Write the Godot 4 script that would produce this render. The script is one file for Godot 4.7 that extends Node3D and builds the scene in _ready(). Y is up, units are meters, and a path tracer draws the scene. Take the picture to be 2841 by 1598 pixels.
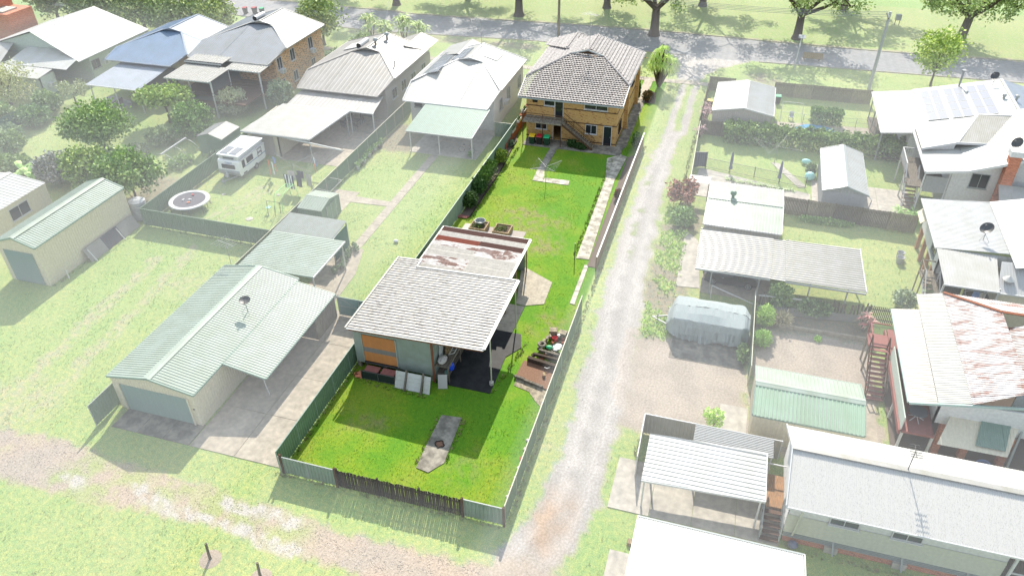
extends Node3D
# A row of back yards seen from the air. x runs along the street, -z away from the camera, metres.

var M := {}
var T := {}
var rng := RandomNumberGenerator.new()
var taken := {}
var shared := {}

# ---------------------------------------------------------------- mesh builder
class B:
	var v := PackedVector3Array()
	var n := PackedVector3Array()
	var c := PackedColorArray()
	var i := PackedInt32Array()
	var col := Color(1, 1, 1)
	func tri(a: Vector3, b: Vector3, d: Vector3) -> void:
		var k := v.size()
		var nn := (d - a).cross(b - a).normalized()
		v.append(a); v.append(b); v.append(d)
		n.append(nn); n.append(nn); n.append(nn)
		c.append(col); c.append(col); c.append(col)
		i.append(k); i.append(k + 1); i.append(k + 2)
	func q(a: Vector3, b: Vector3, d: Vector3, e: Vector3) -> void:
		var k := v.size()
		var nn := (d - a).cross(b - a)
		if nn.length_squared() < 1e-14: nn = (e - a).cross(d - a)
		nn = nn.normalized()
		v.append(a); v.append(b); v.append(d); v.append(e)
		n.append(nn); n.append(nn); n.append(nn); n.append(nn)
		c.append(col); c.append(col); c.append(col); c.append(col)
		i.append(k); i.append(k + 1); i.append(k + 2); i.append(k); i.append(k + 2); i.append(k + 3)
	func q4(a: Vector3, b: Vector3, d: Vector3, e: Vector3) -> B:
		q(a, b, d, e)
		return self
	func box(p: Vector3, s: Vector3, bs := Basis.IDENTITY) -> B:   # p = centre
		var h := s * 0.5
		var w := []
		for k in 8: w.append(p + bs * Vector3(h.x if k & 1 else -h.x, h.y if k & 2 else -h.y, h.z if k & 4 else -h.z))
		q(w[4], w[6], w[7], w[5]); q(w[1], w[3], w[2], w[0]); q(w[5], w[7], w[3], w[1]); q(w[0], w[2], w[6], w[4]); q(w[6], w[2], w[3], w[7]); q(w[0], w[4], w[5], w[1])
		return self
	func bb(x0: float, x1: float, y0: float, y1: float, z0: float, z1: float) -> B:
		return box(Vector3((x0 + x1) / 2, (y0 + y1) / 2, (z0 + z1) / 2), Vector3(absf(x1 - x0), absf(y1 - y0), absf(z1 - z0)))
	func bar(a: Vector3, b: Vector3, w: float, h := -1.0) -> B:       # a rectangular bar from a to b
		if h < 0: h = w
		var d := b - a
		var y := d.normalized()
		var x := (Vector3.UP if absf(y.y) < 0.9 else Vector3.BACK).cross(y).normalized()
		return box((a + b) / 2, Vector3(w, d.length(), h), Basis(x, y, x.cross(y)))
	func tube(pts: Array, radii: Array, seg := 6, caps := true) -> B:
		var prev := []
		var m := pts.size()
		for k in m:
			var d: Vector3 = (pts[mini(k + 1, m - 1)] - pts[maxi(k - 1, 0)]).normalized()
			var x := (Vector3.UP if absf(d.y) < 0.9 else Vector3.BACK).cross(d).normalized()
			var y := d.cross(x)
			var ring := []
			for s in seg:
				var a := TAU * s / seg
				ring.append(pts[k] + (x * cos(a) + y * sin(a)) * radii[mini(k, radii.size() - 1)])
			if k:
				for s in seg: q(prev[s], prev[(s + 1) % seg], ring[(s + 1) % seg], ring[s])
			elif caps:
				for s in range(1, seg - 1): tri(ring[0], ring[s], ring[s + 1])
			prev = ring
		if caps:
			for s in range(1, seg - 1): tri(prev[0], prev[s + 1], prev[s])
		return self
	func cyl(a: Vector3, b: Vector3, r: float, seg := 8) -> B:
		return tube([a, b], [r, r], seg)
	func ring_y(p: Vector3, r: float, t: float, seg := 24) -> B:     # a torus lying flat
		var pts := []
		for s in seg + 1: pts.append(p + Vector3(cos(TAU * s / seg), 0, sin(TAU * s / seg)) * r)
		return tube(pts, [t], 6, false)
	func ring_z(p: Vector3, r: float, t: float, seg := 20) -> B:
		var pts := []
		for s in seg + 1: pts.append(p + Vector3(cos(TAU * s / seg), sin(TAU * s / seg), 0) * r)
		return tube(pts, [t], 5, false)
	func lathe(p: Vector3, prof: Array, seg := 12) -> B:             # prof: Vector2(radius, height)
		for k in prof.size() - 1:
			for s in seg:
				var a := TAU * s / seg
				var b2 := TAU * (s + 1) / seg
				var u := Vector3(cos(a), 0, sin(a))
				var w := Vector3(cos(b2), 0, sin(b2))
				var f: Vector2 = prof[k]
				var g: Vector2 = prof[k + 1]
				q(p + u * f.x + Vector3.UP * f.y, p + w * f.x + Vector3.UP * f.y, p + w * g.x + Vector3.UP * g.y, p + u * g.x + Vector3.UP * g.y)
		return self
	func poly(pts: Array) -> B:
		var ce := Vector3.ZERO
		for p in pts: ce += p
		ce /= pts.size()
		for k in pts.size(): tri(ce, pts[k], pts[(k + 1) % pts.size()])
		return self
	func prism(pts: Array, d: Vector3) -> B:                         # convex polygon swept along d
		var top := []
		for p in pts: top.append(p + d)
		poly(pts); poly(top)
		for k in pts.size():
			var j := (k + 1) % pts.size()
			q(pts[k], pts[j], top[j], top[k])
		return self
	func ico(p: Vector3, r: Vector3, seg := 8, rows := 5, jit := 0.0, rg: RandomNumberGenerator = null) -> B:
		var g := []
		for a in rows + 1:
			var line := []
			var th := PI * a / rows
			for s in seg:
				var ph := TAU * s / seg
				var k := 1.0 + (rg.randf_range(-jit, jit) if rg and a > 0 and a < rows else 0.0)
				line.append(p + Vector3(sin(th) * cos(ph) * r.x, cos(th) * r.y, sin(th) * sin(ph) * r.z) * k)
			g.append(line)
		for a in rows:
			for s in seg: q(g[a][s], g[a][(s + 1) % seg], g[a + 1][(s + 1) % seg], g[a + 1][s])
		return self
	func leaf(p: Vector3, d: Vector3, side: Vector3, l: float, w: float) -> void:
		var m := p + d * (l * 0.5)
		q(p, m + side * w, p + d * l, m - side * w)
	func mesh() -> ArrayMesh:
		var a := []
		a.resize(Mesh.ARRAY_MAX)
		a[Mesh.ARRAY_VERTEX] = v; a[Mesh.ARRAY_NORMAL] = n; a[Mesh.ARRAY_COLOR] = c; a[Mesh.ARRAY_INDEX] = i
		var m := ArrayMesh.new()
		m.add_surface_from_arrays(Mesh.PRIMITIVE_TRIANGLES, a)
		return m
	func shift(o: Vector3) -> B:
		for k in v.size(): v[k] -= o
		return self

# ---------------------------------------------------------------- objects
func numbered(called: String) -> String:
	var k: int = taken.get(called, 0)
	taken[called] = k + 1
	return called if k == 0 else "%s_%03d" % [called, k]

func V(x: float, y: float, z: float) -> Vector3: return Vector3(x, y, z)

var base_of := {}
func thing(called: String, label: String, category: String, at := Vector3.ZERO, group := "") -> Node3D:
	var o := Node3D.new()
	o.name = numbered(called)
	add_child(o)
	o.position = at
	o.set_meta("label", label); o.set_meta("category", category)
	if group: o.set_meta("group", group)
	base_of[o] = at
	return o

func part(parent: Node, called: String, b: B, m: Material, kind := "") -> MeshInstance3D:   # b is in world coordinates
	var r := parent
	while not base_of.has(r): r = r.get_parent()
	b.shift(base_of[r])
	return inst(parent, called, b.mesh(), m, Vector3.ZERO, kind)

func inst(parent: Node, called: String, mesh: Mesh, m: Material, at := Vector3.ZERO, kind := "") -> MeshInstance3D:
	var o := MeshInstance3D.new()
	o.name = called
	o.mesh = mesh
	o.material_override = m
	o.position = at
	if kind: o.set_meta("kind", kind)
	parent.add_child(o, true)
	return o

func solo(called: String, label: String, category: String, b: B, m: Material, group := "", kind := "") -> MeshInstance3D:
	var o := inst(self, numbered(called), b.mesh(), m, Vector3.ZERO, kind)
	o.set_meta("label", label); o.set_meta("category", category)
	if group: o.set_meta("group", group)
	return o

func struct(called: String, b: B, m: Material, label := "", category := "") -> MeshInstance3D:
	var o := inst(self, numbered(called), b.mesh(), m, Vector3.ZERO, "structure")
	if label: o.set_meta("label", label)
	if category: o.set_meta("category", category)
	return o

func copy(o: Node3D, at: Vector3, label: String, turn := 0.0) -> Node3D:
	var c: Node3D = o.duplicate()
	c.name = numbered(String(o.name).rstrip("0123456789").trim_suffix("_"))
	add_child(c)
	c.position = at; c.rotation.y = turn
	c.set_meta("label", label)
	base_of[c] = at
	return c

# ---------------------------------------------------------------- textures and materials
func noise(sd: int, fr: float, oct := 3, kind := FastNoiseLite.TYPE_SIMPLEX_SMOOTH) -> FastNoiseLite:
	var f := FastNoiseLite.new()
	f.seed = sd; f.frequency = fr; f.noise_type = kind
	f.fractal_type = FastNoiseLite.FRACTAL_FBM; f.fractal_octaves = oct
	return f

func nb(sd: int, fr: float, size: int, oct := 3, kind := FastNoiseLite.TYPE_SIMPLEX_SMOOTH) -> PackedByteArray:
	var im := noise(sd, fr, oct, kind).get_seamless_image(size, size)
	im.convert(Image.FORMAT_L8)
	return im.get_data()

func tex(size: int, f: Callable) -> ImageTexture:                   # f(x, y, index) -> sRGB colour
	var d := PackedByteArray()
	d.resize(size * size * 3)
	var k := 0
	for y in size:
		for x in size:
			var c: Color = f.call(x, y, y * size + x)
			d[k] = int(clampf(c.r, 0, 1) * 255); d[k + 1] = int(clampf(c.g, 0, 1) * 255); d[k + 2] = int(clampf(c.b, 0, 1) * 255)
			k += 3
	var im := Image.create_from_data(size, size, false, Image.FORMAT_RGB8, d)
	im.generate_mipmaps()
	return ImageTexture.create_from_image(im)

func normal_of(t: ImageTexture, k := 4.0) -> ImageTexture:
	var im := t.get_image()
	im.clear_mipmaps(); im.convert(Image.FORMAT_RGBA8)
	im.bump_map_to_normal_map(k)
	return ImageTexture.create_from_image(im)

func lin(r: float, g: float, b: float) -> Color: return Color(r, g, b).linear_to_srgb()

# a material: base colour in linear values, roughness, texture name, metres that the texture spans
func mat(key: String, c: Color, rough := 0.8, t := "grain", span := 2.0, metal := 0.0, nrm := "") -> StandardMaterial3D:
	var m := StandardMaterial3D.new()
	m.albedo_color = c.linear_to_srgb()
	m.roughness = rough
	m.metallic = metal
	m.cull_mode = BaseMaterial3D.CULL_DISABLED
	if t:
		m.albedo_texture = T[t]
		m.uv1_triplanar = true; m.uv1_world_triplanar = true
		m.uv1_scale = Vector3.ONE / span
	if nrm:
		m.normal_enabled = true; m.normal_texture = T[nrm]; m.normal_scale = 1.0
	M[key] = m
	return m

func vmat(key: String, rough := 0.8, t := "", span := 2.0, back := 0.0) -> StandardMaterial3D:   # colours come with the vertices
	var m := mat(key, Color(1, 1, 1), rough, t, span)
	m.vertex_color_use_as_albedo = true
	if back > 0:
		m.backlight_enabled = true
		m.backlight = Color(back, back * 1.1, back * 0.5)
	return m

func make_textures() -> void:
	var n1 := nb(1, 0.02, 512, 4)
	var n2 := nb(2, 0.08, 512, 3)
	var n3 := nb(3, 0.006, 512, 4)
	var n4 := nb(4, 0.25, 512, 2)
	T.grain = tex(512, func(_x, _y, k): var g: float = 0.86 + 0.10 * n1[k] / 255.0 + 0.06 * n4[k] / 255.0; return Color(g, g, g))
	T.worn = tex(512, func(_x, _y, k):
		var a: float = n3[k] / 255.0; var b: float = n2[k] / 255.0
		var g: float = 0.80 + 0.09 * a + 0.09 * b + 0.04 * n4[k] / 255.0
		return Color(g, g * 0.99, g * (0.94 + 0.05 * a)))
	T.concrete = tex(512, func(_x, _y, k):
		var a: float = n3[k] / 255.0; var b: float = n1[k] / 255.0; var d: float = n4[k] / 255.0
		var g: float = 0.66 + 0.14 * a + 0.16 * b + 0.12 * d
		return Color(g, g * 0.985, g * 0.95))
	T.stained = tex(512, func(_x, _y, k):
		var a: float = smoothstep(0.2, 0.8, n3[k] / 255.0); var b: float = n1[k] / 255.0; var d: float = n4[k] / 255.0
		var g: float = 0.54 + 0.22 * a + 0.20 * b + 0.12 * d
		return Color(g, g * 0.98, g * 0.93))
	var g1 := nb(11, 0.045, 1024, 3)
	var g2 := nb(12, 0.16, 1024, 2)
	var g3 := nb(13, 0.012, 1024, 3)
	T.grass = tex(1024, func(_x, _y, k):
		var a: float = g1[k] / 255.0; var b: float = g2[k] / 255.0; var d: float = g3[k] / 255.0
		var g: float = 0.40 + 0.22 * a + 0.50 * b + 0.10 * d
		var y: float = clampf((a - 0.5) * 0.25 + (d - 0.5) * 0.3, -0.1, 0.12)
		return Color(g * (0.96 + y * 0.6), g, g * (0.93 - y * 0.2)))
	T.gravel = tex(512, func(_x, _y, k):
		var a: float = n4[k] / 255.0; var b: float = n1[k] / 255.0; var d: float = n2[k] / 255.0
		var g: float = 0.45 + 0.45 * a + 0.18 * b + 0.12 * d
		return Color(g, g * (0.97 + 0.02 * b), g * (0.93 + 0.06 * b)))
	T.asphalt = tex(512, func(_x, _y, k):
		var a: float = n4[k] / 255.0; var b: float = n3[k] / 255.0
		var g: float = 0.70 + 0.2 * a + 0.15 * b
		return Color(g, g, g))
	# zinc-coated sheet with rust in patches drawn out along u
	var r1 := noise(21, 1.0, 4)
	var r2 := noise(22, 1.0, 3)
	T.rust = tex(512, func(x, y, k):
		var s: float = r1.get_noise_2d(x * 0.006, y * 0.02) + 0.35 * r2.get_noise_2d(x * 0.03, y * 0.12)
		var a: float = smoothstep(0.0, 0.16, s)
		var g: float = 0.70 + 0.16 * n1[k] / 255.0 + 0.08 * n4[k] / 255.0
		var w := Color(g, g * 0.99, g * 0.98)
		var ru := Color(0.50, 0.22, 0.13).lerp(Color(0.30, 0.17, 0.13), n2[k] / 255.0)
		return w.lerp(ru, a))
	T.rust_pale = tex(512, func(x, y, k):
		var s: float = r1.get_noise_2d(x * 0.006 + 9, y * 0.02) + 0.4 * r2.get_noise_2d(x * 0.03, y * 0.14)
		var a: float = smoothstep(0.08, 0.3, s) * 0.85
		var g: float = 0.72 + 0.14 * n1[k] / 255.0 + 0.08 * n4[k] / 255.0
		return Color(g, g * 0.99, g * 0.98).lerp(Color(0.60, 0.33, 0.25).lerp(Color(0.46, 0.28, 0.22), n2[k] / 255.0), a))
	# light bricks with darker ones among them
	T.brick = tex(512, func(x, y, k):
		var row: int = y / 32
		var xx: int = (x + (row % 2) * 42) % 512
		var colm: int = xx / 85
		var fx: int = xx % 85
		var fy: int = y % 32
		var h: float = fposmod(sin(row * 12.9898 + colm * 78.233) * 43758.5453, 1.0)
		var g: float = 0.80 + 0.20 * n1[k] / 255.0
		if fx < 4 or fy < 4: return Color(0.78 * g, 0.72 * g, 0.60 * g)
		var c := Color(0.85, 0.685, 0.42).lerp(Color(0.75, 0.56, 0.31), h * 0.6)
		if h > 0.88: c = Color(0.68, 0.47, 0.25)
		return Color(c.r * g, c.g * g, c.b * g))
	T.redbrick = tex(512, func(x, y, k):
		var row: int = y / 32
		var xx: int = (x + (row % 2) * 42) % 512
		var colm: int = xx / 85
		var fx: int = xx % 85
		var fy: int = y % 32
		var h: float = fposmod(sin(row * 12.9898 + colm * 78.233) * 43758.5453, 1.0)
		var g: float = 0.80 + 0.20 * n1[k] / 255.0
		if fx < 5 or fy < 5: return Color(0.80 * g, 0.74 * g, 0.68 * g)
		var c := Color(0.86, 0.55, 0.42).lerp(Color(0.74, 0.42, 0.30), h)
		return Color(c.r * g, c.g * g, c.b * g))
	# mottled brick: pale orange with dark smudges
	T.mottled = tex(512, func(x, y, k):
		var row: int = y / 26
		var xx: int = (x + (row % 2) * 42) % 512
		var colm: int = xx / 85
		var h: float = fposmod(sin(row * 12.9898 + colm * 78.233) * 43758.5453, 1.0)
		var g: float = 0.85 + 0.15 * n1[k] / 255.0
		var c := Color(0.90, 0.74, 0.54).lerp(Color(0.84, 0.66, 0.46), h)
		if h > 0.72: c = Color(0.56, 0.44, 0.34)
		if xx % 85 < 4 or y % 26 < 3: c = Color(0.88, 0.80, 0.68)
		return Color(c.r * g, c.g * g, c.b * g))
	T.bark = tex(256, func(x, y, k):
		var g: float = 0.55 + 0.45 * n2[(y % 512) * 512 + (x * 3) % 512] / 255.0
		return Color(g, g * 0.96, g * 0.9))
	T.wood = tex(512, func(x, y, k):
		var s: float = r2.get_noise_2d(x * 0.06, y * 0.004)
		var g: float = 0.66 + 0.3 * s + 0.12 * n1[k] / 255.0
		return Color(g, g * 0.97, g * 0.92))
	# lichen-spotted cement tiles
	T.streak = tex(512, func(x, y, k):
		var s: float = r2.get_noise_2d(x * 0.008, y * 0.09) + 0.6 * r1.get_noise_2d(x * 0.03, y * 0.03)
		var g: float = 0.86 - 0.34 * smoothstep(0.0, 0.5, s) + 0.1 * n1[k] / 255.0
		var w: float = smoothstep(0.25, 0.6, r1.get_noise_2d(x * 0.02 + 50, y * 0.02)) * 0.3
		return Color(g, g * (0.985 - w * 0.15), g * (0.965 - w * 0.35)))
	T.tile = tex(512, func(_x, _y, k):
		var a: float = n2[k] / 255.0; var b: float = n3[k] / 255.0; var d: float = n4[k] / 255.0
		var s: float = smoothstep(0.48, 0.66, a * 0.75 + b * 0.35)
		var g: float = 1.0 - 0.42 * s - 0.12 * d
		return Color(g, g * 0.975, g * 0.955))
	T.spots = tex(512, func(_x, _y, k):
		var a: float = smoothstep(0.66, 0.78, n2[k] / 255.0) * smoothstep(0.4, 0.7, n1[k] / 255.0 + 0.1)
		var g: float = 0.95 - 0.5 * a - 0.05 * n4[k] / 255.0
		return Color(g, g, g * 0.99))

func make_materials() -> void:
	# ground
	vmat("lawn", 0.95, "grass", 4.0); vmat("grass_whitened", 0.95, "grass", 5.3)
	vmat("gravel", 0.95, "gravel", 2.2); vmat("asphalt", 0.9, "asphalt", 3.0)
	mat("concrete", Color(0.55, 0.495, 0.425), 0.9, "concrete", 5.0)
	mat("concrete_pale", Color(0.62, 0.59, 0.55), 0.9, "concrete", 6.0)
	mat("concrete_dark", Color(0.34, 0.32, 0.29), 0.9, "stained", 4.0)
	mat("concrete_stained", Color(0.62, 0.59, 0.54), 0.9, "stained", 3.4)
	mat("concrete_tan", Color(0.50, 0.455, 0.385), 0.9, "concrete", 3.0)
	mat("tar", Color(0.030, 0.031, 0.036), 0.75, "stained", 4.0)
	mat("mulch", Color(0.20, 0.16, 0.13), 0.95, "gravel", 0.9)
	mat("pebbles", Color(0.52, 0.47, 0.43), 0.9, "gravel", 0.6)
	mat("soil", Color(0.15, 0.10, 0.07), 0.95, "gravel", 1.3)
	mat("red_soil", Color(0.30, 0.17, 0.11), 0.95, "gravel", 1.3)
	mat("water", Color(0.08, 0.35, 0.62), 0.06, "", 1.0)
	# sheet metal
	mat("roof_white", Color(0.60, 0.61, 0.60), 0.45, "worn", 7.0)
	mat("roof_zinc", Color(0.42, 0.415, 0.395), 0.42, "worn", 4.0, 0.15)
	mat("roof_ivory", Color(0.49, 0.475, 0.45), 0.55, "streak", 5.0)
	mat("roof_rust", Color(0.66, 0.655, 0.65), 0.6, "rust", 8.0, 0.1)
	mat("roof_rust_pale", Color(0.80, 0.78, 0.77), 0.6, "rust_pale", 7.0)
	mat("roof_green_pale", Color(0.385, 0.46, 0.395), 0.45, "worn", 6.0)
	mat("roof_green", Color(0.40, 0.56, 0.42), 0.45, "worn", 6.0)
	mat("roof_mint", Color(0.24, 0.36, 0.305), 0.6, "worn", 3.0)
	mat("roof_grey", Color(0.33, 0.315, 0.30), 0.5, "worn", 8.0)
	mat("roof_bluegrey", Color(0.30, 0.32, 0.35), 0.45, "worn", 8.0)
	mat("roof_blue", Color(0.20, 0.285, 0.42), 0.42, "worn", 8.0)
	mat("roof_blue_pale", Color(0.38, 0.43, 0.51), 0.45, "worn", 8.0)
	mat("roof_spots", Color(0.62, 0.605, 0.58), 0.55, "spots", 2.4)
	mat("roof_lines", Color(0.36, 0.38, 0.38), 0.6, "grain", 2.0)
	mat("tile", Color(0.64, 0.62, 0.605), 0.8, "tile", 1.7)
	mat("trim_white", Color(0.66, 0.66, 0.65), 0.5, "grain", 2.0)
	mat("trim_grey", Color(0.36, 0.39, 0.38), 0.5, "grain", 2.0)
	mat("trim_green", Color(0.26, 0.36, 0.30), 0.5, "grain", 2.0)
	mat("fence_green", Color(0.15, 0.245, 0.165), 0.55, "worn", 5.0)
	mat("fence_green_pale", Color(0.24, 0.335, 0.265), 0.55, "worn", 5.0)
	mat("fence_teal", Color(0.13, 0.25, 0.21), 0.55, "worn", 5.0)
	mat("fence_cream", Color(0.55, 0.55, 0.44), 0.55, "worn", 5.0)
	mat("fence_beige", Color(0.46, 0.43, 0.38), 0.55, "worn", 5.0)
	mat("fence_slate", Color(0.13, 0.15, 0.19), 0.55, "worn", 5.0)
	mat("wall_cream", Color(0.72, 0.66, 0.50), 0.7, "grain", 3.0)
	mat("wall_white", Color(0.72, 0.72, 0.70), 0.7, "grain", 3.0)
	mat("wall_mint", Color(0.56, 0.63, 0.55), 0.7, "grain", 3.0)
	mat("wall_beige", Color(0.50, 0.46, 0.41), 0.7, "grain", 3.0)
	mat("wall_grey", Color(0.42, 0.43, 0.43), 0.7, "grain", 3.0)
	mat("wall_olive", Color(0.56, 0.57, 0.45), 0.7, "grain", 3.0)
	mat("wall_zinc", Color(0.36, 0.42, 0.39), 0.5, "worn", 3.0, 0.1)
	mat("door_green", Color(0.24, 0.33, 0.28), 0.5, "grain", 2.0)
	mat("door_orange", Color(0.52, 0.215, 0.055), 0.7, "worn", 1.4)
	mat("door_grey", Color(0.21, 0.20, 0.18), 0.7, "worn", 1.4)
	mat("rust", Color(0.25, 0.085, 0.04), 0.9, "worn", 1.2)
	mat("brick_yellow", Color(1.0, 0.97, 0.92), 0.85, "brick", 1.44)
	mat("brick_pink", Color(1.0, 0.95, 0.90), 0.85, "redbrick", 1.44)
	mat("brick_mottled", Color(1.0, 0.93, 0.88), 0.85, "mottled", 1.6)
	mat("brick_brown", Color(0.045, 0.024, 0.018), 0.85, "grain", 1.0)
	mat("masonry_brown", Color(0.62, 0.42, 0.30), 0.9, "redbrick", 1.2)
	mat("rust_sheet", Color(0.105, 0.042, 0.032), 0.9, "worn", 1.2); mat("rust_sheet_red", Color(0.24, 0.055, 0.03), 0.9, "worn", 1.2)
	mat("roof_zinc_old", Color(0.46, 0.445, 0.425), 0.6, "concrete", 2.5); mat("fence_brown", Color(0.21, 0.135, 0.065), 0.7, "worn", 3.0)
	mat("roof_white_b", Color(0.50, 0.50, 0.485), 0.5, "worn", 5.0); mat("roof_grey_b", Color(0.42, 0.405, 0.39), 0.5, "worn", 6.0); mat("roof_slate", Color(0.27, 0.31, 0.30), 0.6, "worn", 3.0)
	mat("gate_teal", Color(0.10, 0.24, 0.22), 0.9, "grain", 1.0); mat("timber_deck", Color(0.20, 0.11, 0.075), 0.85, "wood", 1.2); mat("stripe_blue", Color(0.12, 0.24, 0.42), 0.5, "")
	mat("tail", Color(0.55, 0.45, 0.45), 0.2, ""); mat("deck_pale", Color(0.50, 0.33, 0.24), 0.8, "wood", 1.0); mat("roof_white_c", Color(0.53, 0.54, 0.55), 0.5, "worn", 6.0); mat("brick_post", Color(0.52, 0.26, 0.14), 0.9, "worn", 1.0)
	mat("lime_post", Color(0.55, 0.58, 0.25), 0.7, ""); mat("trim_mint", Color(0.42, 0.54, 0.49), 0.6, "grain", 2.0)
	mat("pale_earth", Color(0.55, 0.47, 0.38), 0.95, "gravel", 1.5)
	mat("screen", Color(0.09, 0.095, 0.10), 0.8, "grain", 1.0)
	mat("shade_cloth", Color(0.05, 0.16, 0.11), 0.9, "grain", 1.0)
	mat("mesh_black", Color(0.010, 0.022, 0.016), 0.9, "grain", 1.0)
	var gl := mat("glass", Color(0.02, 0.024, 0.028), 0.05, "")
	gl.metallic_specular = 0.45
	var gp := mat("glass_grey", Color(0.10, 0.11, 0.12), 0.08, "")
	gp.metallic_specular = 0.7
	var so := mat("solar", Color(0.10, 0.115, 0.15), 0.12, "")
	so.metallic_specular = 0.8
	mat("steel", Color(0.30, 0.31, 0.31), 0.55, "", 1.0, 0.3)
	mat("solar_mid", Color(0.22, 0.23, 0.25), 0.3, "")
	var sp := mat("solar_pale", Color(0.29, 0.295, 0.325), 0.2, "")
	sp.metallic_specular = 0.6
	mat("steel_dark", Color(0.10, 0.10, 0.10), 0.5, "", 1.0, 0.3)
	mat("white_gloss", Color(0.82, 0.82, 0.82), 0.25, "")
	mat("timber_grey", Color(0.27, 0.245, 0.21), 0.9, "wood", 1.6)
	mat("timber_pale", Color(0.42, 0.38, 0.32), 0.9, "wood", 1.6)
	mat("timber_new", Color(0.55, 0.42, 0.24), 0.8, "wood", 1.2)
	mat("timber_dark", Color(0.062, 0.045, 0.034), 0.9, "wood", 1.0)
	mat("timber_dark_b", Color(0.10, 0.068, 0.045), 0.9, "wood", 1.0)
	mat("timber_dark_c", Color(0.040, 0.031, 0.026), 0.9, "wood", 1.0)
	mat("timber_brown", Color(0.17, 0.10, 0.055), 0.9, "wood", 1.0)
	mat("timber_red", Color(0.34, 0.13, 0.115), 0.8, "worn", 1.4)
	mat("deck_orange", Color(0.60, 0.33, 0.15), 0.8, "wood", 1.0)
	mat("bark", Color(0.15, 0.125, 0.10), 0.95, "bark", 0.8)
	mat("bark_pale", Color(0.33, 0.29, 0.25), 0.95, "bark", 0.8)
	mat("tarp", Color(0.36, 0.41, 0.405), 0.9, "grain", 2.0)
	mat("yellow", Color(0.80, 0.50, 0.02), 0.45, ""); mat("red", Color(0.42, 0.02, 0.025), 0.45, ""); mat("green", Color(0.02, 0.42, 0.16), 0.45, "")
	mat("bin_green", Color(0.012, 0.045, 0.025), 0.5, ""); mat("black", Color(0.015, 0.015, 0.016), 0.5, ""); mat("blue", Color(0.02, 0.08, 0.62), 0.4, "")
	mat("blue_soft", Color(0.22, 0.32, 0.62), 0.9, ""); mat("orange", Color(0.70, 0.26, 0.14), 0.9, ""); mat("navy", Color(0.05, 0.06, 0.10), 0.9, ""); mat("cloth_grey", Color(0.11, 0.105, 0.12), 0.9, "")
	mat("cloth_beige", Color(0.50, 0.47, 0.44), 0.9, ""); mat("cloth_white", Color(0.75, 0.75, 0.75), 0.9, ""); mat("cloth_slate", Color(0.16, 0.17, 0.24), 0.9, "")
	mat("lime", Color(0.36, 0.72, 0.30), 0.5, ""); mat("aqua", Color(0.35, 0.68, 0.66), 0.4, ""); mat("tyre", Color(0.02, 0.02, 0.02), 0.8, "")
	var cp := mat("car_paint", Color(0.012, 0.014, 0.022), 0.22, "")
	cp.clearcoat_enabled = true; cp.clearcoat = 1.0; cp.clearcoat_roughness = 0.05
	mat("stone", Color(0.34, 0.31, 0.27), 0.9, "stained", 1.2)
	mat("block", Color(0.42, 0.37, 0.29), 0.9, "stained", 1.5)
	vmat("stone_chip", 0.9)
	vmat("leaf", 0.75, "", 1.0, 0.35)
	vmat("petal", 0.7, "", 1.0, 0.15)

# ---------------------------------------------------------------- building kit
# a ribbed sheet over a convex polygon: the ribs run square to its first edge
func sheet(b: B, pts: Array, pitch := 0.25, rib := 0.03, flat := 0.55) -> B:
	var o: Vector3 = pts[0]
	var e: Vector3 = (pts[1] - o).normalized()
	var nn := Vector3.ZERO
	for k in pts.size() - 2:
		nn += (pts[k + 1] - o).cross(pts[k + 2] - o)
	nn = nn.normalized()
	if nn.y < -0.01: nn = -nn
	var up := nn.cross(e)
	var pa := []
	var pb := []
	var amin := 1e9
	var amax := -1e9
	for p in pts:
		pa.append((p - o).dot(e)); pb.append((p - o).dot(up))
		amin = minf(amin, pa[-1]); amax = maxf(amax, pa[-1])
	var cut := []
	var cells := maxi(1, int(round((amax - amin) / pitch)))
	var p := (amax - amin) / cells
	for k in cells:
		var s := amin + k * p
		cut.append([s, 0.0]); cut.append([s + flat * p, 0.0]); cut.append([s + (flat + 0.1) * p, rib]); cut.append([s + 0.9 * p, rib])
	cut.append([amax, 0.0])
	for x in pa:                                                      # the polygon's own corners
		if x > amin + 0.01 and x < amax - 0.01: cut.append([x, 0.0])
	cut.sort_custom(func(u, w): return u[0] < w[0])
	var last := []
	for cc in cut:
		var a: float = clampf(cc[0], amin + 0.0005, amax - 0.0005)
		var lo := 1e9
		var hi := -1e9
		for k in pts.size():
			var j := (k + 1) % pts.size()
			var x0: float = pa[k]
			var x1: float = pa[j]
			if (x0 <= a and x1 >= a) or (x1 <= a and x0 >= a):
				var t := 0.0 if absf(x1 - x0) < 1e-6 else (a - x0) / (x1 - x0)
				var y: float = lerpf(pb[k], pb[j], t)
				lo = minf(lo, y); hi = maxf(hi, y)
		if lo > hi: continue
		var l: Vector3 = o + e * a + up * lo + nn * float(cc[1])
		var h: Vector3 = o + e * a + up * hi + nn * float(cc[1])
		if last: b.q(last[0], last[1], h, l)
		last = [l, h]
	return b

func roof(parent: Node, pts: Array, m: Material, pitch := 0.25, rib := 0.03, called := "roof") -> MeshInstance3D:
	return part(parent, called, sheet(B.new(), pts, pitch, rib), m)

func edge(parent: Node, called: String, pts: Array, w: float, h: float, m: Material) -> void:
	var b := B.new()
	for k in pts.size() - 1: b.bar(pts[k], pts[k + 1], w, h)
	part(parent, called, b, m)

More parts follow.
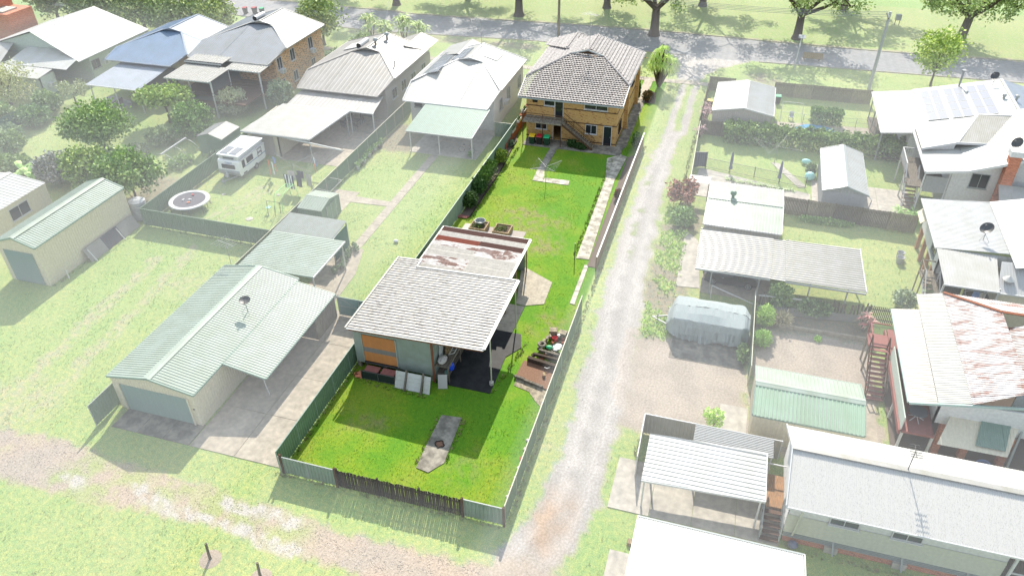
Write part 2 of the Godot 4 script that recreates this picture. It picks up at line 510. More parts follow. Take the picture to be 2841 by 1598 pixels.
# walls of a box, each a mesh; skip holds the sides to leave out (n = far, s = towards +z, e, w)
func walls(parent: Node, x0: float, x1: float, y0: float, y1: float, z0: float, z1: float, m: Material, pitch := 0.0, skip := "") -> void:
	var f := {"s": [V(x0, y0, z1), V(x1, y0, z1), V(x1, y1, z1), V(x0, y1, z1)], "n": [V(x1, y0, z0), V(x0, y0, z0), V(x0, y1, z0), V(x1, y1, z0)],
		"e": [V(x1, y0, z1), V(x1, y0, z0), V(x1, y1, z0), V(x1, y1, z1)], "w": [V(x0, y0, z0), V(x0, y0, z1), V(x0, y1, z1), V(x0, y1, z0)]}
	for k in f:
		if skip.contains(k): continue
		var b := B.new()
		if pitch > 0: sheet(b, f[k], pitch, 0.02, 0.6)
		else:
			var d: Vector3 = {"s": V(0, 0, -0.12), "n": V(0, 0, 0.12), "e": V(-0.12, 0, 0), "w": V(0.12, 0, 0)}[k]
			b.prism(f[k], d)
		part(parent, "wall", b, m)

# horizontal lapped boards on a face that looks towards +z or, with along_z, towards -x / +x
func boards(parent: Node, a: Vector3, c: Vector3, y1: float, face: Vector3, m: Material, pitch := 0.18) -> void:
	var k := maxi(1, int(round((y1 - a.y) / pitch)))
	var p := (y1 - a.y) / k
	for j in k:
		var b := B.new()
		var lo := V(0, j * p, 0)
		var hi := V(0, (j + 1) * p, 0)
		b.q(a + lo + face * 0.06, a + hi + face * 0.008, c + hi + face * 0.008, c + lo + face * 0.06)
		b.q(a + lo, a + lo + face * 0.06, c + lo + face * 0.06, c + lo)
		part(parent, "weatherboard", b, m)

func window(parent: Node, p: Vector3, w: float, h: float, face: Vector3, fm: Material, lights := 2, sill := true, glass: Material = null) -> Node:
	var r := Vector3.UP.cross(face).normalized()
	var bs := Basis(r, Vector3.UP, face)
	var b := B.new()
	var t := 0.05
	b.box(p + Vector3.UP * (h / 2 - t / 2) + face * 0.03, V(w, t, 0.08), bs); b.box(p - Vector3.UP * (h / 2 - t / 2) + face * 0.03, V(w, t, 0.08), bs)
	for k in lights + 1:
		var x := -w / 2 + t / 2 + (w - t) * k / lights
		b.box(p + r * x + face * 0.03, V(t if k == 0 or k == lights else t * 0.8, h - 2 * t, 0.076), bs)
	var o := part(parent, "window", b, fm)
	for k in lights:
		part(o, "pane", B.new().box(p + r * (-w / 2 + t + (w - 2 * t) * (k + 0.5) / lights) + face * 0.012, V((w - 2 * t) / lights - 0.02, h - 2 * t, 0.02), bs), glass if glass else M.glass)
	if sill: part(o, "sill", B.new().box(p - Vector3.UP * (h / 2 + 0.04) + face * 0.06, V(w + 0.1, 0.07, 0.14), bs), fm)
	return o

func door(parent: Node, p: Vector3, w: float, h: float, face: Vector3, fm: Material, dm: Material) -> Node:   # p = middle of the threshold
	var r := Vector3.UP.cross(face).normalized()
	var bs := Basis(r, Vector3.UP, face)
	var o := part(parent, "door", B.new().box(p + Vector3.UP * h / 2 + face * 0.015, V(w, h, 0.03), bs), dm)
	var b := B.new()
	for s in [-1, 1]: b.box(p + r * (w / 2 + 0.03) * s + Vector3.UP * (h / 2) + face * 0.03, V(0.06, h, 0.08), bs)
	b.box(p + Vector3.UP * (h + 0.03) + face * 0.03, V(w + 0.12, 0.06, 0.08), bs)
	part(o, "frame", b, fm)
	part(o, "handle", B.new().box(p + r * (w / 2 - 0.09) + Vector3.UP * 1.0 + face * 0.06, V(0.04, 0.14, 0.06), bs), M.steel)
	return o

func roller_door(parent: Node, p: Vector3, w: float, h: float, face: Vector3, m: Material, called := "roller_door") -> Node:
	var r := Vector3.UP.cross(face).normalized()
	var b := B.new()
	var k := int(h / 0.09)
	for j in k:
		var y0 := h * j / k
		var y1 := h * (j + 1) / k
		b.q(p - r * w / 2 + V(0, y0, 0) + face * 0.02, p - r * w / 2 + V(0, (y0 + y1) / 2, 0) + face * 0.05, p + r * w / 2 + V(0, (y0 + y1) / 2, 0) + face * 0.05, p + r * w / 2 + V(0, y0, 0) + face * 0.02)
		b.q(p - r * w / 2 + V(0, (y0 + y1) / 2, 0) + face * 0.05, p - r * w / 2 + V(0, y1, 0) + face * 0.02, p + r * w / 2 + V(0, y1, 0) + face * 0.02, p + r * w / 2 + V(0, (y0 + y1) / 2, 0) + face * 0.05)
	return part(parent, called, b, m)

func post(parent: Node, p: Vector3, h: float, w: float, m: Material, called := "post") -> MeshInstance3D:
	return part(parent, called, B.new().box(p + V(0, h / 2, 0), V(w, h, w)), m)

# a shed with a gable roof whose ridge runs along x or z
func gable_shed(called: String, label: String, x0: float, x1: float, z0: float, z1: float, he: float, hr: float, along: String, rm: Material, wm: Material, pitch := 0.25, over := 0.15, trim: Material = null, cap := true, category := "shed") -> Node3D:
	var t := thing(called, label, category, V((x0 + x1) / 2, 0, (z0 + z1) / 2))
	var xm := (x0 + x1) / 2
	var zm := (z0 + z1) / 2
	var a := x0 + over
	var c := x1 - over
	var d := z0 + over
	var f := z1 - over
	if along == "z":
		part(t, "wall", sheet(B.new(), [V(c, 0, f), V(c, 0, d), V(c, he - 0.04, d), V(c, he - 0.04, f)], pitch, 0.02), wm)
		part(t, "wall", sheet(B.new(), [V(a, 0, d), V(a, 0, f), V(a, he - 0.04, f), V(a, he - 0.04, d)], pitch, 0.02), wm)
		for z in [d, f]: part(t, "wall", sheet(B.new(), [V(a, 0, z), V(c, 0, z), V(c, he - 0.03, z), V(xm, hr - 0.06, z), V(a, he - 0.03, z)], pitch, 0.02), wm)
		roof(t, [V(x1, he, z1), V(x1, he, z0), V(xm, hr, z0), V(xm, hr, z1)], rm, pitch, 0.035)
		roof(t, [V(x0, he, z0), V(x0, he, z1), V(xm, hr, z1), V(xm, hr, z0)], rm, pitch, 0.035)
		if cap: part(t, "ridge_cap", B.new().box(V((xm + 0.13), hr + 0.03, zm), V(0.32, 0.03, z1 - z0 + 0.04), Basis(Vector3.BACK, -atan2(hr - he, x1 - xm))).box(V((xm - 0.13), hr + 0.03, zm), V(0.32, 0.03, z1 - z0 + 0.04), Basis(Vector3.BACK, atan2(hr - he, x1 - xm))), trim if trim and trim != M.trim_green else rm)
		if trim:
			for x in [x0, x1]: edge(t, "gutter", [V(x, he - 0.04, z0), V(x, he - 0.04, z1)], 0.10, 0.10, trim)
			for z in [z0, z1]: edge(t, "barge", [V(x0, he - 0.02, z), V(xm, hr - 0.02, z), V(x1, he - 0.02, z)], 0.07, 0.15, trim)
	else:
		for z in [d, f]: part(t, "wall", sheet(B.new(), [V(a, 0, z), V(c, 0, z), V(c, he - 0.04, z), V(a, he - 0.04, z)], pitch, 0.02), wm)
		for x in [a, c]: part(t, "wall", sheet(B.new(), [V(x, 0, d), V(x, 0, f), V(x, he - 0.03, f), V(x, hr - 0.06, zm), V(x, he - 0.03, d)], pitch, 0.02), wm)
		roof(t, [V(x0, he, z1), V(x1, he, z1), V(x1, hr, zm), V(x0, hr, zm)], rm, pitch, 0.035)
		roof(t, [V(x1, he, z0), V(x0, he, z0), V(x0, hr, zm), V(x1, hr, zm)], rm, pitch, 0.035)
		if cap: part(t, "ridge_cap", B.new().box(V(xm, hr + 0.03, zm + 0.13), V(x1 - x0 + 0.04, 0.03, 0.32), Basis(Vector3.RIGHT, atan2(hr - he, z1 - zm))).box(V(xm, hr + 0.03, zm - 0.13), V(x1 - x0 + 0.04, 0.03, 0.32), Basis(Vector3.RIGHT, -atan2(hr - he, z1 - zm))), rm)
		if trim:
			for z in [z0, z1]: edge(t, "gutter", [V(x0, he - 0.04, z), V(x1, he - 0.04, z)], 0.10, 0.10, trim)
			for x in [x0, x1]: edge(t, "barge", [V(x, he - 0.02, z0), V(x, hr - 0.02, zm), V(x, he - 0.02, z1)], 0.07, 0.15, trim)
	return t

# a hipped roof with a small gable at the rear end of its ridge; the rear slope runs on below the side eaves
func dutch_roof(t: Node, x0: float, x1: float, hs: float, zc: float, hr: float, zr: float, h: float, zn: float, zf: float, m: Material, trim: Material, pitch := 0.3, rib := 0.02, inset := 0.0) -> void:
	var xm := (x0 + x1) / 2
	var s := (h - hs) / (x1 - xm)
	var g := 0.42                                                    # height of the small gable
	var hw := g / s
	var zb := zc + (zn - zc) * (h - g - hs) / (h - hs) if false else zn
	roof(t, [V(x1, hs, zc), V(x1, hs, zf), V(xm, h, zf), V(xm, h, zn + 0.35), V(xm + hw, h - g, zb + 0.25)], m, pitch, rib)
	roof(t, [V(x0, hs, zf), V(x0, hs, zc), V(xm - hw, h - g, zb + 0.25), V(xm, h, zn + 0.35), V(xm, h, zf)], m, pitch, rib)
	roof(t, [V(x0 + inset, hr, zr), V(x1 - inset, hr, zr), V(x1, hs, zc), V(xm + hw, h - g, zb), V(xm - hw, h - g, zb), V(x0, hs, zc)], m, pitch, rib)
	part(t, "gablet", B.new().prism([V(xm - hw, h - g, zb), V(xm + hw, h - g, zb), V(xm, h, zb)], V(0, 0, -0.05)), trim)
	part(t, "gable_wall", B.new().prism([V(x0 + 0.3, hs - 0.05, zf + 0.3), V(x1 - 0.3, hs - 0.05, zf + 0.3), V(xm, h - 0.1, zf + 0.3)], V(0, 0, 0.1)), trim)
	edge(t, "hip_cap", [V(x1, hs + 0.05, zc), V(xm + hw, h - g + 0.05, zb)], 0.22, 0.05, trim)
	edge(t, "hip_cap", [V(x0, hs + 0.05, zc), V(xm - hw, h - g + 0.05, zb)], 0.22, 0.05, trim)
	edge(t, "ridge_cap", [V(xm, h + 0.04, zn + 0.35), V(xm, h + 0.04, zf)], 0.22, 0.05, trim)
	edge(t, "barge", [V(xm - hw, h - g + 0.02, zb + 0.25), V(xm, h + 0.02, zn + 0.38), V(xm + hw, h - g + 0.02, zb + 0.25)], 0.10, 0.10, trim)
	edge(t, "gutter", [V(x0 + inset, hr - 0.06, zr + 0.03), V(x1 - inset, hr - 0.06, zr + 0.03)], 0.12, 0.12, trim)
	edge(t, "gutter", [V(x1 + 0.03, hs - 0.06, zc), V(x1 + 0.03, hs - 0.06, zf)], 0.12, 0.12, trim)
	edge(t, "gutter", [V(x0 - 0.03, hs - 0.06, zc), V(x0 - 0.03, hs - 0.06, zf)], 0.12, 0.12, trim)
	edge(t, "barge", [V(x1 - inset, hr, zr), V(x1, hs, zc)], 0.08, 0.14, trim)
	edge(t, "barge", [V(x0 + inset, hr, zr), V(x0, hs, zc)], 0.08, 0.14, trim)
	edge(t, "barge", [V(x0, hs, zf), V(xm, h, zf), V(x1, hs, zf)], 0.08, 0.14, trim)

# ---------------------------------------------------------------- fences
func steel_fence(label: String, a: Vector3, b: Vector3, h: float, m: Material, rail: Material, called := "steel_fence", group := "") -> Node3D:
	var t := thing(called, label, "fence", a, group)
	var d := b - a
	var n := maxi(1, int(round(d.length() / 2.38)))
	var l := d.length() / n
	var key := "panel %.2f %.2f" % [l, h]
	if not shared.has(key):
		shared[key] = [sheet(B.new(), [V(0.03, 0.06, 0), V(l - 0.03, 0.06, 0), V(l - 0.03, h - 0.05, 0), V(0.03, h - 0.05, 0)], 0.24, 0.035, 0.35).mesh(),
			B.new().box(V(l / 2, h - 0.025, 0.012), V(l, 0.05, 0.055)).mesh(), B.new().box(V(0, h / 2, 0.012), V(0.055, h + 0.02, 0.07)).mesh()]
	var turn := -atan2(d.z, d.x)
	for k in n + 1:
		var p := d.normalized() * l * k
		if k < n:
			var o := inst(t, "panel", shared[key][0], m, p)
			o.rotation.y = turn
			var r := inst(t, "rail", shared[key][1], rail, p)
			r.rotation.y = turn
		var q := inst(t, "post", shared[key][2], rail, p)
		q.rotation.y = turn
	return t

# palings nailed to rails; each_one makes every paling a part of its own
func paling_fence(label: String, a: Vector3, b: Vector3, h: float, mats: Array, each_one := false, gap := 0.012, group := "") -> Node3D:
	var t := thing("paling_fence", label, "fence", a, group)
	var d := b - a
	var u := d.normalized()
	var turn := -atan2(d.z, d.x)
	var n := maxi(1, int(round(d.length() / 2.4)))
	var l := d.length() / n
	if each_one:
		var k := int(d.length() / 0.115)
		var w := d.length() / k
		for j in 3:
			if not shared.has("paling%d %.3f" % [j, w]): shared["paling%d %.3f" % [j, w]] = B.new().box(V(0, (h + j * 0.02) / 2 - 0.02, 0), V(w - 0.012 - 0.004 * j, h + j * 0.02, 0.018)).mesh()
		for j in k:
			var o := inst(t, "paling", shared["paling%d %.3f" % [rng.randi() % 3, w]], mats[rng.randi() % mats.size()], u * w * (j + 0.5) + V(0, rng.randf_range(-0.05, 0.03), 0.03 + rng.randf_range(-0.004, 0.004)))
			o.rotation = V(0, turn, rng.randf_range(-0.012, 0.012))
	else:
		for k in n:
			var bm := B.new()
			var c := int(l / 0.13)
			for j in c: bm.box(V((j + 0.5) * l / c, h / 2 + rng.randf_range(-0.03, 0.02), 0.03 + rng.randf_range(-0.005, 0.005)), V(l / c - gap, h, 0.018))
			var o := inst(t, "paling_bay", bm.mesh(), mats[k % mats.size()], u * l * k)
			o.rotation.y = turn
	for k in n:
		for y in [0.35, h - 0.35]:
			var o := inst(t, "rail", B.new().box(V(l / 2, y, -0.03), V(l, 0.08, 0.05)).mesh(), mats[0], u * l * k)
			o.rotation.y = turn
	for k in n + 1: inst(t, "post", B.new().box(V(0, h / 2, -0.06), V(0.1, h, 0.1)).mesh(), mats[0], u * l * k)
	return t

# ---------------------------------------------------------------- plants
func leaf_dir() -> Vector3:
	return Vector3(rng.randf_range(-1, 1), rng.randf_range(-1, 1), rng.randf_range(-1, 1)).normalized()

var leaf_veil_gain := 1.0  # above one, paints a white veil into the leaf colours
func tone(c1: Color, c2: Color) -> Color:
	var k := rng.randf()
	var g := rng.randf_range(0.75, 1.2)
	var c := c1.lerp(c2, k * k) * leaf_veil_gain
	return Color(c.r * g, c.g * g, c.b * g)

func clump(b: B, p: Vector3, r: float, n: int, size: float, c1: Color, c2: Color, narrow := 0.4) -> void:
	for k in n:
		var d := leaf_dir()
		var at := p + d * r * sqrt(rng.randf())
		var dir := (d * 0.7 + leaf_dir() + Vector3.UP * 0.15).normalized()
		var side := dir.cross(leaf_dir()).normalized()
		b.col = tone(c1, c2)
		var s := size * rng.randf_range(0.7, 1.35)
		b.leaf(at, dir, side, s, s * narrow)

# a tree: trunk with limbs that reach into the clumps of its crown
func tree(called: String, label: String, p: Vector3, fork: float, ch: float, r: Vector3, clumps: int, per: int, size: float, c1: Color, c2: Color, tr := 0.14, sd := 1, opts := {}) -> Node3D:
	rng.seed = sd
	var t := thing(called, label, opts.get("category", "tree"), p, opts.get("group", ""))
	var tb := B.new()
	var lean: Vector3 = opts.get("lean", Vector3.ZERO)
	var top := p + lean * fork + V(0, fork, 0)
	tb.tube([p - V(0, 0.1, 0), p + V(0, fork * 0.35, 0) + lean * fork * 0.3 + V(rng.randf_range(-0.1, 0.1), 0, 0.05), top], [tr * 1.35, tr, tr * 0.85], 8)
	var cb := B.new()
	var centre := p + V(0, ch, 0) + lean * ch
	var cr: float = opts.get("clump", minf(r.x, minf(r.y, r.z)) * 0.42)
	var hollow: float = opts.get("hollow", 0.45)
	var limbs: int = opts.get("limbs", 6)
	var flat: float = opts.get("flat", 0.0)
	for k in clumps:
		var d := leaf_dir()
		if d.y < -flat and flat > 0: d.y = -d.y * 0.3
		var q := centre + d * r * lerpf(hollow, 0.92, sqrt(rng.randf()))
		clump(cb, q, cr * rng.randf_range(0.7, 1.2), per, size, c1, c2, opts.get("narrow", 0.4))
		if k < limbs:
			var mid := top.lerp(q, 0.5) + V(rng.randf_range(-0.3, 0.3), rng.randf_range(0.0, 0.4), rng.randf_range(-0.3, 0.3)) * r.y * 0.3
			tb.tube([top - V(0, 0.15, 0), mid, q], [tr * 0.6, tr * 0.4, tr * 0.12], 5)
	part(t, "trunk", tb, opts.get("bark", M.bark))
	part(t, "crown", cb, M.leaf)
	return t

func bush(called: String, label: String, p: Vector3, r: Vector3, n: int, size: float, c1: Color, c2: Color, sd := 1, opts := {}) -> Node3D:
	rng.seed = sd
	var t := thing(called, label, opts.get("category", "bush"), p, opts.get("group", ""))
	var b := B.new()
	for k in n:
		var d := leaf_dir()
		if d.y < 0: d.y *= 0.7
		var rr := sqrt(rng.randf_range(0.25, 1.0)) * (1.0 + 0.18 * sin(d.x * 7.0 + sd) * cos(d.z * 6.0 + sd * 2))
		var at := p + V(0, r.y, 0) + d * r * rr
		if at.y < p.y + 0.02: continue
		var dir := (d * 0.8 + leaf_dir() + Vector3.UP * 0.2).normalized()
		b.col = tone(c1, c2)
		var s := size * rng.randf_range(0.7, 1.35)
		b.leaf(at, dir, dir.cross(leaf_dir()).normalized(), s, s * opts.get("narrow", 0.4))
	var st := B.new()
	for k in 5:
		var d := V(rng.randf_range(-0.5, 0.5) * r.x, r.y * 1.2, rng.randf_range(-0.5, 0.5) * r.z)
		st.tube([p, p + d * 0.6, p + d], [0.04, 0.03, 0.015], 4)
	part(t, "stem", st, M.bark)
	part(t, "foliage", b, M.leaf)
	return t

func hedge(called: String, label: String, x0: float, x1: float, h: float, z0: float, z1: float, n: int, size: float, c1: Color, c2: Color, sd: int, wob := 0.25) -> Node3D:
	rng.seed = sd
	var t := thing(called, label, "hedge", V((x0 + x1) / 2, 0, (z0 + z1) / 2))
	var f := noise(sd, 0.35, 3)
	var b := B.new()
	for k in n:
		var x := rng.randf_range(x0, x1)
		var z := rng.randf_range(z0, z1)
		var hh := h + f.get_noise_2d(x * 3, z * 3) * wob * 2.0
		var y := hh * (1.0 - pow(rng.randf(), 2.2))
		if rng.randf() < 0.45: y = hh - rng.randf() * 0.15
		elif rng.randf() < 0.6: z = (z1 if rng.randf() < 0.75 else z0) + rng.randf_range(-0.12, 0.12)
		z += f.get_noise_2d(x * 4, y * 4) * wob
		var dir := (leaf_dir() + Vector3.UP * 0.4).normalized()
		b.col = tone(c1, c2)
		var s := size * rng.randf_range(0.7, 1.35)
		b.leaf(V(x, maxf(y, 0.03), z), dir, dir.cross(leaf_dir()).normalized(), s, s * 0.42)
	var st := B.new()
	var sx := x0 + 0.3
	while sx < x1:
		st.tube([V(sx, 0, (z0 + z1) / 2), V(sx + 0.1, h * 0.85, (z0 + z1) / 2 + 0.1)], [0.05, 0.02], 4)
		sx += 0.7
	part(t, "stem", st, M.bark)
	part(t, "foliage", b, M.leaf)
	return t

# rosettes of strap leaves on stems (palms, cordylines, yuccas)
func rosette(b: B, p: Vector3, n: int, l: float, w: float, c1: Color, c2: Color, droop := 0.5, up := 0.5) -> void:
	for k in n:
		var a := rng.randf() * TAU
		var e := rng.randf_range(-0.25, 1.0) * up
		var d := V(cos(a), e, sin(a)).normalized()
		var side := d.cross(Vector3.UP).normalized()
		var ll := l * rng.randf_range(0.75, 1.15)
		var m := p + d * ll * 0.55
		var tip := m + (d - V(0, droop * 1.4, 0)).normalized() * ll * 0.5
		b.col = tone(c1, c2)
		b.q(p - side * w * 0.3, p + side * w * 0.3, m + side * w, m - side * w)
		b.tri(m - side * w, m + side * w, tip)

func strap_plant(called: String, label: String, p: Vector3, stems: Array, n: int, l: float, w: float, c1: Color, c2: Color, sd: int, opts := {}) -> Node3D:
	rng.seed = sd
	var t := thing(called, label, opts.get("category", "plant"), p, opts.get("group", ""))
	var tb := B.new()
	var b := B.new()
	var tr: float = opts.get("tr", 0.06)
	for s in stems:
		var q: Vector3 = p + s
		tb.tube([p - V(0, 0.05, 0), p.lerp(q, 0.5) + V(0, -0.05, 0), q], [tr * 1.3, tr, tr * 0.8], 6)
		rosette(b, q, n, l, w, c1, c2, opts.get("droop", 0.5), opts.get("up", 0.8))
	part(t, "trunk", tb, opts.get("bark", M.bark_pale))
	part(t, "crown", b, M.leaf)
	return t

# ---------------------------------------------------------------- slabs
var paved := []
# a slab poured in bays with open joints
func bays(called: String, x0: float, x1: float, z0: float, z1: float, nx: int, nz: int, m: Material, h: float, label: String, category: String) -> void:
	paved.append(Rect2(x0, z0, x1 - x0, z1 - z0))
	var t := Node3D.new()
	t.name = numbered(called)
	add_child(t)
	t.set_meta("kind", "structure"); t.set_meta("label", label); t.set_meta("category", category)
	base_of[t] = Vector3.ZERO
	rng.seed = int(absf(x0 * 31 + z0 * 7))
	for i in nx:
		for j in nz:
			var a := lerpf(x0, x1, float(i) / nx) + 0.015
			var b := lerpf(x0, x1, float(i + 1) / nx) - 0.015
			var c := lerpf(z0, z1, float(j) / nz) + 0.015
			var d := lerpf(z0, z1, float(j + 1) / nz) - 0.015
			part(t, "slab_bay", B.new().bb(a, b, -0.05, h + rng.randf_range(-0.006, 0.006), c, d), m)
func slab(called: String, pts: Array, m: Material, h := 0.05, label := "", category := "") -> MeshInstance3D:   # pts: [x, z] convex
	var w := []
	var bb := Rect2(pts[0][0], pts[0][1], 0, 0)
	for p in pts:
		w.append(V(p[0], -0.05, p[1])); bb = bb.expand(Vector2(p[0], p[1]))
	paved.append(bb)
	return struct(called, B.new().prism(w, V(0, h + 0.05, 0)), m, label, category)
func rect(x0: float, x1: float, z0: float, z1: float) -> Array: return [[x0, z0], [x1, z0], [x1, z1], [x0, z1]]

# ---------------------------------------------------------------- the ground, one continuous sheet cut where its cover changes
var fa: FastNoiseLite
var fb: FastNoiseLite
var fc: FastNoiseLite
func pl(table: Array, z: float) -> float:                            # piecewise linear: [[z, value], ...] with falling z
	for k in table.size() - 1:
		if z >= table[k + 1][0]:
			return lerpf(table[k][1], table[k + 1][1], clampf((z - table[k][0]) / (table[k + 1][0] - table[k][0]), 0, 1))
	return table[-1][1]
var lane_l := [[-22.0, -9.2], [-24.4, -8.8], [-25.8, -8.2], [-27.5, -7.5], [-30.0, -7.25], [-33.4, -7.25], [-40.2, -7.4], [-47.3, -7.75], [-55.0, -8.05], [-62, -8.2], [-70, -8.1], [-77, -7.7], [-83, -7.2], [-90, -7.2]]
var lane_r := [[-22.0, -8.6], [-23.8, -5.8], [-26.5, -4.35], [-29.2, -3.95], [-35, -4.0], [-41.2, -4.0], [-46, -4.4], [-52, -4.75], [-60.3, -5.1], [-70.7, -5.6], [-78, -5.7], [-83, -5.3], [-90, -5.3]]
var street_n := [[-110.0, -92.0], [-106.8, -54.8]]
func street_near(x: float) -> float:
	if x < -55: return -107.2 - (-55 - x) * 0.07
	if x < -30: return -107.2 - (x + 55) * 0.075
	if x < 0: return -109.0 + (x + 30) * 0.028
	return -108.2 - x * 0.02
func street_far(x: float) -> float:
	if x < -55: return -117.4 - (-55 - x) * 0.03
	return -117.6 + 0.6 * sin(x * 0.09)
func strip(x: float, a: float, b: float, s: float) -> float: return smoothstep(a - s, a + s, x) * (1.0 - smoothstep(b - s, b + s, x))
func patch(x: float, z: float, cx: float, cz: float, rx: float, rz: float) -> float:
	return 1.0 - smoothstep(0.35, 1.1, sqrt(pow((x - cx) / rx, 2) + pow((z - cz) / rz, 2)))
func track(x: float, z: float, a: Vector2, b: Vector2, w: float) -> float:
	var p := Vector2(x, z)
	var d := b - a
	var t := clampf((p - a).dot(d) / d.length_squared(), 0, 1)
	return 1.0 - smoothstep(0.3 * w, w, (a + d * t).distance_to(p))

# returns the kind of cover; gcol is set to its colour (linear)
var gcol := Color()
func cover(x: float, z: float) -> int:                               # 0 grass, 1 lot lawn, 2 lane gravel, 3 dirt, 4 street, 5 gravel yard
	var a := fa.get_noise_2d(x, z)                                   # broad
	var b := fb.get_noise_2d(x, z)                                   # middling
	var c := fc.get_noise_2d(x, z)                                   # fine
	var wx := x + b * 0.45 + c * 0.3
	var wz := z + fb.get_noise_2d(x + 90, z + 40) * 0.45 + c * 0.3
	# the subject's own lawn
	if x > -23.45 and x < -9.0 and z < -26.2 and z > -98.4:
		var straw := clampf(0.55 * patch(wx, wz, -16.5, -59.5, 4.5, 3.2) + 0.6 * patch(wx, wz, -14.2, -55.6, 2.2, 2.4) + 0.45 * patch(wx, wz, -11.0, -45.0, 1.8, 2.4) + 0.35 * patch(wx, wz, -20, -31.5, 2.6, 1.2) + 0.3 * patch(wx, wz, -12.5, -29.5, 1.6, 2.2), 0, 1)
		straw = clampf(straw * (0.6 + 1.6 * c + 1.0 * b) + 0.16 * a + 0.3 * maxf(b - 0.1, 0.0), 0.0, 0.85)
		var g := Color(0.150, 0.345, 0.004).lerp(Color(0.30, 0.41, 0.012), clampf(0.45 + 1.0 * a + 0.9 * b, 0, 1))
		gcol = g.lerp(Color(0.37, 0.31, 0.15), straw)
		return 1
	var lush := clampf(0.5 + 0.7 * a + 0.5 * b, 0, 1)
	var g := Color(0.60, 0.62, 0.27).lerp(Color(0.46, 0.59, 0.205), lush)  # white veil mixed into the grass colour outside the lot
	var kind := 0
	# straw and wheel tracks on the open lawns
	var straw := maxf(track(wx, wz, Vector2(-45.2, -27), Vector2(-46.4, -44), 0.9), 0.8 * track(wx, wz, Vector2(-42.4, -28), Vector2(-44.2, -46.6), 0.9))
	straw = maxf(straw, 0.9 * maxf(track(wx, wz, Vector2(-46.6, -50.5), Vector2(-44.4, -59), 0.45), track(wx, wz, Vector2(-45.2, -50.5), Vector2(-43.4, -59), 0.4)))
	straw = maxf(straw, 0.55 * patch(wx, wz, -41, -41.5, 3.0, 2.5))
	straw = maxf(straw, 0.7 * patch(wx, wz, -44, -26.5, 4.0, 3.0))
	straw = maxf(straw, 0.6 * strip(wx, -9.0, -7.2, 0.5) * strip(-z, 26.0, 82.0, 1.0) * (0.3 + b))
	straw = clampf(straw * (0.75 + 1.2 * c + 0.6 * b), 0, 0.85)
	g = g.lerp(Color(0.66, 0.58, 0.40), straw)
	# the verge beside the car shed: weeds and bare earth
	var bare := clampf(strip(wx, -4.6, -1.2, 0.6) * strip(-z, 44.0, 67.0, 2.0) * (0.55 + 1.6 * b), 0, 1)
	bare = maxf(bare, strip(wx, 3.7, 12.5, 0.4) * strip(-wz, 48.6, 51.5, 0.3))
	bare = maxf(bare, 0.9 * patch(wx, wz, 3.0, -101.0, 3.4, 4.0) * (0.7 + b))
	bare = maxf(bare, 0.8 * strip(wx, -60.0, -28.0, 3.0) * strip(-wz, 105.2, 107.5, 0.8) * (0.9 + b))
	bare = maxf(bare, 0.9 * strip(wx, -56.5, -51.5, 0.5) * strip(-wz, 51.0, 58.0, 0.8))
	bare = maxf(bare, 0.95 * strip(wx, -37.3, -33.4, 0.3) * strip(-wz, 69.6, 76.5, 0.4))
	g = g.lerp(Color(0.46, 0.37, 0.30), clampf(bare, 0, 1))
	# gravel yard behind the sheds
	var yard := maxf(strip(wx, -4.2, 3.75, 0.25) * strip(-wz, 35.6, 46.6 + 0.3 * x, 0.4), strip(wx, 4.0, 12.4, 0.2) * strip(-wz, 36.0, 49.0, 0.25))
	if yard > 0.5: kind = 5
	g = g.lerp(Color(0.62, 0.55, 0.47).lerp(Color(0.54, 0.48, 0.41), clampf(0.5 + b * 2.0, 0, 1)), yard)
	# lane
	var l := pl(lane_l, z)
	var r := pl(lane_r, z)
	var la := strip(wx, l, r, 0.22) * strip(-z, 21.5, 83.0, 0.6)
	if z < -80:
		la = maxf(la, strip(x + b * 0.2, -7.35, -6.5, 0.12) * strip(-z, 82.0, 97.4, 0.3)); la = maxf(la, strip(x + b * 0.25, -5.75, -4.95, 0.12) * strip(-z, 82.0, 97.4, 0.3))
		var mouth := (-z - 98.8) / 9.0
		if mouth > 0 and mouth < 1.25: la = maxf(la, strip(wx, -8.2 - pow(maxf(mouth - 0.55, 0), 2) * 8.0, -4.9 + pow(clampf(mouth, 0, 1), 2.0) * 5.5, 0.2))
	if la > 0.5: kind = 2
	var tuft := clampf(strip(wx, (l + r) / 2 - 0.5, (l + r) / 2 + 0.1, 0.2) * strip(-z, 55.0, 71.0, 1.0) * (b * 4.0 - 0.7), 0, 0.9)
	var stone := Color(0.64, 0.62, 0.595).lerp(Color(0.55, 0.53, 0.51), clampf(0.5 + a + b, 0, 1)).lerp(Color(0.60, 0.45, 0.33), clampf(patch(wx, wz, -6.1, -27.2, 1.5, 3.6) * (0.6 + b), 0, 1))
	stone = stone.lerp(Color(0.62, 0.55, 0.48), 0.7 * track(wx, wz, Vector2(-4.4, -38.0), Vector2(-4.6, -46.0), 0.8))
	var rut := absf(fposmod((wx - l) / maxf(r - l, 0.5), 1.0) - 0.5)
	stone = stone * (1.0 + 0.16 * smoothstep(0.12, 0.2, rut) * (1.0 - smoothstep(0.28, 0.36, rut)) - 0.10 * (1.0 - smoothstep(0.04, 0.12, rut)) * (0.5 + b))
	g = g.lerp(stone, la).lerp(Color(0.40, 0.50, 0.22), tuft)
	# dirt track
	var near := -21.15 + 0.3 * sin(x * 0.3)
	var far := -23.9 - 0.5 * smoothstep(-24, -40, x) + 0.5 * smoothstep(-24.0, -18.0, x)
	var di := strip(-wz, -near, -far, 0.3) * (1.0 - smoothstep(-9.5, -6.5, x)) * smoothstep(-50, -42, x + 8 * b)
	di = maxf(di, patch(wx, wz, -7.0, -23.0, 3.2, 2.2))
